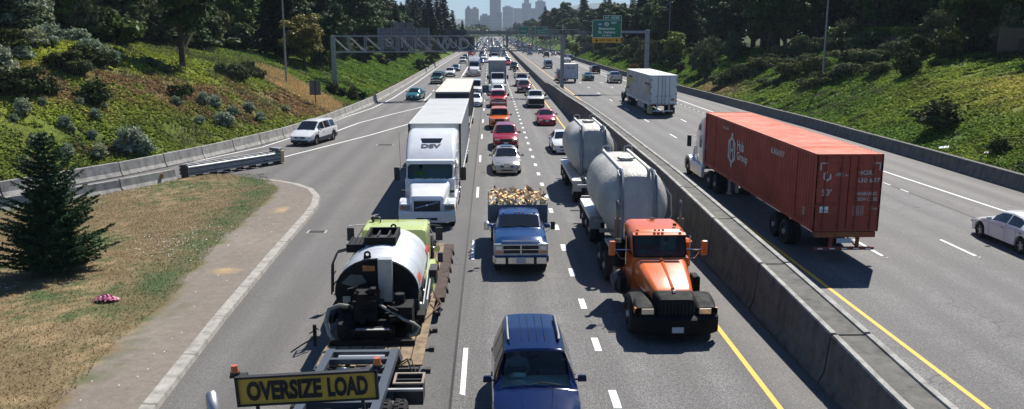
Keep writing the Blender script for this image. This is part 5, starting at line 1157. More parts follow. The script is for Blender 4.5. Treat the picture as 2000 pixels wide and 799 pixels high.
def box_trailer(par, y0, L, w_=2.6, z0=1.12, z1=3.95, roofm=None, sidem=None, frontm=None, axles=(1.6, 2.85), rear_detail=True, skirts=False, ridges=True, lg=True, dual=True):
    roofm = roofm or TRW; sidem = sidem or TRG; h = w_/2; b = MB()
    b.bx((-h+.02, y0-L+.02, z0), (h-.02, y0-.02, z1-.03)); b.build('cargo_box', sidem, par)
    r_ = MB(); r_.bx((-h+.02, y0-L+.03, z1-.026), (h-.02, y0-.03, z1))
    if ridges:
        for k in range(int(L/.61)): r_.bx((-h+.05, y0-.35-k*.61, z1), (h-.05, y0-.31-k*.61, z1+.010))
    r_.build('roof', roofm, par)
    e = MB()
    for sg in (-1, 1): e.bx((sg*h-.03, y0-L, z1-.10), (sg*h+.012, y0, z1+.014)); e.bx((sg*h-.03, y0-L, z0-.06), (sg*h+.012, y0, z0+.14))
    e.bx((-h, y0-.03, z1-.1), (h, y0+.01, z1+.012)); e.bx((-h, y0-L-.01, z1-.1), (h, y0-L+.03, z1+.012)); e.build('rail_trim', roofm, par, .006)
    for sg in (-1, 1):
        p = MB()
        for k in range(int(L/1.22)+1): p.bx((sg*(h-.015), y0-.05-k*1.22, z0+.14), (sg*(h+.006), y0-.09-k*1.22, z1-.1))
        p.build('side_seam', frontm or sidem, par)
    if frontm: MB().bx((-h+.03, y0-.018, z0), (h-.03, y0-.004, z1-.1)).build('front_wall', frontm, par)
    c = MB(); [c.bx((sg*.5-.05, y0-L+.3, z0-.34), (sg*.5+.05, y0-L+4.2, z0-.005)) for sg in (-1, 1)]; [c.bx((-h+.1, y0-L+.4+k*.6, z0-.16), (h-.1, y0-L+.48+k*.6, z0-.01)) for k in range(int(L/.62))]; c.build('underframe', BLACK, par)
    for a in axles:
        for sg in (-1, 1): wheel(par, sg*(h-.16), y0-L+a, .50, .26, dual=dual, rimcol=ALU)
    if lg:
        for sg in (-1, 1): m_ = MB(); m_.bx((sg*.95-.07, y0-2.9, .35), (sg*.95+.07, y0-2.76, z0)); m_.bx((sg*.95-.14, y0-2.98, .30), (sg*.95+.14, y0-2.68, .36)); m_.build('landing_gear', FRAME, par)
    for sg in (-1, 1): m_ = MB(); m_.bx((sg*(h-.62), y0-L+.55, .18), (sg*(h-.05), y0-L+.57, .85)); m_.build('mud_flap', BLACK, par)
    if rear_detail:
        y = y0-L
        for sg in (-1, 1):
            d = MB(); d.bx((sg*.01, y-.035, z0+.12), (sg*(h-.08), y-.004, z1-.12)); do = d.build('door', roofm, par, .006)
            rr = MB()
            for xx in (.16, .58): rr.cyl((sg*xx, y-.065, z0-.02), (sg*xx, y-.065, z1-.1), .018, n=6); rr.bx((sg*xx-.03, y-.09, z0+.85), (sg*xx+.20*sg, y-.05, z0+.9))
            rr.build('lock_rod', FRAME, do); hg = MB()
            for kk in range(4): hg.bx((sg*(h-.20), y-.05, z0+.35+kk*.7), (sg*(h-.01), y-.036, z0+.43+kk*.7))
            hg.build('hinge', FRAME, do)
        u = MB(); u.bx((-h+.35, y+.0, .46), (h-.35, y+.1, .58)); [u.bx((sg*.62-.05, y+.02, .5), (sg*.62+.05, y+.12, z0)) for sg in (-1, 1)]; u.build('underride_guard', roofm, par)
        t_ = MB(); [t_.bx((sg*(.75+.14*j)-.05, y-.03, z0-.02), (sg*(.75+.14*j)+.05, y-.004, z0+.07)) for sg in (-1, 1) for j in range(3)]; t_.build('tail_light', TAIL, par)
    return h
def semi_cab(par, pm, hoodw=1.55, W=2.44, z_hood=1.42, z_cowl=1.85, sh=2.15, z_roof=2.62, sf=2.75, sr=4.2, sleeper=None, fairing=None, grille=BLACK, bumper=None, fender=None, bz=(.30, .78), glassm=None, sun=False, hl=LAMP, nose_z=.55, cwf=.80, gin=.075):
    """conventional cab: sh = windshield foot, sf = windshield head, sr = back of the cab (metres behind the bumper)"""
    fender = fender or pm; bumper = bumper or pm
    hd = MB(); rings = []
    for s, ww, zt, z0, rr in ((.16, hoodw*.86, z_hood-.12, nose_z+.22, .10), (.26, hoodw*.97, z_hood, nose_z+.15, .14), (sh*.5, hoodw*1.1, (z_hood+z_cowl)/2+.03, nose_z+.25, .18), (sh-.1, hoodw*1.26, z_cowl-.03, .8, .2), (sh+.05, hoodw*1.32, z_cowl, .8, .2)):
        rings.append(rrect(ww, z0, zt, rr, -s, 5))
    hd.loft(rings, 0, True, True); hood = hd.build('hood', pm, par)
    cw = W*cwf; cab = MB(); sheer = (sf-sh)/(z_roof-z_cowl)
    fr = rrect(cw*.96, z_cowl-.02, z_roof, .16, -sh, 5, shear=sheer); low = MB()
    mid = rrect(cw, z_cowl-.02, z_roof+.03, .18, -sf-.25, 5); bk = rrect(cw, z_cowl-.02, z_roof+.03, .18, -sr, 5)
    cab.loft([fr, mid, bk], 0, True, False); cab.add(bk, [tuple(range(len(bk)))], 1); cab.bx((-cw/2+.005, -sr, .72), (cw/2-.005, -sh+.02, z_cowl+.05))
    cb = cab.build('cab', [pm, INTER], par)
    glass_front(cb, fr, glassm or GLASS, pm, gin)
    hgt = z_roof-z_cowl
    for sg in (-1, 1): side_glass(cb, sg, cw/2, [(-sf-.02, z_cowl+.08), (-sf-.15-.1, z_roof-.16), (-sr+.35, z_roof-.16), (-sr+.3, z_cowl+.05)])
    for sg in (-1, 1):
        fm = MB(); cy = -.98; n = 12; rs_ = []
        for k in range(n+1):
            a = R(8+164*k/n); ro = .72; wv = [(.72, W/2-.56), (.74, W/2-.03), (.70, W/2+.0), (.60, W/2-.01)]
            rs_.append([(sg*x, cy+.02+r_*math.cos(a)*(1.18 if math.cos(a) > 0 else 1.1), .48+r_*math.sin(a)*.98) for r_, x in wv])
        fm.loft(rs_, 0, True, False, closed=False); fm.bx((sg*(hoodw*.45), -.75, .8), (sg*(W/2-.06), -.22, 1.08)); fo = fm.build('fender', fender, par)
        l = MB(); l.box((sg*(W/2-.30), -.20, .93), (.40, .12, .2), rz=-sg*.15); l.build('headlight', hl, par, .02)
        l = MB(); l.box((sg*(W/2-.09), -.28, .93), (.08, .2, .16)); l.build('turn_signal', AMBER, par, .01)
    bm = MB(); n = 9; rs_ = []
    for k in range(n):
        u = -1+2*k/(n-1); x = u*W/2; y = -.30*abs(u)**3.2; rs_.append([(x, y+.05, bz[0]), (x, y+.06, bz[0]+.06), (x, y+.04, bz[1]), (x, y-.06, bz[1]+.01), (x, y-.14, bz[0])])
    bm.loft(rs_, 0, True, True); bo = bm.build('bumper', bumper, par)
    MB().bx((-.45, .055, bz[0]+.12), (.45, .075, bz[0]+.22)).build('air_slot', BLACK, bo)
    MB().bx((-.16, .08, bz[0]+.04), (.16, .095, bz[0]+.19)).build('number_plate', PLATE, bo)
    g_ = MB(); g_.bx((-hoodw*.38, -.20, nose_z+.24), (hoodw*.38, -.115, z_hood-.20)); go = g_.build('grille', grille, par, .02)
    w2 = MB(); [w2.tube([(x, -sh+.0, z_cowl+.06), (x+.5, -sh-.03, z_cowl+.10)], .012, 4) for x in (-.6, .08)]; w2.build('wiper', BLACK, cb)
    return hood, cb, cw
# ---------- white semi with sleeper fairing, near left lane ----------
semi1 = empty('semi_truck', (-2.78, 36.0, .004), R(180), 'big white sleeper-cab semi with dark DSV lettering on its roof fairing, front left lane', 'semi truck')
hood, cb, cw = semi_cab(semi1, WHITE, hoodw=1.5, W=2.5, z_hood=1.42, z_cowl=1.80, sh=2.15, z_roof=2.5, sf=2.75, sr=4.5, glassm=CLEAR, hl=simple('dark headlamp lens', (.16, .17, .19), .15, .5, .6, 0), nose_z=.36, cwf=.90, gin=.05)
mb = MB(); mb.loft([rrect(2.2, 2.47, 2.62, .06, -2.60, 5), rrect(2.28, 2.47, 2.86, .16, -2.85, 5), rrect(2.36, 2.3, 3.2, .25, -3.4, 5), rrect(2.42, 1.1, 3.62, .30, -4.2, 5), rrect(2.46, .95, 3.78, .30, -4.9, 5), rrect(2.46, .95, 3.80, .28, -5.6, 5)], 0, True, True); fa = mb.build('roof_fairing', WHITE, semi1)
mb = MB(); mb.loft([rrect(2.2, 2.50, 2.66, .07, -2.42, 5), rrect(2.26, 2.47, 2.70, .09, -2.66, 5)], 0, True, True); mb.build('sun_visor', WHITE, semi1)
def zf(s): return float(np.interp(s, [2.6, 2.85, 3.4, 4.2, 4.9], [2.62, 2.86, 3.2, 3.62, 3.78]))+.012
mb = MB(); sa, sb_ = 3.62, 3.95; mb.add([(.42, -sa, zf(sa)), (-.42, -sa, zf(sa)), (-.52, -sb_, zf(sb_)), (.52, -sb_, zf(sb_))], [(0, 1, 2, 3)]); mb.build('fairing_window', GLASS, fa)
mb = MB(); sl_ = (zf(3.53)-zf(3.27))/.26; text_into(mb, 'DSV', (.46, -3.27, zf(3.27)+.01), (-1, 0, 0), (0, -1, sl_), .92, .30, bold=.05); mb.build('lettering', simple('dark blue lettering', (.01, .015, .05), .5, var=0), fa)
gd = MB(); gd.tube([(.5, -.105, .92), (-.5, -.105, 1.18)], .022, 5); gd.ball((0, -.10, 1.05), .05, 8, sc=(1, .3, 1)); gd.build('grille_bar', CHROME, semi1)
big = [big_mirror(semi1, sg, 1.1, -2.45, 2.05, BLACK, .26, .62, .42) for sg in (-1, 1)]
for sg in (-1, 1): mb = MB(); mb.box((sg*1.08, -.75, 1.55), (.2, .12, .12)); mb.tube([(sg*.9, -.95, 1.3), (sg*1.08, -.75, 1.5)], .015, 4); mb.build('hood_mirror', BLACK, semi1, .02)
mb = MB(); [mb.box((x, -2.2, 1.86), (.42, .1, .03)) for x in (-.5, 0, .5)]; mb.build('cowl_vent', WHITE, semi1)
tractor_rear(semi1, -4.3, -7.4, (-5.7, -6.95), W if False else .52, steer=-.98)
mb = MB(); mb.bx((-1.2, -5.6, .35), (-1.0, -2.6, .95)); mb.bx((1.0, -5.6, .35), (1.2, -2.6, .95)); mb.build('side_fairing', WHITE, semi1, .03)
box_trailer(semi1, -6.2, 15.9, 2.6, 1.12, 3.95, frontm=simple('trailer front white', (.55, .56, .55), .5), roofm=TRW)  # front wall has its own plain off-white
mb = MB(); mb.bx((-.12, -6.16, 3.3), (.3, -6.15, 3.34)); [mb.bx((sg*1.26-.05, -6.18, 1.2), (sg*1.26+.05, -6.0, 3.95)) for sg in (-1, 1)]; mb.build('corner_post', FRAME, semi1)
mb = MB(); mb.tube([(1.32, -2.2, 2.3), (1.35, -2.1, 4.0)], .008, 4); mb.build('antenna', BLACK, semi1)
mb = MB(); mb.bx((-.9, -3.9, .9), (.9, -2.6, 1.3)); mb.bx((-.85, -2.6, 1.5), (.85, -2.2, 1.82)); mb.bx((.3, -3.7, 1.2), (.75, -3.2, 1.5)); mb.bx((.3, -3.8, 1.5), (.75, -3.65, 2.2)); mb.build('cabin_interior', simple('dark cabin trim', (.05, .055, .06), .8), cb)
d_ = seated((-2.78-.52, 36.0+3.45, 1.52), R(180), HIVIS, 'person in a yellow-green vest behind the windshield of the white DSV-lettered semi')
# ---------- second semi behind it ----------
NAVY = paint('navy', (.012, .018, .045), .2)
semi2 = empty('semi_truck', (-2.85, 58.6, .004), R(180), 'dark navy semi with a tall cream-roofed trailer, hidden behind the white DSV-lettered truck', 'semi truck')
semi_cab(semi2, NAVY, z_roof=2.75, sr=3.9, grille=CHROME, bumper=CHROME); mb = MB(); mb.loft([rrect(2.1, 2.7, 3.1, .2, -3.2, 5), rrect(2.3, 2.6, 3.3, .22, -3.9, 5), rrect(2.3, 1.0, 3.35, .22, -4.8, 5)], 0, True, True); mb.build('sleeper', NAVY, semi2)
mb = MB(); rs_ = []
for k in range(9): u = -1+2*k/8; rs_.append([(u*1.12, -3.05-.15*u*u, 3.05), (u*1.12, -3.5-.15*u*u, 3.62)])
mb.loft(rs_, 0, True, False, closed=False); mb.build('wind_deflector', simple('smoked deflector', (.16, .20, .30), .12, .2, 1, .1), semi2)
tractor_rear(semi2, -3.9, -6.9, (-5.2, -6.4), steer=-.98)
for sg in (-1, 1): mb = MB(); mb.tube([(sg*1.15, -4.0, 1.0), (sg*1.15, -4.0, 3.4)], .08, 8); mb.build('exhaust_stack', CHROME, semi2); big_mirror(semi2, sg, 1.0, -2.5, 2.2, CHROME)
box_trailer(semi2, -5.3, 18.0, 2.55, 1.12, 4.0, roofm=simple('cream roof', (.60, .56, .47), .6), sidem=simple('tarp grey', (.20, .21, .22), .7), frontm=simple('dark trailer front', (.03, .035, .05), .5), ridges=False)
# ---------- container semi, right roadway (drives away) ----------
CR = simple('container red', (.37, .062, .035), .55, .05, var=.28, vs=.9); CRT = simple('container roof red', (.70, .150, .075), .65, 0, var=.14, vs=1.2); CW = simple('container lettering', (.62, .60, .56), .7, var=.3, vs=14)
CL, CH0, CH1 = 16.15, 1.22, 4.1; cx_, cy_ = 13.10, 30.1
con = empty('shipping_container', (cx_, cy_, 1.22), 0, 'long red corrugated container lettered 53 ft HIGH CUBE, riding behind a white tractor', 'container')
h = 1.225; HH = CH1-CH0
def corr(a, b, pitch=.28, dep=.036):
    pts = []; t = a
    while t < b-.01:
        for f, d in ((0, 0), (.38, 0), (.5, -dep), (.88, -dep)): pts.append((min(b, t+pitch*f), d))
        t += pitch
    pts.append((b, 0)); return pts
for sg in (-1, 1):
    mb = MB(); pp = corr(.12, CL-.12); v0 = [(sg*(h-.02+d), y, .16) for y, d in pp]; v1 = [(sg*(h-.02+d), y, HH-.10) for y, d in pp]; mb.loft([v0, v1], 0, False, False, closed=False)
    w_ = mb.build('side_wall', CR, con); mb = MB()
    mb.bx((sg*(h-.06), 0, 0), (sg*h, CL, .16)); mb.bx((sg*(h-.06), 0, HH-.10), (sg*h, CL, HH))
    for y in (0, 2.0, CL-2.12, CL-.12): mb.bx((sg*(h-.06), y, .16), (sg*(h+.004), y+.12, HH-.1))
    mb.build('frame_rail', CR, con, .004)
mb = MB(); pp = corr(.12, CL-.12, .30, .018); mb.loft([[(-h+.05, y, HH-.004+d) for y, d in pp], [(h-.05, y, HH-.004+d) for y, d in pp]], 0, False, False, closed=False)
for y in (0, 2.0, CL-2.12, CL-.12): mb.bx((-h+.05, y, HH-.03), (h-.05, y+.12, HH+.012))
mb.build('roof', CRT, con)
MB().bx((-h+.02, CL-.06, .02), (h-.02, CL-.02, HH-.02)).build('front_wall', CR, con); MB().bx((-h+.02, .15, .02), (h-.02, CL-.1, .06)).build('floor', CR, con)
for sg in (-1, 1):
    mb = MB(); mb.bx((sg*.015, .01, .12), (sg*(h-.07), .05, HH-.1))
    for z in (.55, 1.05, 1.55, 2.05, 2.5): mb.bx((sg*.05, -.012, z-.05), (sg*(h-.1), .012, z+.05))
    do = mb.build('door', CR, con, .008)
    for xx in (.30, .88): r_ = MB(); r_.cyl((sg*xx, -.045, .03), (sg*xx, -.045, HH-.03), .021, n=7); r_.bx((sg*xx-.05, -.075, 1.0), (sg*xx+.25*sg, -.045, 1.05)); [r_.bx((sg*xx-.05, -.06, z), (sg*xx+.05, -.012, z+.08)) for z in (.2, 1.2, 2.3)]; r_.build('lock_rod', simple('rod rust red', (.20, .045, .03), .6), do)
    hg = MB(); [hg.bx((sg*(h-.10), -.03, .3+k*.62), (sg*(h-.01), .0, .38+k*.62)) for k in range(4)]; hg.build('hinge', CR, do)
mb = MB(); mb.bx((-h, 0, 0), (h, .1, .12)); mb.bx((-h, 0, HH-.1), (h, .1, HH)); [mb.bx((sg*(h-.07), 0, .1), (sg*h, .1, HH-.09)) for sg in (-1, 1)]; mb.build('end_frame', CR, con, .006)
t = MB(); F = lambda s, x, z, ww, hh, b_=.012: text_into(t, s, (x, -.014, z), (1, 0, 0), (0, 0, 1), ww, hh, bold=b_)
F('HGIU', .30, 2.12, .62, .17); F('630 697', .28, 1.84, .86, .17); F('WARNING', .32, 1.36, .74, .13); F('HIGH CUBE', .29, 1.16, .80, .13); F("53'", -.98, 1.36, .36, .24); F('Group, Inc.', -.52, 2.05, .5, .12); F('Hub', -.44, 2.14, .2, .08)
for r in range(6): F(['32.450 KG', '71.540 LB', '4.260 KG', '9.390 LB', '28.190 KG', '62.150 LB'][r], .20, .93-r*.065, .42, .045, .0)
F('CU.FT 3857', .84, .82, .28, .07); t.box((-1.08, -.016, 2.42), (.04, .004, .26)); t.box((-.95, -.016, 2.56), (.28, .004, .04)); t.box((1.10, -.016, 2.42), (.04, .004, .26)); t.box((.98, -.016, 2.56), (.28, .004, .04))
ho = [(-.82+.17*math.cos(R(a)), 2.08+.2*math.sin(R(a))) for a in (90, 150, 210, 270, 330, 30)]; hi = [(-.82+.10*math.cos(R(a)), 2.08+.12*math.sin(R(a))) for a in (90, 150, 210, 270, 330, 30)]
for i in range(5): a, b, c, d = ho[i], ho[i+1], hi[i+1], hi[i]; t.add([(a[0], -.015, a[1]), (b[0], -.015, b[1]), (c[0], -.015, c[1]), (d[0], -.015, d[1])], [(0, 1, 2, 3)])
t.build('rear_lettering', CW, con)
t = MB(); t.bx((-1.02, -.018, .72), (-.70, -.014, .95)); pl_ = t.build('white_placard', SWHITE, con); t = MB(); text_into(t, '24,000', (-1.0, -.021, .74), (1, 0, 0), (0, 0, 1), .28, .10); t.build('placard_number', SBLACK, pl_)
t = MB(); FS = lambda s, y, z, ww, hh, b_=.012: text_into(t, s, (-h-.004, y, z), (0, -1, 0), (0, 0, 1), ww, hh, bold=b_)
def rp_(pts): t.add([(-h-.004, y, z) for y, z in pts], [tuple(range(len(pts)))])
yc, zc, A, B = 10.9, 1.52, .62, .80        # emblem: a tall hexagon with a knob on top and bottom, hollow H
O = [(0, 1.1), (.22, 1.0), (.22, .82), (.75, .55), (1, .45), (1, -.45), (.75, -.6), (.22, -.82), (.18, -1.0), (0, -1.1)]; I = [(0, .64), (.5, .44), (.62, .36), (.62, -.36), (.5, -.44), (0, -.64)]
for s in (-1, 1):
    t.add([(-h-.004, yc+s*A*a, zc+B*b) for a, b in [(0, 1.1), (.22, 1.0), (.22, .82), (1, .5), (1, -.5), (.22, -.82), (.18, -1.0), (0, -1.1), (0, -.68), (.70, -.36), (.70, .36), (0, .68)]], [tuple(range(12))])
    t.bx((-h-.005, yc+s*.24-.07, zc-.36), (-h-.003, yc+s*.24+.07, zc+.36))
t.bx((-h-.005, yc-.2, zc-.07), (-h-.003, yc+.2, zc+.07))
FS('Hub', 10.0, 1.66, 1.1, .5, .03); FS('Group', 10.0, 1.10, 1.75, .5, .03); FS('HGIU 630697', 12.6, 2.42, 1.1, .13); FS('630697', 5.1, 2.22, 1.65, .26); FS("53'", 2.6-1.5, .45, .26, .3); FS("53'", 15.9, .9, .2, .24)
t.build('side_lettering', CW, con)
semi3 = empty('semi_truck', (cx_, cy_+CL+4.9, .004), 0, 'white sleeper tractor with its skeleton trailer carrying the long red container', 'semi truck')
semi_cab(semi3, WHITE, W=2.44, sr=3.6, sh=1.5, sf=2.1, z_hood=1.35, z_cowl=1.75)
mb = MB(); mb.loft([rrect(2.0, 2.5, 2.7, .1, -2.0, 5), rrect(2.2, 1.0, 3.3, .3, -2.8, 5), rrect(2.3, .9, 3.7, .34, -3.5, 5), rrect(2.34, .9, 3.9, .3, -4.35, 5)], 0, True, True); sl = mb.build('sleeper', WHITE, semi3)
side_glass(sl, -1, 1.17, [(-3.62, 2.0), (-3.62, 2.45), (-3.95, 2.45), (-3.95, 2.0)]); side_glass(sl, -1, 1.16, [(-3.15, 2.95), (-3.35, 3.35), (-3.65, 3.35), (-3.65, 2.95)])
for sg in (-1, 1): big_mirror(semi3, sg, 1.02, -1.9, 2.15, BLACK, .24, .66, .36)
mb = MB(); mb.bx((-1.2, -4.3, .35), (-1.02, -1.6, 1.0)); mb.bx((1.02, -4.3, .35), (1.2, -1.6, 1.0)); mb.build('side_fairing', WHITE, semi3, .03)
tractor_rear(semi3, -4.2, -7.7, (-5.9, -7.15), steer=-.98, tanks=False)
mb = MB(); y1 = -4.9-CL
for sg in (-1, 1): mb.bx((sg*.5-.07, y1, .95), (sg*.5+.07, -5.2, 1.2))
for k in range(9): mb.bx((-1.15 if k in (0, 8) else -.6, y1+.02+k*2.0, 1.0), (1.15 if k in (0, 8) else .6, y1+.17+k*2.0, 1.19))
mb.build('trailer_frame', RUSTY, semi3)
for a in (3.1, 4.4):
    for sg in (-1, 1): wheel(semi3, sg*1.07, y1+a, .50, .26, dual=True, rimcol=ALU)
for sg in (-1, 1): m_ = MB(); m_.bx((sg*.55-.06, -9.2, .4), (sg*.55+.06, -9.05, 1.1)); m_.bx((sg*.95-.1, -9.3, .35), (sg*.95+.1, -9.0, .42)); m_.bx((sg*.95-.05, -9.2, .4), (sg*.95+.05, -9.1, 1.15)); m_.build('landing_gear', simple('pale landing gear', (.4, .42, .42), .6), semi3)
mb = MB(); mb.bx((-1.12, y1-.03, 1.0), (1.12, y1+.02, 1.2)); mb.build('rear_crossmember', simple('worn orange brown', (.33, .13, .05), .8, var=.4, vs=5), semi3)
mb = MB(); [mb.bx((x-.05, y1-.045, 1.05), (x+.05, y1-.032, 1.15)) for x in (-1.0, -.82, -.64, .64, .82, 1.0)]; mb.build('tail_light', TAIL, semi3)
mb = MB(); mb.bx((-1.12, y1-.04, .52), (1.12, y1+.06, .63)); [mb.bx((sg*.5-.06, y1, .6), (sg*.5+.06, y1+.08, 1.0)) for sg in (-1, 1)]; [mb.tube([(sg*.5, y1+.1, .62), (sg*.15, y1+.3, 1.0)], .03, 5) for sg in (-1, 1)]; ug = mb.build('underride_guard', simple('guard red', (.30, .06, .04), .7), semi3)
[MB().bx((-1.0+k*.45, y1-.05, .55), (-.8+k*.45, y1-.042, .60)).build('reflector_tape', SWHITE, ug) for k in range(5)]; mb = MB(); mb.bx((-.3, y1-.02, .78), (.25, y1-.005, .96)); mb.build('number_plate', PLATE, semi3)
# ---------- white trailer semi ahead of it ----------
semi4 = empty('semi_truck', (17.5, 85.4+14.9+5.2, .004), 0, 'semi with a white dry-van trailer showing faded yellow and brown side bands', 'semi truck')
DG = paint('dark green grey', (.05, .07, .07), .2); semi_cab(semi4, DG, sr=4.2, z_roof=2.8); tractor_rear(semi4, -4.2, -7.2, (-5.8, -7.0), steer=-.98)
WT = simple('trailer side worn white', (.60, .60, .60), .5, var=.3, vs=.8); box_trailer(semi4, -5.2, 14.9, 2.76, 1.15, 4.1, sidem=WT, roofm=simple('bright trailer white', (.75, .75, .72), .5, var=.08), ridges=False)
BRN = simple('faded brown band', (.20, .15, .11), .7); YB = simple('faded yellow band', (.58, .52, .22), .7); y1 = -20.1
mb = MB(); x = -1.388; mb.bx((x-.004, -9.2, 3.25), (x, -6.6, 3.5)); mb.bx((x-.004, y1+.1, 3.05), (x, y1+3.0, 3.28)); mb.bx((x-.004, -7.4, 1.95), (x, -5.3, 2.2)); mb.build('brown_band', BRN, semi4)
mb = MB(); mb.bx((x-.004, -11.0, 2.85), (x, -5.3, 3.20)); mb.bx((x-.004, -7.2, 2.2), (x, -5.3, 2.84)); mb.bx((x-.004, y1+.1, 2.2), (x, y1+1.6, 3.0)); mb.build('yellow_band', YB, semi4)
mb = MB(); mb.bx((-1.28, -16.4, .45), (-1.24, -12.5, 1.15)); mb.build('side_skirt', WT, semi4); mb = MB(); mb.box((-1.18, y1+.9, .6), (.35, 1.0, .8)); mb.build('yellow_mud_guard', YB, semi4)
mb = MB(); mb.bx((.75, y1-.05, 1.55), (1.1, y1-.038, 1.8)); mb.build('orange_placard', simple('orange placard', (.6, .2, .06), .6), semi4)
mb = MB(); [mb.bx((x_-.09, y1-.09, 2.3-.0), (x_+.09, y1-.07, 2.36)) for x_ in ()]; 
# ---------- grey box semi with white cab, centre lane ----------
def far_semi(x, y, label, cabm, boxm, frontm, z1=4.0, L=14, sleeper=False, vis=None, W_=2.55, bump=None, group=None, roofm=None):
    t = empty('semi_truck', (x, y, .004), R(180), label, 'semi truck', group); semi_cab(t, cabm, sr=4.2, z_roof=2.7, grille=vis or BLACK, bumper=bump or cabm)
    tractor_rear(t, -4.2, -6.9, (-5.2, -6.4), steer=-.98)
    for sg in (-1, 1): big_mirror(t, sg, 1.0, -2.4, 2.1, BLACK if not vis else vis, .24, .6, .4)
    if boxm: box_trailer(t, -5.0, L, W_, 1.12, z1, sidem=boxm, frontm=frontm, roofm=roofm or TRW, ridges=False)
    return t
far_semi(1.05, 117.5, 'white-cabbed semi pulling a tall plain grey box trailer, centre lane', WHITE, simple('grey box side', (.35, .36, .37), .6), simple('grey box front', (.30, .32, .34), .6), 4.35, 14)
fs2 = far_semi(1.2, 228, 'distant white truck with a cream tall body, centre lane under the gantry', WHITE, TRW, simple('pale blue grey front', (.30, .38, .42), .6), 4.2, 10, roofm=TRW)
ch = far_semi(-3.0, 160.5, 'chrome-bumpered semi with a pale cab and no tall trailer, left lane', WHITE, None, None, vis=CHROME, bump=simple('big chrome bumper', (.6, .55, .55), .2, .9))
mb = MB(); mb.loft([rrect(2.1, 2.6, 2.9, .1, -2.9, 5), rrect(2.25, 1.0, 3.5, .2, -3.6, 5), rrect(2.25, 1.0, 3.55, .2, -5.2, 5)], 0, True, True); mb.build('sleeper', WHITE, ch)
mb = MB(); mb.bx((-1.25, -17, 1.2), (1.25, -7.5, 1.35)); mb.bx((-1.1, -16.8, 1.36), (1.1, -8, 2.0)); mb.build('flatbed_trailer', RUSTY, ch); [wheel(ch, sg*1.1, y_, .5, .26, dual=True, rimcol=ALU) for sg in (-1, 1) for y_ in (-14.5, -15.8)]
mb = MB(); [mb.tube([(sg*1.1, -3.3, .9), (sg*1.1, -3.3, 3.7)], .09, 8) for sg in (-1, 1)]; mb.build('exhaust_stack', CHROME, ch); mb = MB(); mb.bx((.95, -1.2, .95), (1.2, -.6, 1.6)); mb.build('red_fender_panel', simple('maroon panel', (.3, .05, .05), .4), ch)
# ---------- orange tractor with two dry-bulk tanks ----------
ORG = paint('tractor orange', (.74, .155, .025), 0, .4); OB = simple('satin black panel', (.008, .008, .009), .65, var=.3, spec=.18); TANK = simple('tank cream white', (.50, .48, .43), .5, .05, .1, var=.3, vs=.8); _f = noise(TANK, coords(TANK, (1.2, 1, .22)), 2.4, 4, .6); bump(TANK, _f, .5, .12)
ot = empty('tanker_truck', (5.12, 22.0, .004), R(180), 'orange day-cab truck hauling two pale pod-shaped bulk tanks beside the median wall', 'tanker truck')
# hood: steep sloping nose, wide black fenders, black grille
hd = MB(); rg = []
for s, ww, z0, zt, rr in ((.62, 1.02, 1.02, 1.30, .10), (.75, 1.16, .95, 1.38, .14), (1.4, 1.34, .95, 1.54, .18), (2.2, 1.52, .95, 1.70, .2), (2.55, 1.58, .95, 1.76, .2)): rg.append(rrect(ww, z0, zt, rr, -s, 6))
hd.loft(rg, 0, True, True); ho_ = hd.build('hood', ORG, ot)
mb = MB(); mb.loft([[(-.05, -.72, 1.38), (0, -.70, 1.41), (.05, -.72, 1.38)], [(-.06, -2.5, 1.775), (0, -2.5, 1.80), (.06, -2.5, 1.775)]], 0, False, False, closed=False); mb.build('hood_ridge', ORG, ho_)
mb = MB(); mb.loft([rrect(.98, .42, 1.22, .12, -.18, 5), rrect(1.12, .42, 1.30, .14, -.40, 5), rrect(1.16, .42, 1.34, .14, -.72, 5)], 0, True, True); gr_ = mb.build('grille', OB, ot)
mb = MB(); [mb.bx((-.40+k*.10, -.185, .50), (-.385+k*.10, -.165, 1.16)) for k in range(9)]; mb.build('grille_bars', FRAME, gr_); mb = MB(); mb.box((0, -.55, 1.33), (.10, .12, .14)); mb.build('hood_latch', CHROME, ho_, .02)
for sg in (-1, 1):
    fm = MB(); rs_ = []
    for k in range(15):
        a = R(-8+190*k/14); rs_.append([(sg*x, -1.12+r_*math.cos(a)*(1.35 if math.cos(a) > 0 else 1.2), .46+r_*math.sin(a)*1.0) for r_, x in ((.56, .52), (.64, .56), (.67, .9), (.65, 1.15), (.58, 1.20), (.50, 1.20))])
    fm.loft(rs_, 0, True, False, closed=False); fm.loft([rrect(.58, .76, .99, .10, -.20, 5, x0=sg*.86), rrect(.60, .72, 1.06, .14, -.55, 5, x0=sg*.86), rrect(.58, .8, 1.12, .14, -1.1, 5, x0=sg*.84)], 0, True, True); fo = fm.build('fender', OB, ot)
    l = MB(); l.box((sg*.80, -.19, .89), (.34, .10, .16)); l.build('headlight', simple('headlamp glass warm', (.80, .66, .48), .15, .4, .8, 0), ot, .015); l = MB(); l.box((sg*1.08, -.28, .90), (.16, .16, .16)); l.build('turn_signal', AMBER, ot, .015)
bm = MB(); rs_ = []
for k in range(13): u = -1+2*k/12; x = u*1.20; y = -.34*abs(u)**3.5; rs_.append([(x, y+.06, .26), (x, y+.10, .34), (x, y+.08, .70), (x, y-.02, .76), (x, y-.18, .76), (x, y-.18, .26)])
bm.loft(rs_, 0, True, True); bo = bm.build('bumper', OB, ot); MB().bx((-.16, .095, .36), (.16, .11, .52)).build('number_plate', PLATE, bo)
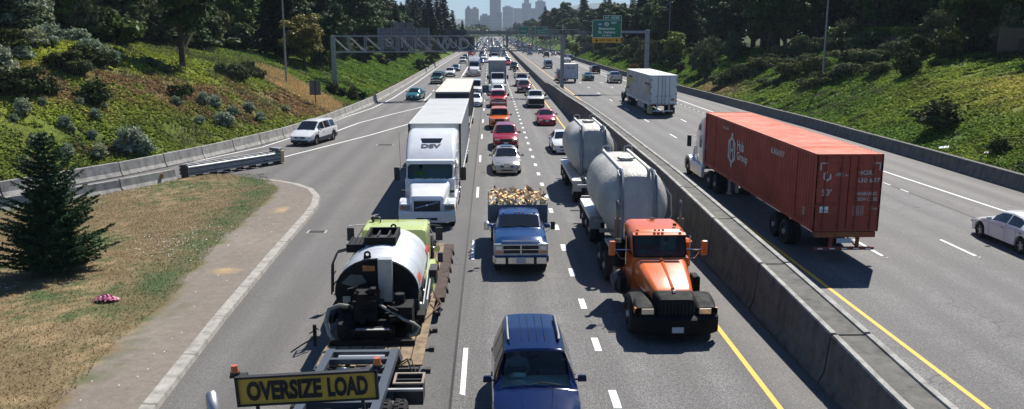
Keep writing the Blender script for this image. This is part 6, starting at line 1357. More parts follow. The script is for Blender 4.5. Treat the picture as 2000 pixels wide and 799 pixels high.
# cab
zc0, zr0, sh, sf, sr = 1.74, 2.52, 2.62, 2.98, 4.35; cw = 1.72; shr = (sf-sh)/(zr0-zc0)
fr = rrect(cw*.95, zc0, zr0-.05, .14, -sh, 5, shear=shr); cab = MB(); rv = rrect(cw, zc0, zr0+.02, .22, -sf-.22, 5); bk = rrect(cw*.99, zc0, zr0+.06, .24, -sr, 5)
cab.loft([fr, rrect(cw*.97, zc0, zr0-.0, .18, -sf-.06, 5), rv, rrect(cw, zc0, zr0+.07, .24, -sf-.7, 5), bk], 0, True, False); cab.add(bk, [tuple(range(len(bk)))], 1); cab.bx((-cw/2, -sr, .80), (cw/2, -sh+.04, zc0+.03)); oc = cab.build('cab', [ORG, INTER], ot)
glass_front(oc, fr, CLEAR, OB, .06)
mb = MB(); mb.loft([[(-.80, -2.94, zr0-.05), (-.80, -2.78, zr0-.09), (-.80, -2.80, zr0-.115)], [(.80, -2.94, zr0-.05), (.80, -2.78, zr0-.09), (.80, -2.80, zr0-.115)]], 0, False, True); mb.build('sun_visor', ORG, oc)
for x in (-.66, -.12, 0, .12, .66): mb = MB(); mb.box((x, -2.93, zr0+.03), (.09, .10, .05), top=(.6, .7)); mb.build('marker_light', AMBER, oc)
for sg in (-1, 1):
    side_glass(oc, sg, cw/2+.002, [(-sf-.0, zc0+.05), (-sf-.16, zr0-.22), (-sr+.4, zr0-.22), (-sr+.4, zc0+.02)])
    mb = MB(); mb.tube([(sg*(1.02), -4.55, .7), (sg*1.02, -4.55, 1.6)], .11, 12); mb.tube([(sg*1.02, -4.55, 1.3), (sg*1.02, -4.55, 2.55)], .10, 12); mb.tube([(sg*1.02, -4.55, 2.5), (sg*1.02, -4.55, 2.86), (sg*1.02, -4.62, 3.0), (sg*1.02, -4.74, 3.08)], .062, 10, caps=False); mb.build('exhaust_stack', simple('burnt chrome', (.20, .18, .17), .3, .85), ot)
    mb = MB(); mb.cyl((sg*1.05, -3.95, 1.15), (sg*1.05, -3.95, 1.95), .19, n=14); mb.cyl((sg*1.05, -3.95, 1.95), (sg*1.05, -3.95, 2.03), .23, .12, n=14); mb.build('air_cleaner', OB if sg > 0 else ORG, ot)
    mb = MB(); mb.box((sg*1.42, -2.95, 1.98), (.20, .13, .46)); mo = mb.build('mirror', ORG, ot, .04); mb = MB(); mb.box((sg*1.42, -3.02, 1.98), (.17, .01, .4)); mb.build('mirror_glass', GLASS, mo)
    mb = MB(); mb.tube([(sg*.85, -3.0, 1.92), (sg*1.34, -2.97, 1.92)], .018, 6); mb.tube([(sg*.85, -3.1, 1.58), (sg*1.15, -3.0, 1.65), (sg*1.28, -2.97, 1.85)], .014, 6); mb.build('mirror_arm', CHROME, mo)
    mb = MB(); mb.tube([(sg*.98, -3.0, 1.45), (sg*.98, -3.0, 2.35)], .018, 6); mb.build('grab_handle', CHROME, oc)
mb = MB(); mb.box((0, -4.1, zr0+.12), (.14, .08, .05)); mb.box((-.55, -3.3, zr0+.11), (.1, .06, .08)); mb.build('roof_light', FRAME, oc); mb = MB(); [mb.tube([(x, -2.60, zc0+.04), (x+.42, -2.66, zc0+.12)], .012, 4) for x in (-.5, .05)]; mb.build('wiper', BLACK, oc)
mb = MB(); mb.bx((-.75, -3.0, 1.45), (.75, -2.66, 1.72)); mb.cyl((.38, -3.12, 1.62), (.38, -3.06, 1.78), .2, n=16, caps=False); mb.bx((-.7, -4.2, 1.4), (-.2, -3.6, 2.2)); mb.build('cabin_interior', INTER, oc)
seated((5.12+.38, 22.0+3.66, 1.36), R(180), simple('green work shirt', (.06, .38, .20), .7), 'person in a green shirt at the wheel of the orange truck')
tractor_rear(ot, -4.3, -8.1, (-6.3, -7.6), steer=-1.14, tanks=False)
mb = MB(); mb.cyl((-1.0, -3.3, .68), (-1.0, -4.2, .68), .28, n=16); mb.build('fuel_tank', FRAME, ot); mb = MB(); mb.cyl((1.0, -3.3, .68), (1.0, -4.2, .68), .28, n=16); mb.build('fuel_tank', FRAME, ot)
mb = MB(); mb.box((1.12, -2.75, .95), (.2, .55, .45)); mb.build('battery_box', OB, ot, .02); mb = MB(); mb.box((-1.12, -2.75, .95), (.2, .55, .45)); mb.build('battery_box', OB, ot, .02)
def pod(par, y0, L, dx, name='tank', ladder=False):
    """bulk tank: flat top between rails, round flanks, belly that narrows to the frame"""
    half = [(0, 3.60), (.40, 3.59), (.62, 3.54), (.90, 3.36), (1.12, 3.05), (1.26, 2.60), (1.27, 2.15), (1.14, 1.70), (.92, 1.36), (.70, 1.16), (.35, 1.08), (0, 1.06)]
    tk = MB(); rg = []; zc = 2.35
    for s, fx, fz, st_ in ((0, .60, .74, .0), (.05, .70, .82, .0), (.28, .84, .90, .0), (.62, .94, .962, .0), (1.05, .99, .99, .0), (1.6, 1, 1, 0), (L/2, 1.0, 1.0, 0), (L-1.6, 1, 1, 0), (L-1.05, .99, .99, 0), (L-.62, .94, .962, 0), (L-.28, .84, .90, 0), (L-.05, .70, .82, 0), (L, .60, .74, 0)):
        pts = [(dx+x*fx, y0-s-(.50*max(0, (z-zc))/1.25*(1 if s < L/2 else -1)*(1-min(s, L-s)/1.6) if min(s, L-s) < 1.6 else 0), zc+(z-zc)*fz) for x, z in half]; rg.append(pts+[(2*dx-p[0], p[1], p[2]) for p in pts[-2:0:-1]])
    tk.loft(rg, 0, True, True); to = tk.build(name, TANK, par); to.modifiers.new('subdivision', 'SUBSURF').render_levels = 1; to.modifiers[0].levels = 1
    rl = MB()
    for sg in (-1, 1):
        x = dx+sg*.52; rl.tube([(x, y0-.72, 3.59), (x, y0-L+.72, 3.59)], .04, 6); rl.bx((x-.045, y0-L+.7, 3.5), (x+.045, y0-.7, 3.63))
    rl.build('top_rail', ALU, to)
    fr_ = MB()
    for sg in (-1, 1):
        x = dx+sg*.56; fr_.tube([(x, y0-.75, 3.60), (x, y0-.42, 3.52), (x+sg*.02, y0-.05, 3.0), (x+sg*.03, y0+.06, 2.2), (x+sg*.05, y0+.08, 1.1)], .075, 4)
        for o_ in (.10,): fr_.tube([(x+sg*o_, y0-.72, 3.56), (x+sg*o_, y0-.30, 3.44), (x+sg*o_, y0-.0, 2.9), (x+sg*o_, y0+.08, 1.1)], .035, 5)
    fr_.build('front_rib', simple('tank rib grey', (.25, .26, .27), .5, .2), to)
    fr2 = MB(); [fr2.bx((dx+sg*.5-.06, y0-L+.0, 1.0), (dx+sg*.5+.06, y0-L+.12, 3.2)) for sg in (-1, 1)]; fr2.build('rear_rib', ALU, to)
    if ladder: la = MB(); [la.cyl((dx-.2, y0+.14, 1.2+k*.3), (dx+.2, y0+.14, 1.2+k*.3), .015, n=5) for k in range(7)]; [la.cyl((dx+s*.2, y0+.14, 1.1), (dx+s*.2, y0+.10, 3.5), .018, n=5) for s in (-1, 1)]; la.build('ladder', ALU, to)
    for q in (L*.45,):
        m_ = MB(); m_.cyl((dx, y0-q, 3.58), (dx, y0-q, 3.68), .27, n=18); m_.cyl((dx, y0-q, 3.68), (dx, y0-q, 3.71), .30, n=18); [m_.box((dx+.3*math.cos(k*1.047), y0-q+.3*math.sin(k*1.047), 3.68), (.07, .07, .10)) for k in range(6)]; m_.build('manhole', simple('hatch metal', (.42, .42, .38), .5, .5), to)
    lp_ = MB()
    for sg in (-1, 1): x = dx+sg*.45; y = y0-L+1.3; lp_.tube([(x-.16, y, 3.58), (x-.16, y, 3.80), (x, y, 3.86), (x+.16, y, 3.80), (x+.16, y, 3.58)], .022, 6, caps=False)
    lp_.build('grab_loop', ALU, to)
    pp = MB(); pp.tube([(dx-.9, y0-.3, 3.2), (dx-1.22, y0-.3, 2.7), (dx-1.25, y0-.25, 2.0), (dx-.95, y0-.2, 1.2)], .028, 6); pp.build('discharge_pipe', ALU, to)
    co = MB(); co.loft([rrect(.9, .62, 1.2, .2, y0-1.2, 4, x0=dx), rrect(1.3, .62, 1.3, .2, y0-L*.5, 4, x0=dx), rrect(.9, .62, 1.2, .2, y0-L+1.2, 4, x0=dx)], 0, True, True); co.build('hopper', TANK, to)
def trailer_frame(par, y0, L, dx, ax, deck=True):
    f = MB(); [f.bx((dx+s*.5-.06, y0-L, .95), (dx+s*.5+.06, y0, 1.18)) for s in (-1, 1)]; [f.bx((dx-1.1, y0-L+k*L/5, .98), (dx+1.1, y0-L+k*L/5+.1, 1.12)) for k in range(6)]; f.build('trailer_frame', ALU, par)
    for a in ax:
        for s in (-1, 1): wheel(par, dx+s*1.06, y0-a, .50, .26, dual=True, rimcol=ALU)
    for s in (-1, 1):
        g_ = MB(); a0 = min(ax); a1 = max(ax); g_.bx((dx+s*.80, y0-a1-.55, 1.12), (dx+s*1.25, y0-a0+.55, 1.16)); g_.bx((dx+s*.80, y0-a0+.55, .62), (dx+s*1.25, y0-a0+.58, 1.16)); g_.bx((dx+s*1.235, y0-a1-.5, .98), (dx+s*1.25, y0-a0+.5, 1.12)); g_.build('fender', ALU, par)
        q = MB(); q.bx((dx+s*.78, y0-a1-.62, .2), (dx+s*1.24, y0-a1-.60, .85)); q.build('mud_flap', BLACK, par)
dxa = -.12; dxb = -.22
mb = MB(); mb.bx((dxa-.9+0, -7.4, 1.12), (dxa+1.15, -5.6, 1.2)); mb.build('front_deck', ALU, ot)
pod(ot, -7.25, 6.6, dxa); trailer_frame(ot, -7.6, 8.2, dxa, (4.2, 5.5, 6.8)); pod(ot, -21.4, 5.6, dxb, ladder=True); trailer_frame(ot, -18.6, 9.0, dxb, (1.4, 6.2, 7.5))
mb = MB(); mb.bx((dxb-.3, -20.0, 1.1), (dxb+.3, -15.8, 1.2)); mb.cyl((dxb, -15.2, .9), (dxb, -19, .9), .06, n=6); mb.build('drawbar', FRAME, ot)
# ---------- blue pickup with firewood ----------
PB = paint('pickup blue', (.008, .045, .150), .15, .34, .25)
pk_ = car('oldpickup', PB, 1.06, 28.95, 'old square blue pickup with a chrome grille and a steel bed piled with firewood', 'pickup truck', noglass_rear=True)
mb = MB(); mb.bx((-.96, -.02, .70), (.96, .03, 1.12)); gf = mb.build('grille_surround', ALU, pk_, .01); mb = MB(); [mb.bx((s*.02 if s > 0 else -.62, .02, .78), (.62 if s > 0 else -.02, .045, 1.06)) for s in (-1, 1)]; mb.build('grille', BLACK, gf)
mb = MB(); mb.bx((-.025, .035, .76), (.025, .06, 1.08)); mb.bx((-.64, .04, .905), (.64, .055, .93)); mb.bx((-.66, .03, 1.07), (.66, .055, 1.10)); mb.build('grille_cross', CHROME, gf)
for sg in (-1, 1): l = MB(); l.box((sg*.79, .04, .98), (.24, .04, .16)); l.build('headlight', LAMP, pk_, .01); l = MB(); l.box((sg*.79, .04, .82), (.26, .03, .07)); l.build('turn_signal', AMBER, pk_, .005)
mb = MB(); mb.loft([[(-1.0, -.12, .42), (-1.0, -.12, .66), (-1.0, -.3, .66), (-1.0, -.3, .42)]]+[[(x, .16, .42), (x, .16, .66), (x, .0, .66), (x, .0, .42)] for x in (-.9, .9)]+[[(1.0, -.12, .42), (1.0, -.12, .66), (1.0, -.3, .66), (1.0, -.3, .42)]], 0, False, True); bo = mb.build('chrome_bumper', CHROME, pk_, .015)
MB().bx((-.17, .165, .46), (.17, .18, .62)).build('number_plate', PLATE, bo); mb = MB(); [mb.bx((s*.5-.05, .165, .40), (s*.5+.05, .19, .68)) for s in (-1, 1)]; mb.build('bumper_guard', BLACK, bo)
mb = MB(); mb.bx((-.66, -.10, 1.20), (.66, .0, 1.23)); [mb.bx((x-.006, -1.35, 1.30), (x+.006, -.2, 1.312)) for x in ()]; mb.build('hood_trim', CHROME, pk_)
for x in (-.58, -.14, 0, .14, .58): m_ = MB(); m_.box((x, -2.16, 1.80), (.07, .10, .05), top=(.6, .6)); m_.build('marker_light', AMBER, pk_)
for sg in (-1, 1): m_ = MB(); m_.box((sg*1.24, -1.55, 1.42), (.16, .07, .30)); mo = m_.build('tow_mirror', BLACK if sg < 0 else CHROME, pk_, .02); m_ = MB(); m_.tube([(sg*.9, -1.55, 1.5), (sg*1.2, -1.55, 1.52)], .014, 5); m_.tube([(sg*.92, -1.6, 1.12), (sg*1.2, -1.55, 1.34)], .014, 5); m_.build('mirror_arm', CHROME, mo)
BED = simple('primer grey bed', (.13, .155, .18), .6, .1, var=.3)
y0 = -3.52; y1 = -6.15
mb = MB(); mb.bx((-1.15, y1, .86), (1.15, y0, .96)); mb.build('bed_floor', BED, pk_); mb = MB(); mb.bx((-1.16, y0-.06, .96), (1.16, y0, 1.80)); mb.build('headboard', BED, pk_, .01)
mb = MB(); [mb.bx((s*1.10, y1, .96), (s*1.16, y0-.065, 1.5)) for s in (-1, 1)]; [mb.bx((s*1.165-.015, y, .86), (s*1.165+.015, y+.06, 1.86)) for s in (-1, 1) for y in (y0-.1, (y0+y1)/2, y1+.02)]; mb.build('bed_side', BED, pk_)
for sg in (-1, 1): wheel(pk_, sg*.95, -4.95, .38, .22, dual=False)
mb = MB(); mb.bx((-.4, y1, .5), (-.3, -3.3, .7)); mb.bx((.3, y1, .5), (.4, -3.3, .7)); mb.cyl((-.9, -4.95, .38), (.9, -4.95, .38), .06); mb.build('chassis', BLACK, pk_)
WB = simple('split wood face', (.92, .66, .32), .75, var=.25, vs=6); WK = simple('firewood bark', (.10, .055, .032), .9, var=.5, vs=9)
logs = []
rdw = random.Random(12)
for v_i in range(5):
    mb = MB(); ln = .42; n = 5; a0 = rdw.uniform(0, 1)
    pts = [(0, 0)]+[(.075*math.cos(a0+k*.42), .075*math.sin(a0+k*.42)) for k in range(n)]; pts = [(p[0]*rdw.uniform(.85, 1.15), p[1]*rdw.uniform(.85, 1.15)) for p in pts]
    N_ = len(pts); vs = [(x, -ln/2, z) for x, z in pts]+[(x, ln/2, z) for x, z in pts]; mb.add(vs, [tuple(range(N_-1, -1, -1)), tuple(range(N_, 2*N_)), (0, 1, N_+1, N_), (N_-1, 0, N_, 2*N_-1)], 0); mb.add(vs, [(i, i+1, N_+i+1, N_+i) for i in range(1, N_-1)], 1)
    logs.append(mb.build('firewood_log', [WB, WK]))
gx_ = []
cntl = 0
for lay in range(9):
    z = .98+.112*lay+.06; rows = [0] if lay < 6 else [0, 1, 2, 3]
    for ro in range(5):
        if lay < 8 and ro > 0: continue
        for i in range(22):
            x = 1.06-1.03+i*.098+rdw.uniform(-.02, .02)
            if lay == 8 and rdw.random() < .10: continue
            o = logs[cntl % 5] if cntl < 5 else logs[cntl % 5].copy()
            if cntl >= 5: COL.objects.link(o)
            cntl += 1; o.location = (x, 28.95+3.52+.30+ro*.47+rdw.uniform(-.04, .04), z+(rdw.uniform(0, .10) if lay == 8 else rdw.uniform(-.01, .02))+(.06*math.sin(i*.9)))
            o.rotation_euler = (rdw.uniform(-.12, .12)+(rdw.uniform(-.4, .2) if lay == 8 and ro == 0 else 0), rdw.uniform(0, 6.28), rdw.uniform(-.15, .15)+(rdw.uniform(-.5, .5) if lay == 8 else 0))
            tag(o, 'split piece of yellow firewood on top of the blue pickup load' if lay == 8 else 'barky piece of firewood in the stacked load of the blue pickup', 'firewood', 'firewood on top of the pickup load' if lay == 8 else 'firewood stacked inside the pickup bed')
# core of the stack under the top layer: a second row of logs hidden by the first
# ---------- lowboy with the lime truck ----------
LIME = paint('lime yellow', (.55, .62, .20), 0, .5); NAVYF = simple('gooseneck blue grey', (.060, .075, .10), .45, .2, var=.3); TB = simple('tar black', (.006, .006, .0065), .6, 0, 0, var=.3, spec=.25)
WDK = simple('weathered deck wood', (.28, .20, .12), .85, var=.5, vs=3); REDB = simple('red brown deck plate', (.075, .048, .040), .85, var=.5)
lb = empty('lowboy_trailer', (-2.98, 11.2, .004), R(180), 'lowboy rig with a black tractor and blue-grey gooseneck, wearing a big yellow OVERSIZE LOAD sign', 'lowboy trailer')
def Lq(X, Y, Z): return (-(X+2.98), -(Y-11.2), Z)        # world to local
def LB(mb, a, b, mat=0): p = Lq(*a); q = Lq(*b); return mb.bx([min(i, j) for i, j in zip(p, q)], [max(i, j) for i, j in zip(p, q)], mat)
# tractor body (mostly below the frame of the photo)
mb = MB(); mb.loft([rrect(1.6, .7, 1.5, .15, 3.9, 4), rrect(1.8, .7, 1.8, .2, 1.7, 4)], 0, True, True); mb.build('hood', BLACK, lb, .0)
mb = MB(); mb.loft([rrect(2.0, .8, 2.5, .2, 1.7, 4), rrect(2.1, .8, 2.72, .2, 1.2, 4), rrect(2.1, .8, 2.72, .2, .2, 4)], 0, True, True); cbx = mb.build('cab', BLACK, lb); mb = MB(); mb.add([(-.85, 1.66, 1.85), (.85, 1.66, 1.85), (.85, 1.38, 2.5), (-.85, 1.38, 2.5)], [(0, 1, 2, 3)]); [m_ for m_ in [mb.build('windshield', GLASS, cbx)]]
for sg in (-1, 1): wheel(lb, sg*1.06, 3.0, .5, .28, rimcol=ALU)
mb = MB(); mb.tube([Lq(-4.40, 12.6, .8), Lq(-4.40, 12.6, 2.40), Lq(-4.42, 12.62, 2.56), Lq(-4.47, 12.72, 2.68), Lq(-4.52, 12.85, 2.74)], [.10, .10, .10, .095, .09], 12, caps=False); mb.build('exhaust_stack', ALU, lb)
for Y in (15.0, 16.33):
    for X in (-4.0, -1.90): wheel(lb, -(X+2.98), -(Y-11.2), .50, .27, dual=True, rimcol=ALU)
mb = MB(); LB(mb, (-3.35, 12.2, .75), (-3.25, 18.4, 1.0)); LB(mb, (-2.7, 12.2, .75), (-2.6, 18.4, 1.0)); [LB(mb, (-3.4, 12.6+k*.9, .8), (-2.55, 12.7+k*.9, .95)) for k in range(6)]; LB(mb, (-3.9, 12.3, .6), (-3.5, 14.2, 1.15)); LB(mb, (-2.4, 12.3, .6), (-1.9, 14.0, 1.1)); mb.build('chassis', BLACK, lb)
mb = MB(); LB(mb, (-2.35, 16.80, 1.00), (-1.46, 16.87, 1.05)); LB(mb, (-4.5, 16.80, 1.00), (-3.7, 16.87, 1.05)); mb.build('fender_bar', ALU, lb)
mb = MB()
for X in (-3.74, -2.26): mb.tube([Lq(X, 12.9, 1.42), Lq(X, 18.4, 1.24), Lq(X, 19.3, .95)], .001, 4); p = Lq(X, 12.9, 1.42); q = Lq(X, 18.75, 1.22); mb.loft([[(p[0]-.09, p[1], 1.28), (p[0]+.09, p[1], 1.28), (p[0]+.09, p[1], 1.44), (p[0]-.09, p[1], 1.44)], [(q[0]-.09, q[1], 1.06), (q[0]+.09, q[1], 1.06), (q[0]+.09, q[1], 1.22), (q[0]-.09, q[1], 1.22)], [(q[0]-.09, q[1]-.9, .30), (q[0]+.09, q[1]-.9, .30), (q[0]+.09, q[1]-.9, .62), (q[0]-.09, q[1]-.9, .62)]], 0, False, True)
for Y, d in ((18.55, .14), (18.05, .10), (17.0, .12), (15.6, .12), (14.6, .16), (13.4, .2)): zz = 1.42-(Y-12.9)*.034; LB(mb, (-3.65, Y, zz-.14), (-2.35, Y+d, zz-.01))
mb.build('gooseneck', NAVYF, lb, .012)
mb = MB(); [mb.cyl(Lq(X, 17.2, .98), Lq(X, 17.85, 1.02), .11, n=12) for X in (-3.3, -2.75)]; [mb.cyl(Lq(X, 17.6, .8), Lq(X, 17.75, 1.15), .16, n=12) for X in (-3.3, -2.75)]; mb.cyl(Lq(-3.5, 18.35, 1.12), Lq(-2.45, 18.35, 1.12), .09, n=10); mb.build('air_can', ALU, lb)
mb = MB(); mb.tube([Lq(-3.6, 17.5, 1.25), Lq(-3.2, 17.45, 1.12), Lq(-2.8, 17.5, 1.2), Lq(-2.35, 17.4, 1.1)], .018, 5); mb.tube([Lq(-2.15, 18.3, 1.0), Lq(-1.9, 18.0, 1.25), Lq(-1.75, 17.8, .9)], .02, 5); mb.tube([Lq(-2.1, 18.5, .9), Lq(-1.85, 18.4, 1.1), Lq(-1.7, 18.0, .85), Lq(-1.6, 17.9, .7)], .016, 5); mb.build('air_line', BLACK, lb)
mb = MB(); X0_, X1_, Y0_, Y1_, zb_, zt_ = -2.10, -1.48, 17.0, 17.55, .60, 1.08
LB(mb, (X0_, Y0_, zb_), (X1_, Y0_+.03, zt_)); LB(mb, (X0_, Y1_-.03, zb_), (X1_, Y1_, zt_)); LB(mb, (X0_, Y0_, zb_), (X0_+.03, Y1_, zt_)); LB(mb, (X1_-.03, Y0_, zb_), (X1_, Y1_, zt_)); LB(mb, (X0_, Y0_+.25, zt_-.06), (X1_, Y0_+.29, zt_)); LB(mb, (X0_, Y0_, zb_), (X1_, Y1_, zb_+.03))
mb.build('open_tray', FRAME, lb); mb = MB(); [LB(mb, a, b) for a, b in (((X0_-.02, Y0_-.02, zt_), (X1_+.02, Y0_+.04, zt_+.03)), ((X0_-.02, Y1_-.04, zt_), (X1_+.02, Y1_+.02, zt_+.03)), ((X0_-.02, Y0_+.04, zt_), (X0_+.03, Y1_-.04, zt_+.03)), ((X1_-.03, Y0_+.04, zt_), (X1_+.02, Y1_-.04, zt_+.03)))]; mb.build('tray_rim', simple('worn rim tan', (.30, .25, .2), .7), lb)
# deck
mb = MB(); LB(mb, (-4.25, 19.0, .42), (-1.75, 31.0, .60)); mb.build('deck', FRAME, lb)
for k in range(8): X = -4.2+k*.32; mb = MB(); LB(mb, (X, 19.1+.05*(k % 2), .602), (X+.29, 30.95, .645)); mb.build('deck_plank', WDK, lb)
mb = MB(); LB(mb, (-1.74, 24.3, .50), (-1.40, 30.8, .66)); LB(mb, (-4.6, 24.3, .50), (-4.27, 30.8, .66)); mb.build('outrigger', REDB, lb)
for k in range(8): mb = MB(); LB(mb, (-1.62, 19.2+k*1.4, .38), (-1.48, 19.34+k*1.4, .50)); mb.build('deck_bracket', BLACK, lb)
for k in range(5): mb = MB(); mb.tube([Lq(-1.42, 25.2+k*1.15, .66), Lq(-1.37, 25.3+k*1.15, .58), Lq(-1.37, 25.5+k*1.15, .42), Lq(-1.40, 25.7+k*1.15, .55)], .035, 6); mb.build('tie_hook', BLACK, lb)
mb = MB(); mb.tube([Lq(-1.7, 22.6, 1.0), Lq(-1.62, 23.1, .70), Lq(-1.55, 23.8, .66), Lq(-1.9, 24.6, 1.1)], .02, 5); mb.tube([Lq(-1.65, 22.9, .7), Lq(-1.45, 23.6, .68), Lq(-1.6, 24.2, .7)], .025, 5); mb.build('tie_chain', simple('rusty chain', (.12, .07, .045), .8), lb)
for Y in (28.2, 29.3, 30.4):
    for X in (-3.9, -2.1): w_ = wheel(lb, -(X+2.98), -(Y-11.2), .20, .25, dual=True)
# sign
sg_ = MB(); LB(sg_, (-3.83, 12.03, 2.985), (-1.75, 12.07, 3.42)); so_ = sg_.build('oversize_sign', simple('banner yellow', (.60, .36, .05), .55, var=.15, vs=2), lb)
_a = R(2.7); _p = Vector((-.19, 0, 3.2)); so_.rotation_euler.y = _a; so_.location = _p-Matrix.Rotation(_a, 3, 'Y') @ _p
mb = MB(); LB(mb, (-3.86, 12.0, 3.405), (-1.72, 12.09, 3.44)); LB(mb, (-3.86, 12.0, 2.965), (-1.72, 12.09, 2.99)); LB(mb, (-3.86, 12.0, 2.97), (-3.82, 12.09, 3.43)); LB(mb, (-1.76, 12.0, 2.97), (-1.72, 12.09, 3.43)); mb.build('sign_frame', BLACK, so_)
t = MB(); text_into(t, 'OVERSIZE', Lq(-3.70, 12.018, 3.045), (-1, 0, 0), (0, 0, 1), 1.13, .315, bold=.048); text_into(t, 'LOAD', Lq(-2.48, 12.018, 3.045), (-1, 0, 0), (0, 0, 1), .61, .315, bold=.048); t.build('sign_lettering', SBLACK, so_)
for a_, b_ in (((-3.6, 12.05, 2.66), (-3.55, 12.1, 3.0)), ((-2.0, 12.05, 2.66), (-1.95, 12.1, 3.0)), ((-3.95, 12.08, 3.40), (-3.70, 12.2, 3.44)), ((-1.9, 12.08, 3.40), (-1.62, 12.2, 3.44))): mb = MB(); LB(mb, a_, b_); mb.build('sign_bracket', BLACK, so_)
for X in (-3.88, -1.72): mb = MB(); mb.cyl(Lq(X, 12.14, 3.44), Lq(X, 12.14, 3.48), .075, n=12); mb.build('beacon_base', BLACK, so_); mb = MB(); mb.cyl(Lq(X, 12.14, 3.48), Lq(X, 12.14, 3.585), .062, .05, n=14); mb.build('beacon', simple('beacon orange', (.62, .13, .03), .25, 0, .8, .1), so_)
mb = MB(); rr_ = random.Random(4)
for cx0 in (-2.25, -2.0): [mb.ball(Lq(cx0+rr_.uniform(-.05, .05), 14.0+rr_.uniform(-.05, .05), 1.62+rr_.uniform(-.05, .05)), .035, 6, sc=(1.4, .5, 1)) for _ in range(6)]
mb.build('pink_ribbon', simple('pink ribbon', (.75, .25, .4), .6), lb); MB().cyl(Lq(-2.12, 14.0, 1.3), Lq(-2.12, 14.0, 1.6), .03).build('ribbon_post', BLACK, lb)
# the lime truck standing on the deck, tank end towards the camera, cab pointing away
lt = empty('tar_truck', (-3.05, 20.2, .65), 0, 'lime-yellow oil distributor truck with a white tank and tar-black pumps, loaded on the lowboy', 'tar truck')
TKW = simple('tank white', (.54, .57, .60), .42, .1, .2, var=.2, vs=1.1)
def TQ(X, Y, Z): return (X+3.05, Y-20.2, Z-.65)
def TBX(mb, a, b, m=0): p = TQ(*a); q = TQ(*b); return mb.bx([min(i, j) for i, j in zip(p, q)], [max(i, j) for i, j in zip(p, q)], m)
tc = (-3.08, 1.62); rx_, rz_ = 1.12, .90
tk = MB(); n = 36; rg = []
for Y, f in ((21.95, .97), (22.0, 1.0), (24.2, 1.0), (25.6, .985), (25.66, .95)): rg.append([TQ(tc[0]+rx_*f*math.cos(2*math.pi*k/n), Y, tc[1]+rz_*f*math.sin(2*math.pi*k/n)) for k in range(n)])
tk.loft(rg, 0, True, True); to = tk.build('tank', TKW, lt)
mb = MB(); rg = [[TQ(tc[0]+rx_*f*math.cos(2*math.pi*k/n), Y, tc[1]+rz_*f*math.sin(2*math.pi*k/n)) for k in range(n)] for Y, f in ((21.99, 1.006), (21.93, 1.008), (21.90, .98), (21.86, .6), (21.85, .1))]; mb.loft(rg, 0, True, True); mb.build('tank_end', TB, to)
mb = MB(); [mb.loft([[TQ(tc[0]+rx_*1.004*math.cos(2*math.pi*k/n), Y, tc[1]+rz_*1.004*math.sin(2*math.pi*k/n)) for k in range(n)] for Y in (Yc-.012, Yc+.012)], 0, True, False) for Yc in (23.0, 24.0, 25.0)]; mb.build('tank_seam', simple('seam grey', (.40, .42, .44), .5), to)
mb = MB(); [mb.loft([[TQ(tc[0]+rx_*1.008*math.cos(a), Y, tc[1]+rz_*1.008*math.sin(a)) for a in (.08, .2, .34)] for Y in (Y0, Y1)], 0, True, False, closed=False) for Y0, Y1 in ((22.3, 22.85), (25.2, 26.1))]; mb.build('red_emblem', simple('faded red emblem', (.62, .10, .06), .6, var=.4, vs=12), to)
mb = MB(); pts = [(-.42, 0), (-.02, 0), (-.02, .42), (-.2, .42)]; mb.loft([[TQ(tc[0]-rx_*.86, 21.84, 1.9), TQ(tc[0]-rx_*.50, 21.83, 2.22), TQ(tc[0]-rx_*.18, 21.82, 2.0), TQ(tc[0]-rx_*.5, 21.83, 1.72)]], 0, False, True) if False else mb.add([TQ(tc[0]-rx_*.84, 21.838, 1.88), TQ(tc[0]-rx_*.60, 21.838, 2.12), TQ(tc[0]-rx_*.34, 21.838, 2.10), TQ(tc[0]-rx_*.22, 21.838, 1.9), TQ(tc[0]-rx_*.5, 21.838, 1.74)], [(0, 1, 2, 3, 4)]); mb.build('heat_shield', simple('dull grey plate', (.12, .13, .13), .4, .3), to)
mb = MB(); TBX(mb, (-3.42, 21.80, 2.22), (-3.10, 21.825, 2.36)); mb.build('warning_placard', simple('orange placard', (.6, .2, .06), .6), to); mb = MB(); TBX(mb, (-3.98, 21.80, 1.30), (-3.78, 21.825, 1.52)); mb.build('data_plate', ALU, to)
mb = MB(); TBX(mb, (-2.98, 21.5, 1.45), (-2.62, 21.8, 2.62)); mb.build('flue', ALU, lt, .01)
mb = MB(); mb.tube([TQ(-3.33+.07*math.cos(a), 22.1, 2.60+.07*math.sin(a)) for a in np.linspace(0, 6.28, 13)], .03, 6, caps=False); TBX(mb, (-3.43, 22.07, 2.45), (-3.23, 22.13, 2.56)); mb.tube([TQ(-3.0+.07*math.cos(a), 25.45, 2.58+.07*math.sin(a)) for a in np.linspace(0, 6.28, 13)], .03, 6, caps=False); TBX(mb, (-3.1, 25.42, 2.43), (-2.9, 25.48, 2.54)); mb.build('lifting_eye', TB, to)
pf = MB(); z0_, z1_ = 2.50, 2.72
for a, b in (((-3.62, 23.5, z0_), (-2.72, 23.58, z1_)), ((-3.62, 24.75, z0_), (-2.72, 24.83, z1_)), ((-3.62, 23.58, z0_), (-3.54, 24.75, z1_)), ((-2.80, 23.58, z0_), (-2.72, 24.75, z1_))): TBX(pf, a, b)
TBX(pf, (-3.54, 23.58, z0_), (-2.8, 24.75, z0_+.03)); TBX(pf, (-4.16, 23.7, 2.38), (-3.64, 24.7, 2.44)); TBX(pf, (-4.16, 23.66, 2.24), (-3.64, 23.74, 2.48)); [TBX(pf, (-4.14+k*.14, 23.74, 2.442), (-4.10+k*.14, 24.66, 2.47)) for k in range(4)]; pf.build('catwalk', TB, lt)
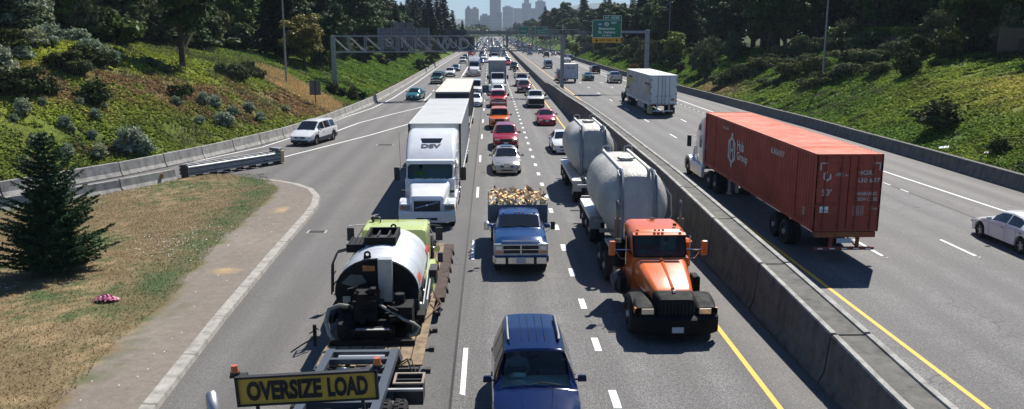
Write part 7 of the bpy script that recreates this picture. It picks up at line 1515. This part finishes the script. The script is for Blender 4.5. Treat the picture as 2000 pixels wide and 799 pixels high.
mb = MB(); [TBX(mb, (X, 23.8, z0_+.03), (X+.04, 24.5, z0_+.2)) for X in (-3.3, -3.0)]; mb.cyl(TQ(-3.2, 24.1, 2.5), TQ(-3.2, 24.1, 2.60), .2, n=14); mb.build('tank_hatch', FRAME, to)
mb = MB()
for o_ in (0, .22): mb.tube([TQ(-4.12, 23.7-o_, 2.36), TQ(-4.36, 23.5-o_, 2.34), TQ(-4.44, 23.1-o_, 2.1), TQ(-4.44, 22.9-o_, 1.3)], .025, 6)
[mb.tube([TQ(-4.42, 23.3, z), TQ(-4.42, 22.95, z)], .02, 5) for z in (1.2, 1.5, 1.8)]; mb.build('ladder_rail', TB, lt)
# tar pumps and burners: many small black shapes
rr_ = random.Random(8); mb = MB(); TBX(mb, (-3.55, 20.9, .9), (-2.95, 21.8, 1.85)); TBX(mb, (-3.9, 20.6, .75), (-2.5, 20.9, 1.02)); TBX(mb, (-4.0, 20.9, .68), (-2.2, 21.85, 1.15)); TBX(mb, (-2.6, 20.9, .8), (-2.05, 21.6, 1.5)); TBX(mb, (-3.12, 20.85, 1.85), (-2.98, 21.1, 2.02)); mb.cyl(TQ(-3.75, 20.75, .75), TQ(-3.75, 20.75, 1.15), .19, n=16); mb.cyl(TQ(-2.4, 21.3, 1.5), TQ(-2.4, 21.3, 1.75), .13, n=12); mb.build('pump_housing', TB, lt, .02)
for k in range(46):
    mb = MB()
    X = rr_.uniform(-4.0, -2.1); Y = rr_.uniform(20.6, 21.7); Z = rr_.uniform(.95, 2.0) if abs(X+3.2) < .45 else rr_.uniform(.8, 1.5)
    if k % 3 == 0: mb.cyl(TQ(X, Y, Z), TQ(X+rr_.uniform(-.3, .3), Y+rr_.uniform(-.15, .15), Z+rr_.uniform(-.1, .15)), rr_.uniform(.02, .05), n=8)
    elif k % 3 == 1: mb.cyl(TQ(X, Y, Z), TQ(X, Y-.06, Z+.02), rr_.uniform(.05, .10), n=10)
    else: mb.box(TQ(X, Y, Z), (rr_.uniform(.05, .18), rr_.uniform(.05, .15), rr_.uniform(.05, .15)), rz=rr_.uniform(0, 1))
    mb.build('valve' if k % 3 else 'pipe', TB, lt)
SH_ = simple('hose silver', (.34, .32, .27), .35, .6, var=.4, vs=10)
mb = MB(); mb.tube([TQ(-3.62, 21.2, 1.42), TQ(-3.95, 21.1, 1.50), TQ(-4.2, 21.05, 1.42), TQ(-4.28, 20.95, 1.15), TQ(-4.18, 20.8, .85), TQ(-4.02, 20.7, .68)], .062, 9); mb.build('suction_hose', SH_, lt)
mb = MB(); mb.tube([TQ(-2.92, 21.1, 1.50), TQ(-2.6, 20.95, 1.38), TQ(-2.25, 20.85, 1.18), TQ(-2.0, 20.8, 1.1), TQ(-1.86, 20.8, .98), TQ(-1.95, 20.7, .86), TQ(-2.1, 20.65, .8)], .045, 9); mb.build('discharge_hose', SH_, lt)
mb = MB(); TBX(mb, (-3.5, 20.45, .98), (-2.55, 20.58, 1.06)); TBX(mb, (-4.12, 20.40, .62), (-1.95, 20.5, .78)); mb.build('rear_bumper', TB, lt, .01); mb = MB(); TBX(mb, (-3.45, 20.42, 1.062), (-2.6, 20.56, 1.07)); mb.build('worn_step', ALU, lt)
mb = MB(); TBX(mb, (-4.46, 20.15, .75), (-4.38, 20.23, 1.3)); [mb.tube([TQ(-4.42, 20.2, z), TQ(-4.42+d, 20.1, z-.05)], .015, 5) for z, d in ((.9, .2), (1.0, .22), (1.15, -.12), (1.25, .12))]; mb.tube([TQ(-4.45, 20.2, .95), TQ(-4.75, 20.1, .8), TQ(-5.0, 20.0, .65)], .02, 5); mb.build('spray_arm', TB, lt)
mb = MB(); [TBX(mb, (X, 20.6, .62+.1), (X+.1, 28.5, .95)) for X in (-3.45, -2.75)]; mb.build('chassis', TB, lt); mb = MB(); TBX(mb, (-1.98, 21.4, .9), (-1.78, 26.6, 1.12)); TBX(mb, (-4.36, 21.4, .9), (-4.16, 26.6, 1.12)); mb.build('side_locker', TB, lt, .01)
mb = MB(); TBX(mb, (-1.84, 24.2, 1.13), (-1.62, 24.9, 1.55)); mb.build('side_box', FRAME, lt, .01); mb = MB(); TBX(mb, (-1.66, 25.4, 1.45), (-1.5, 25.55, 1.75)); mb.build('side_lamp', FRAME, lt, .01); mb = MB(); mb.tube([TQ(-1.88, 22.0, 1.0), TQ(-1.85, 23.6, 1.5), TQ(-1.9, 25.0, 1.7), TQ(-1.95, 25.6, 1.7)], .022, 6); mb.tube([TQ(-1.80, 22.2, 1.0), TQ(-1.80, 23.9, 1.3), TQ(-1.82, 25.0, 1.35)], .03, 6); mb.build('side_pipe', ALU, lt)
for Y in (22.2, 23.4):
    for X in (-4.05, -2.05): w_ = wheel(lt, X+3.05, Y-20.2, .46, .24, dual=True); w_.location.z = .46
for X in (-4.0, -2.1): w_ = wheel(lt, X+3.05, 28.3-20.2, .46, .25); w_.location.z = .46
# cab seen from behind
mb = MB(); mb.loft([rrect(2.02, 1.1, 2.32, .12, 26.1-20.2, 5), rrect(2.10, 1.0, 2.37, .14, 26.3-20.2, 5), rrect(2.10, 1.0, 2.37, .14, 27.4-20.2, 5), rrect(2.0, 1.2, 2.28, .14, 27.65-20.2, 5)], 0, True, True)
mb.v = [(x-.02, y, z-.65) for x, y, z in mb.v]; cbl = mb.build('cab', LIME, lt)
mb = MB(); [mb.bx((s*1.045-.006-.02, 26.5-20.2, 1.0), (s*1.045+.006-.02, 27.3-20.2, 1.48)) for s in (-1, 1)]; mb.build('side_window', GLASS, cbl); mb = MB(); mb.bx((-.6, 26.08-20.2, 1.0), (.6, 26.095-20.2, 1.5)); mb.build('rear_window', GLASS, cbl)
mb = MB(); mb.loft([rrect(1.5, .5, 1.2, .15, 27.6-20.2, 4), rrect(1.35, .5, 1.0, .15, 29.2-20.2, 4)], 0, True, True); mb.build('hood', LIME, lt); mb = MB(); mb.bx((-1.1, 29.25-20.2, .25), (1.1, 29.4-20.2, .55)); mb.build('front_bumper', FRAME, lt, .02)
for sg in (-1, 1):
    mb = MB(); rs_ = []
    for k in range(13): a = R(5+160*k/12); rs_.append([(sg*x, 25.15-20.2+r_*math.cos(a)*1.9, .15+r_*math.sin(a)*1.08) for r_, x in ((.62, 1.08), (.70, 1.10), (.70, 1.34), (.62, 1.38))])
    mb.loft(rs_, 0, True, False, closed=False); mb.build('fender', LIME, lt)
    mb = MB(); mb.box((sg*1.40, 26.2-20.2, 1.52), (.22, .07, .42)); mo = mb.build('mirror', BLACK, lt, .01); mb = MB(); mb.tube([(sg*1.02, 26.7-20.2, 1.72), (sg*1.46, 26.25-20.2, 1.78)], .016, 5); mb.tube([(sg*1.03, 26.7-20.2, .9), (sg*1.40, 26.25-20.2, 1.3)], .016, 5); mb.tube([(sg*1.03, 26.7-20.2, 1.7), (sg*1.38, 26.3-20.2, 1.1)], .012, 5); mb.build('mirror_arm', STEEL, mo)
mb = MB(); mb.ball((1.34, 26.0-20.2, 1.08), .12, 10, sc=(.8, .3, 1)); mb.build('round_mirror', LIME, lt)
mb = MB(); mb.ball(TQ(-3.85, 27.1, 2.48), .08, 8); mb.cyl(TQ(-3.85, 27.1, 2.36), TQ(-3.85, 27.1, 2.48), .04); mb.ball(TQ(-3.72, 27.3, 2.46), .07, 8, sc=(1.4, 1, .7)); mb.cyl(TQ(-3.6, 27.0, 2.36), TQ(-3.6, 27.0, 2.5), .02); mb.cyl(TQ(-3.05, 27.2, 2.36), TQ(-3.05, 27.2, 2.58), .012); mb.build('roof_beacon', BLACK, lt)
# ================= traffic =================
pw = paint('car white', (.80, .80, .79), 0); psil = paint('champagne silver', (.52, .48, .42), .6); pred = paint('car red', (.42, .018, .035), .3); pred2 = paint('truck red', (.55, .02, .025), .1); porg = paint('car orange', (.80, .17, .02), .1); pmar = paint('maroon', (.12, .012, .022), .4)
pteal = paint('teal', (.02, .16, .17), .3); pgrn = paint('dark green', (.015, .10, .065), .2); pblk = paint('car black', (.015, .015, .017), .3); pgry = paint('mid grey', (.20, .21, .22), .5); psl2 = paint('silver', (.50, .52, .54), .6); pblu = paint('steel blue', (.08, .13, .19), .5); pnav = paint('deep blue', (.002, .009, .056), 0, .3, .25); P(pnav).inputs['Specular IOR Level'].default_value = .25; pgold = paint('tan', (.36, .30, .21), .4); ppal = paint('pale blue grey', (.34, .38, .44), .4)
# near
bs = car('bluesuv', pnav, .93, 15.05, 'glossy deep blue sport utility vehicle with roof rails, nearest the camera at the bottom edge', 'car', open_=True)
for sg in (-1, 1):
    mb = MB(); mb.tube([(sg*.56, -2.72, 1.775), (sg*.57, -2.85, 1.83), (sg*.57, -4.1, 1.83), (sg*.56, -4.25, 1.775)], .026, 8); mb.bx((sg*.60-.035, -4.2, 1.745), (sg*.60+.02, -2.72, 1.775)) if False else mb.bx((sg*.57-.03, -4.2, 1.75), (sg*.57+.03, -2.75, 1.79)); mb.build('roof_rail', simple('roof rail grey', (.22, .23, .24), .5, .3), bs)
mb = MB(); [mb.tube([(x, -2.75, 1.772), (x, -3.5, 1.778), (x, -4.4, 1.752)], .006, 4) for x in (-.26, -.09, .09, .26)]; mb.build('roof_groove', simple('groove shade', (.004, .006, .02), .5, var=0), bs)
mb = MB(); mb.bx((-.76, -2.45, .78), (.76, -1.70, 1.04)); mb.cyl((.36, -2.36, 1.10), (.36, -2.30, 1.02), .19, n=18, caps=False); mb.ball((.36, -2.02, 1.03), .22, 12, sc=(1, .6, .42)); mb.build('dashboard', simple('dash blue grey', (.50, .58, .55), .8), bs)
mb = MB(); [(mb.box((s*.38, -3.1, .9), (.5, .5, .25)), mb.box((s*.38, -3.32, 1.2), (.5, .14, .65)), mb.box((s*.38, -3.32, 1.58), (.26, .1, .16))) for s in (-1, 1)]; mb.bx((-.8, -4.6, .3), (.8, -2.2, .5)); mb.build('seat', simple('seat grey', (.07, .08, .09), .9), bs, .03)
mb = MB(); mb.box((0, -2.40, 1.58), (.22, .04, .06)); mb.box((-.62, -2.2, 1.50), (.10, .01, .12), rx=-.9); mb.build('rear_view_mirror', BLACK, bs, .01)
mb = MB(); nn = [(-.55, -1.72, 1.125), (-.2, -1.78, 1.16), (.1, -1.74, 1.13)]; mb.tube(nn, .012, 5); mb.build('wiper', BLACK, bs); mb = MB(); [mb.tube([(x*.7, -.4, 1.00), (x, -1.5, 1.112)], .010, 4) for x in (-.35, .35)]; mb.build('hood_crease', pnav, bs)
seated((.93-.36, 15.05+3.05, .76), R(180), simple('pale blue shirt', (.28, .36, .45), .8), 'person in a pale blue shirt inside the blue sport utility vehicle nearest the camera')
sl_ = car('sedan', psil, .98, 50.0, 'champagne silver sedan right behind the firewood pickup', 'car'); mb = MB(); mb.box((0, .05, .60), (.42, .06, .22)); mb.build('grille_frame', CHROME, sl_, .02); mb = MB(); mb.bx((-.35, -2.95, 1.438), (.35, -2.3, 1.452)); mb.build('sunroof', GLASS, sl_)
car('suv', pred, 1.12, 60.6, 'red compact sport utility vehicle behind the champagne sedan', 'car')
car('boxsuv', porg, .80, 73.6, 'bright orange boxy utility vehicle between the two red vehicles', 'car')
rp = car('pickup', pred2, .92, 95, 'bright red full-size pickup with black towing mirrors in the centre lane', 'pickup truck')
for sg in (-1, 1): big_mirror(rp, sg, .95, -1.9, 1.35, BLACK, .2, .3, .22)
car('sedan', pw, 1.05, 112.5, 'white sedan squeezed between the red pickup and the grey box semi', 'car')
car('sedan', pw, 5.25, 58.6, 'white sedan half hidden behind the rear bulk tank', 'car')
car('coupe', pred, 5.17, 76.6, 'shiny red sedan in the fast lane beside the yellow line', 'car')
wp = car('pickup', pw, 5.15, 94.8, 'white full-size pickup with a black grille in the fast lane', 'pickup truck'); mb = MB(); mb.bx((-.9, .02, .45), (.9, .10, 1.05)); mb.build('black_front', BLACK, wp, .03)
for sg in (-1, 1): big_mirror(wp, sg, .95, -1.9, 1.35, BLACK, .2, .3, .22)
car('suv', pmar, 4.75, 117.6, 'dark maroon sport utility vehicle just behind the white fast-lane pickup', 'car')
wt = car('pickup', pw, 4.95, 131.5, 'white pickup with a wide flat rack above its cab, behind the maroon one', 'pickup truck'); mb = MB(); mb.bx((-1.15, -4.2, 1.95), (1.15, -2.0, 2.03)); [mb.bx((s*.9-.03, -4.0, 1.2), (s*.9+.03, -3.9, 1.95)) for s in (-1, 1)]; mb.build('roof_rack', simple('tan rack', (.35, .32, .26), .7), wt)
# motorcycle
mo_ = empty('motorcycle', (4.78, 165.0, .004), R(180), 'small black motorcycle in the fast lane, tiny in the distance', 'motorcycle')
for y in (-.35, -1.75): mb = MB(); mb.cyl((-.07, y, .32), (.07, y, .32), .32, n=18); mb.build('wheel', RUB, mo_)
mb = MB(); mb.loft([rrect(.3, .55, .9, .1, -.5, 4), rrect(.42, .45, 1.05, .14, -.9, 4), rrect(.34, .5, .95, .12, -1.4, 4), rrect(.26, .6, .85, .1, -1.9, 4)], 0, True, True); mb.build('body', BLACK, mo_); mb = MB(); mb.tube([(-.38, -.75, 1.08), (0, -.6, 1.05), (.38, -.75, 1.08)], .02, 6); [mb.tube([(s*.08, -.35, .32), (s*.10, -.62, 1.0)], .025, 6) for s in (-1, 1)]; mb.build('handlebar', CHROME, mo_); mb = MB(); mb.ball((0, -.42, .92), .1, 10); mb.build('headlight', LAMP, mo_)
seated((4.78, 165.0+1.2, .98), R(180), simple('black jacket', (.02, .02, .022), .6), 'person in a dark jacket and helmet riding the distant motorcycle', ride=True, helmet=True)
def far(kind, pm, x, y, label, cat='car', heading=180, lod=1, group=None, **kw): return car(kind, pm, x, y, label, cat, group, heading, lod, **kw)
far('suv', pblk, 5.35, 188, 'black and silver sport utility vehicle behind the motorcycle'); far('sedan', pred2, 4.6, 212, 'small red car in the fast lane behind the black sport utility vehicle'); far('sedan', pblk, 4.75, 233, 'dark sedan behind the small red car in the fast lane'); far('sedan', ppal, 4.9, 262, 'pale blue-grey sedan in the fast lane just under the gantry')
# left lanes
hdg = math.degrees(math.atan2(-.9, -4.5)); mv = car('minivan', pw, -14.3, 63.4, 'white minivan with dark lower sides on the ramp beside the left barrier', 'minivan', heading=180-14, lower=simple('grey cladding', (.045, .05, .065), .6))
car('sedan', pteal, -9.75, 105.6, 'teal sedan in the left merge lane', 'car', heading=180-7)
gp = car('pickup', pgrn, -8.75, 138, 'dark green pickup with a cap over its bed, left lane', 'pickup truck', heading=180-3); mb = MB(); mb.loft([rrect(1.6, 1.2, 1.85, .12, -3.6, 4), rrect(1.7, 1.2, 1.88, .12, -5.6, 4)], 0, True, True); mb.build('bed_cap', pgrn, gp)
far('suv', pw, -7.55, 160, 'white hatchback behind the dark green pickup'); far('sedan', pblu, -7.3, 182, 'steel blue sedan behind the white hatchback'); far('boxsuv', pw, -7.2, 226, 'white boxy utility vehicle further up the left lane'); far('sedan', pblk, -7.5, 262, 'dark car behind the white boxy utility vehicle on the left')
far('sedan', pw, -1.75, 96, 'white sedan showing beside the cream-roofed trailer'); far('van', pw, -2.05, 113, 'white van behind the white sedan, right of the cream-roofed trailer'); far('suv', paint('bright blue', (.02, .06, .35), .3), -2.5, 218, 'blue sport utility vehicle behind the chrome-bumpered semi'); far('sedan', pw, -1.75, 258, 'white sedan at the left edge of the lane line under the gantry')
far('sedan', pgold, -3.1, 196, 'tan car following the chrome-bumpered semi')
# right roadway, driving away; y given is the front bumper
car('sedan', pw, 21.35, 34.9, 'white sedan cut by the right edge of the photo', 'car', heading=0)
xt = empty('cargo_trailer_van', (13.3, 146.5, .004), 0, 'white enclosed box trailer with dark edge trim towed just behind the gantry post', 'trailer')
MB().bx((-1.2, -5.6, .7), (1.2, -.6, 3.05)).build('box', simple('trailer pale white', (.62, .65, .70), .5), xt, .03); mb = MB(); [mb.bx((s*1.2-.04, -5.66, .7), (s*1.2+.04, -5.58, 3.08)) for s in (-1, 1)]; mb.bx((-1.2, -5.65, 3.0), (1.2, -5.57, 3.1)); mb.bx((-1.2, -5.65, .62), (1.2, -5.57, .72)); mb.build('edge_trim', FRAME, xt)
mb = MB(); [mb.tube([(s*.05, -5.62, 2.45), (s*.65, -5.62, 2.45+d)], .03, 4) for s in (-1, 1) for d in (.13, -.13)]; mb.build('black_emblem', SBLACK, xt); [wheel(xt, s*1.0, y, .36, .22) for s in (-1, 1) for y in (-2.8, -3.7)]
far('van', pgry, 12.6, 152.6, 'grey van towing the white enclosed trailer', 'van', 0)
far('van', psl2, 13.35, 200, 'silver cargo van in the first lane right of the median', 'van', 0); far('sedan', pgrn, 17.1, 151, 'dark green sedan beside the white enclosed trailer', heading=0); far('suv', pmar, 21.2, 175, 'dark maroon sport utility vehicle on the right side of the right roadway', heading=0)
far('pickup', psl2, 20.8, 145, 'silver pickup just ahead of the white trailer semi', 'pickup truck', 0); far('boxsuv', psl2, 23.1, 250, 'silver boxy utility vehicle right of the gantry post', heading=0); far('coupe', pw, 21.3, 238, 'low white car just right of the gantry post', heading=0)
far('sedan', pblu, 14.2, 308, 'steel blue car ahead of the silver cargo van', heading=0); far('boxsuv', pblk, 18.5, 284, 'black boxy utility vehicle left of the gantry post', heading=0); far('suv', psl2, 18.9, 322, 'silver sport utility vehicle near the black boxy one', heading=0); far('sedan', pgold, 22.4, 303, 'tan car near the right shoulder under the far sign', heading=0)
far('suv', pblk, 15.5, 405, 'black sport utility vehicle alone near the far pier', heading=0)
# distant queue, both ways: every car on its own, copies share their mesh
rd = random.Random(31); cols = [(pw, 'white'), (pblk, 'black'), (psl2, 'silver'), (pgry, 'grey'), (pred2, 'red'), (pblu, 'blue'), (pgold, 'tan'), (pw, 'white'), (psil, 'champagne')]; kinds = ['sedan', 'suv', 'sedan', 'boxsuv', 'pickup', 'minivan', 'hatch']
def queue(x, y0, y1, gap, heading, where):
    y = y0+rd.uniform(0, 5)
    while y < y1:
        c = rd.choice(cols); k = rd.choice(kinds); KN = {'sedan': 'sedan', 'suv': 'sport utility vehicle', 'boxsuv': 'boxy utility vehicle', 'pickup': 'pickup', 'minivan': 'minivan', 'hatch': 'hatchback'}[k]
        car(k, c[0], x+rd.uniform(-.3, .3), y, 'tiny distant %s %s %s' % (c[1], KN, where), 'car', 'distant %s %ss %s' % (c[1], KN, where), heading, 2); y += gap*rd.uniform(.75, 1.5)
queue(4.85, 285, 900, 11, 180, 'in the fast lane of the queue'); queue(1.1, 262, 900, 11.5, 180, 'in the centre lane of the queue'); queue(-2.6, 280, 900, 11.5, 180, 'in the inner left lane of the queue'); queue(-6.6, 290, 900, 13, 180, 'in the outer left lane of the queue')
for x, wh in ((13.4, 'in the first lane going away'), (17.0, 'in the second lane going away'), (20.7, 'in the third lane going away')): queue(x, 335, 900, 24, 0, wh)
# ================= haze =================
hz_ = MB().bx((-7500, -60, -12), (7500, 9500, 460)).build('haze', newmat('haze air')); tag(hz_, 'thin blue daylight haze over the whole valley', 'haze', kind='stuff')
m = MATS['haze air']; ntm = m.node_tree; ntm.nodes.remove(ntm.nodes['Principled BSDF']); pv = ntm.nodes.new('ShaderNodeVolumePrincipled'); pv.inputs['Density'].default_value = .00013; pv.inputs['Color'].default_value = (.72, .85, 1, 1); ntm.links.new(pv.outputs[0], ntm.nodes['Material Output'].inputs['Volume'])

# ================= labels: tell look-alikes apart by their order in view =================
ORD = 'leftmost second third fourth fifth sixth seventh eighth ninth tenth eleventh twelfth thirteenth fourteenth fifteenth sixteenth seventeenth eighteenth nineteenth twentieth twenty-first twenty-second twenty-third twenty-fourth twenty-fifth twenty-sixth twenty-seventh twenty-eighth twenty-ninth thirtieth'.split()
bpy.context.view_layer.update()
def scrx(o):
    p = cam.matrix_world.inverted() @ o.matrix_world.translation
    return p.x/max(.1, -p.z)
same = {}
for o in list(bpy.data.objects):
    if o.parent is None and 'label' in o and 'group' in o and not o['label'].startswith('tiny') and o.get('category') != 'firewood': same.setdefault(o['label'], []).append(o)
for lb_, os_ in same.items():
    if len(os_) < 2 or len(os_) > 30: continue
    if len((lb_+', third from left').split()) > 16: lb_ = lb_.replace('in the dense front row on top of the left bank', 'in the front row on the left bank').replace('in the front row on top of the right bank', 'in the front row on the right bank')
    os_.sort(key=scrx)
    for i, o in enumerate(os_):
        q = ('leftmost' if i == 0 else 'rightmost' if i == len(os_)-1 else ORD[i]+' from left'); t = lb_+', '+q
        if len(t.split()) <= 16: o['label'] = t
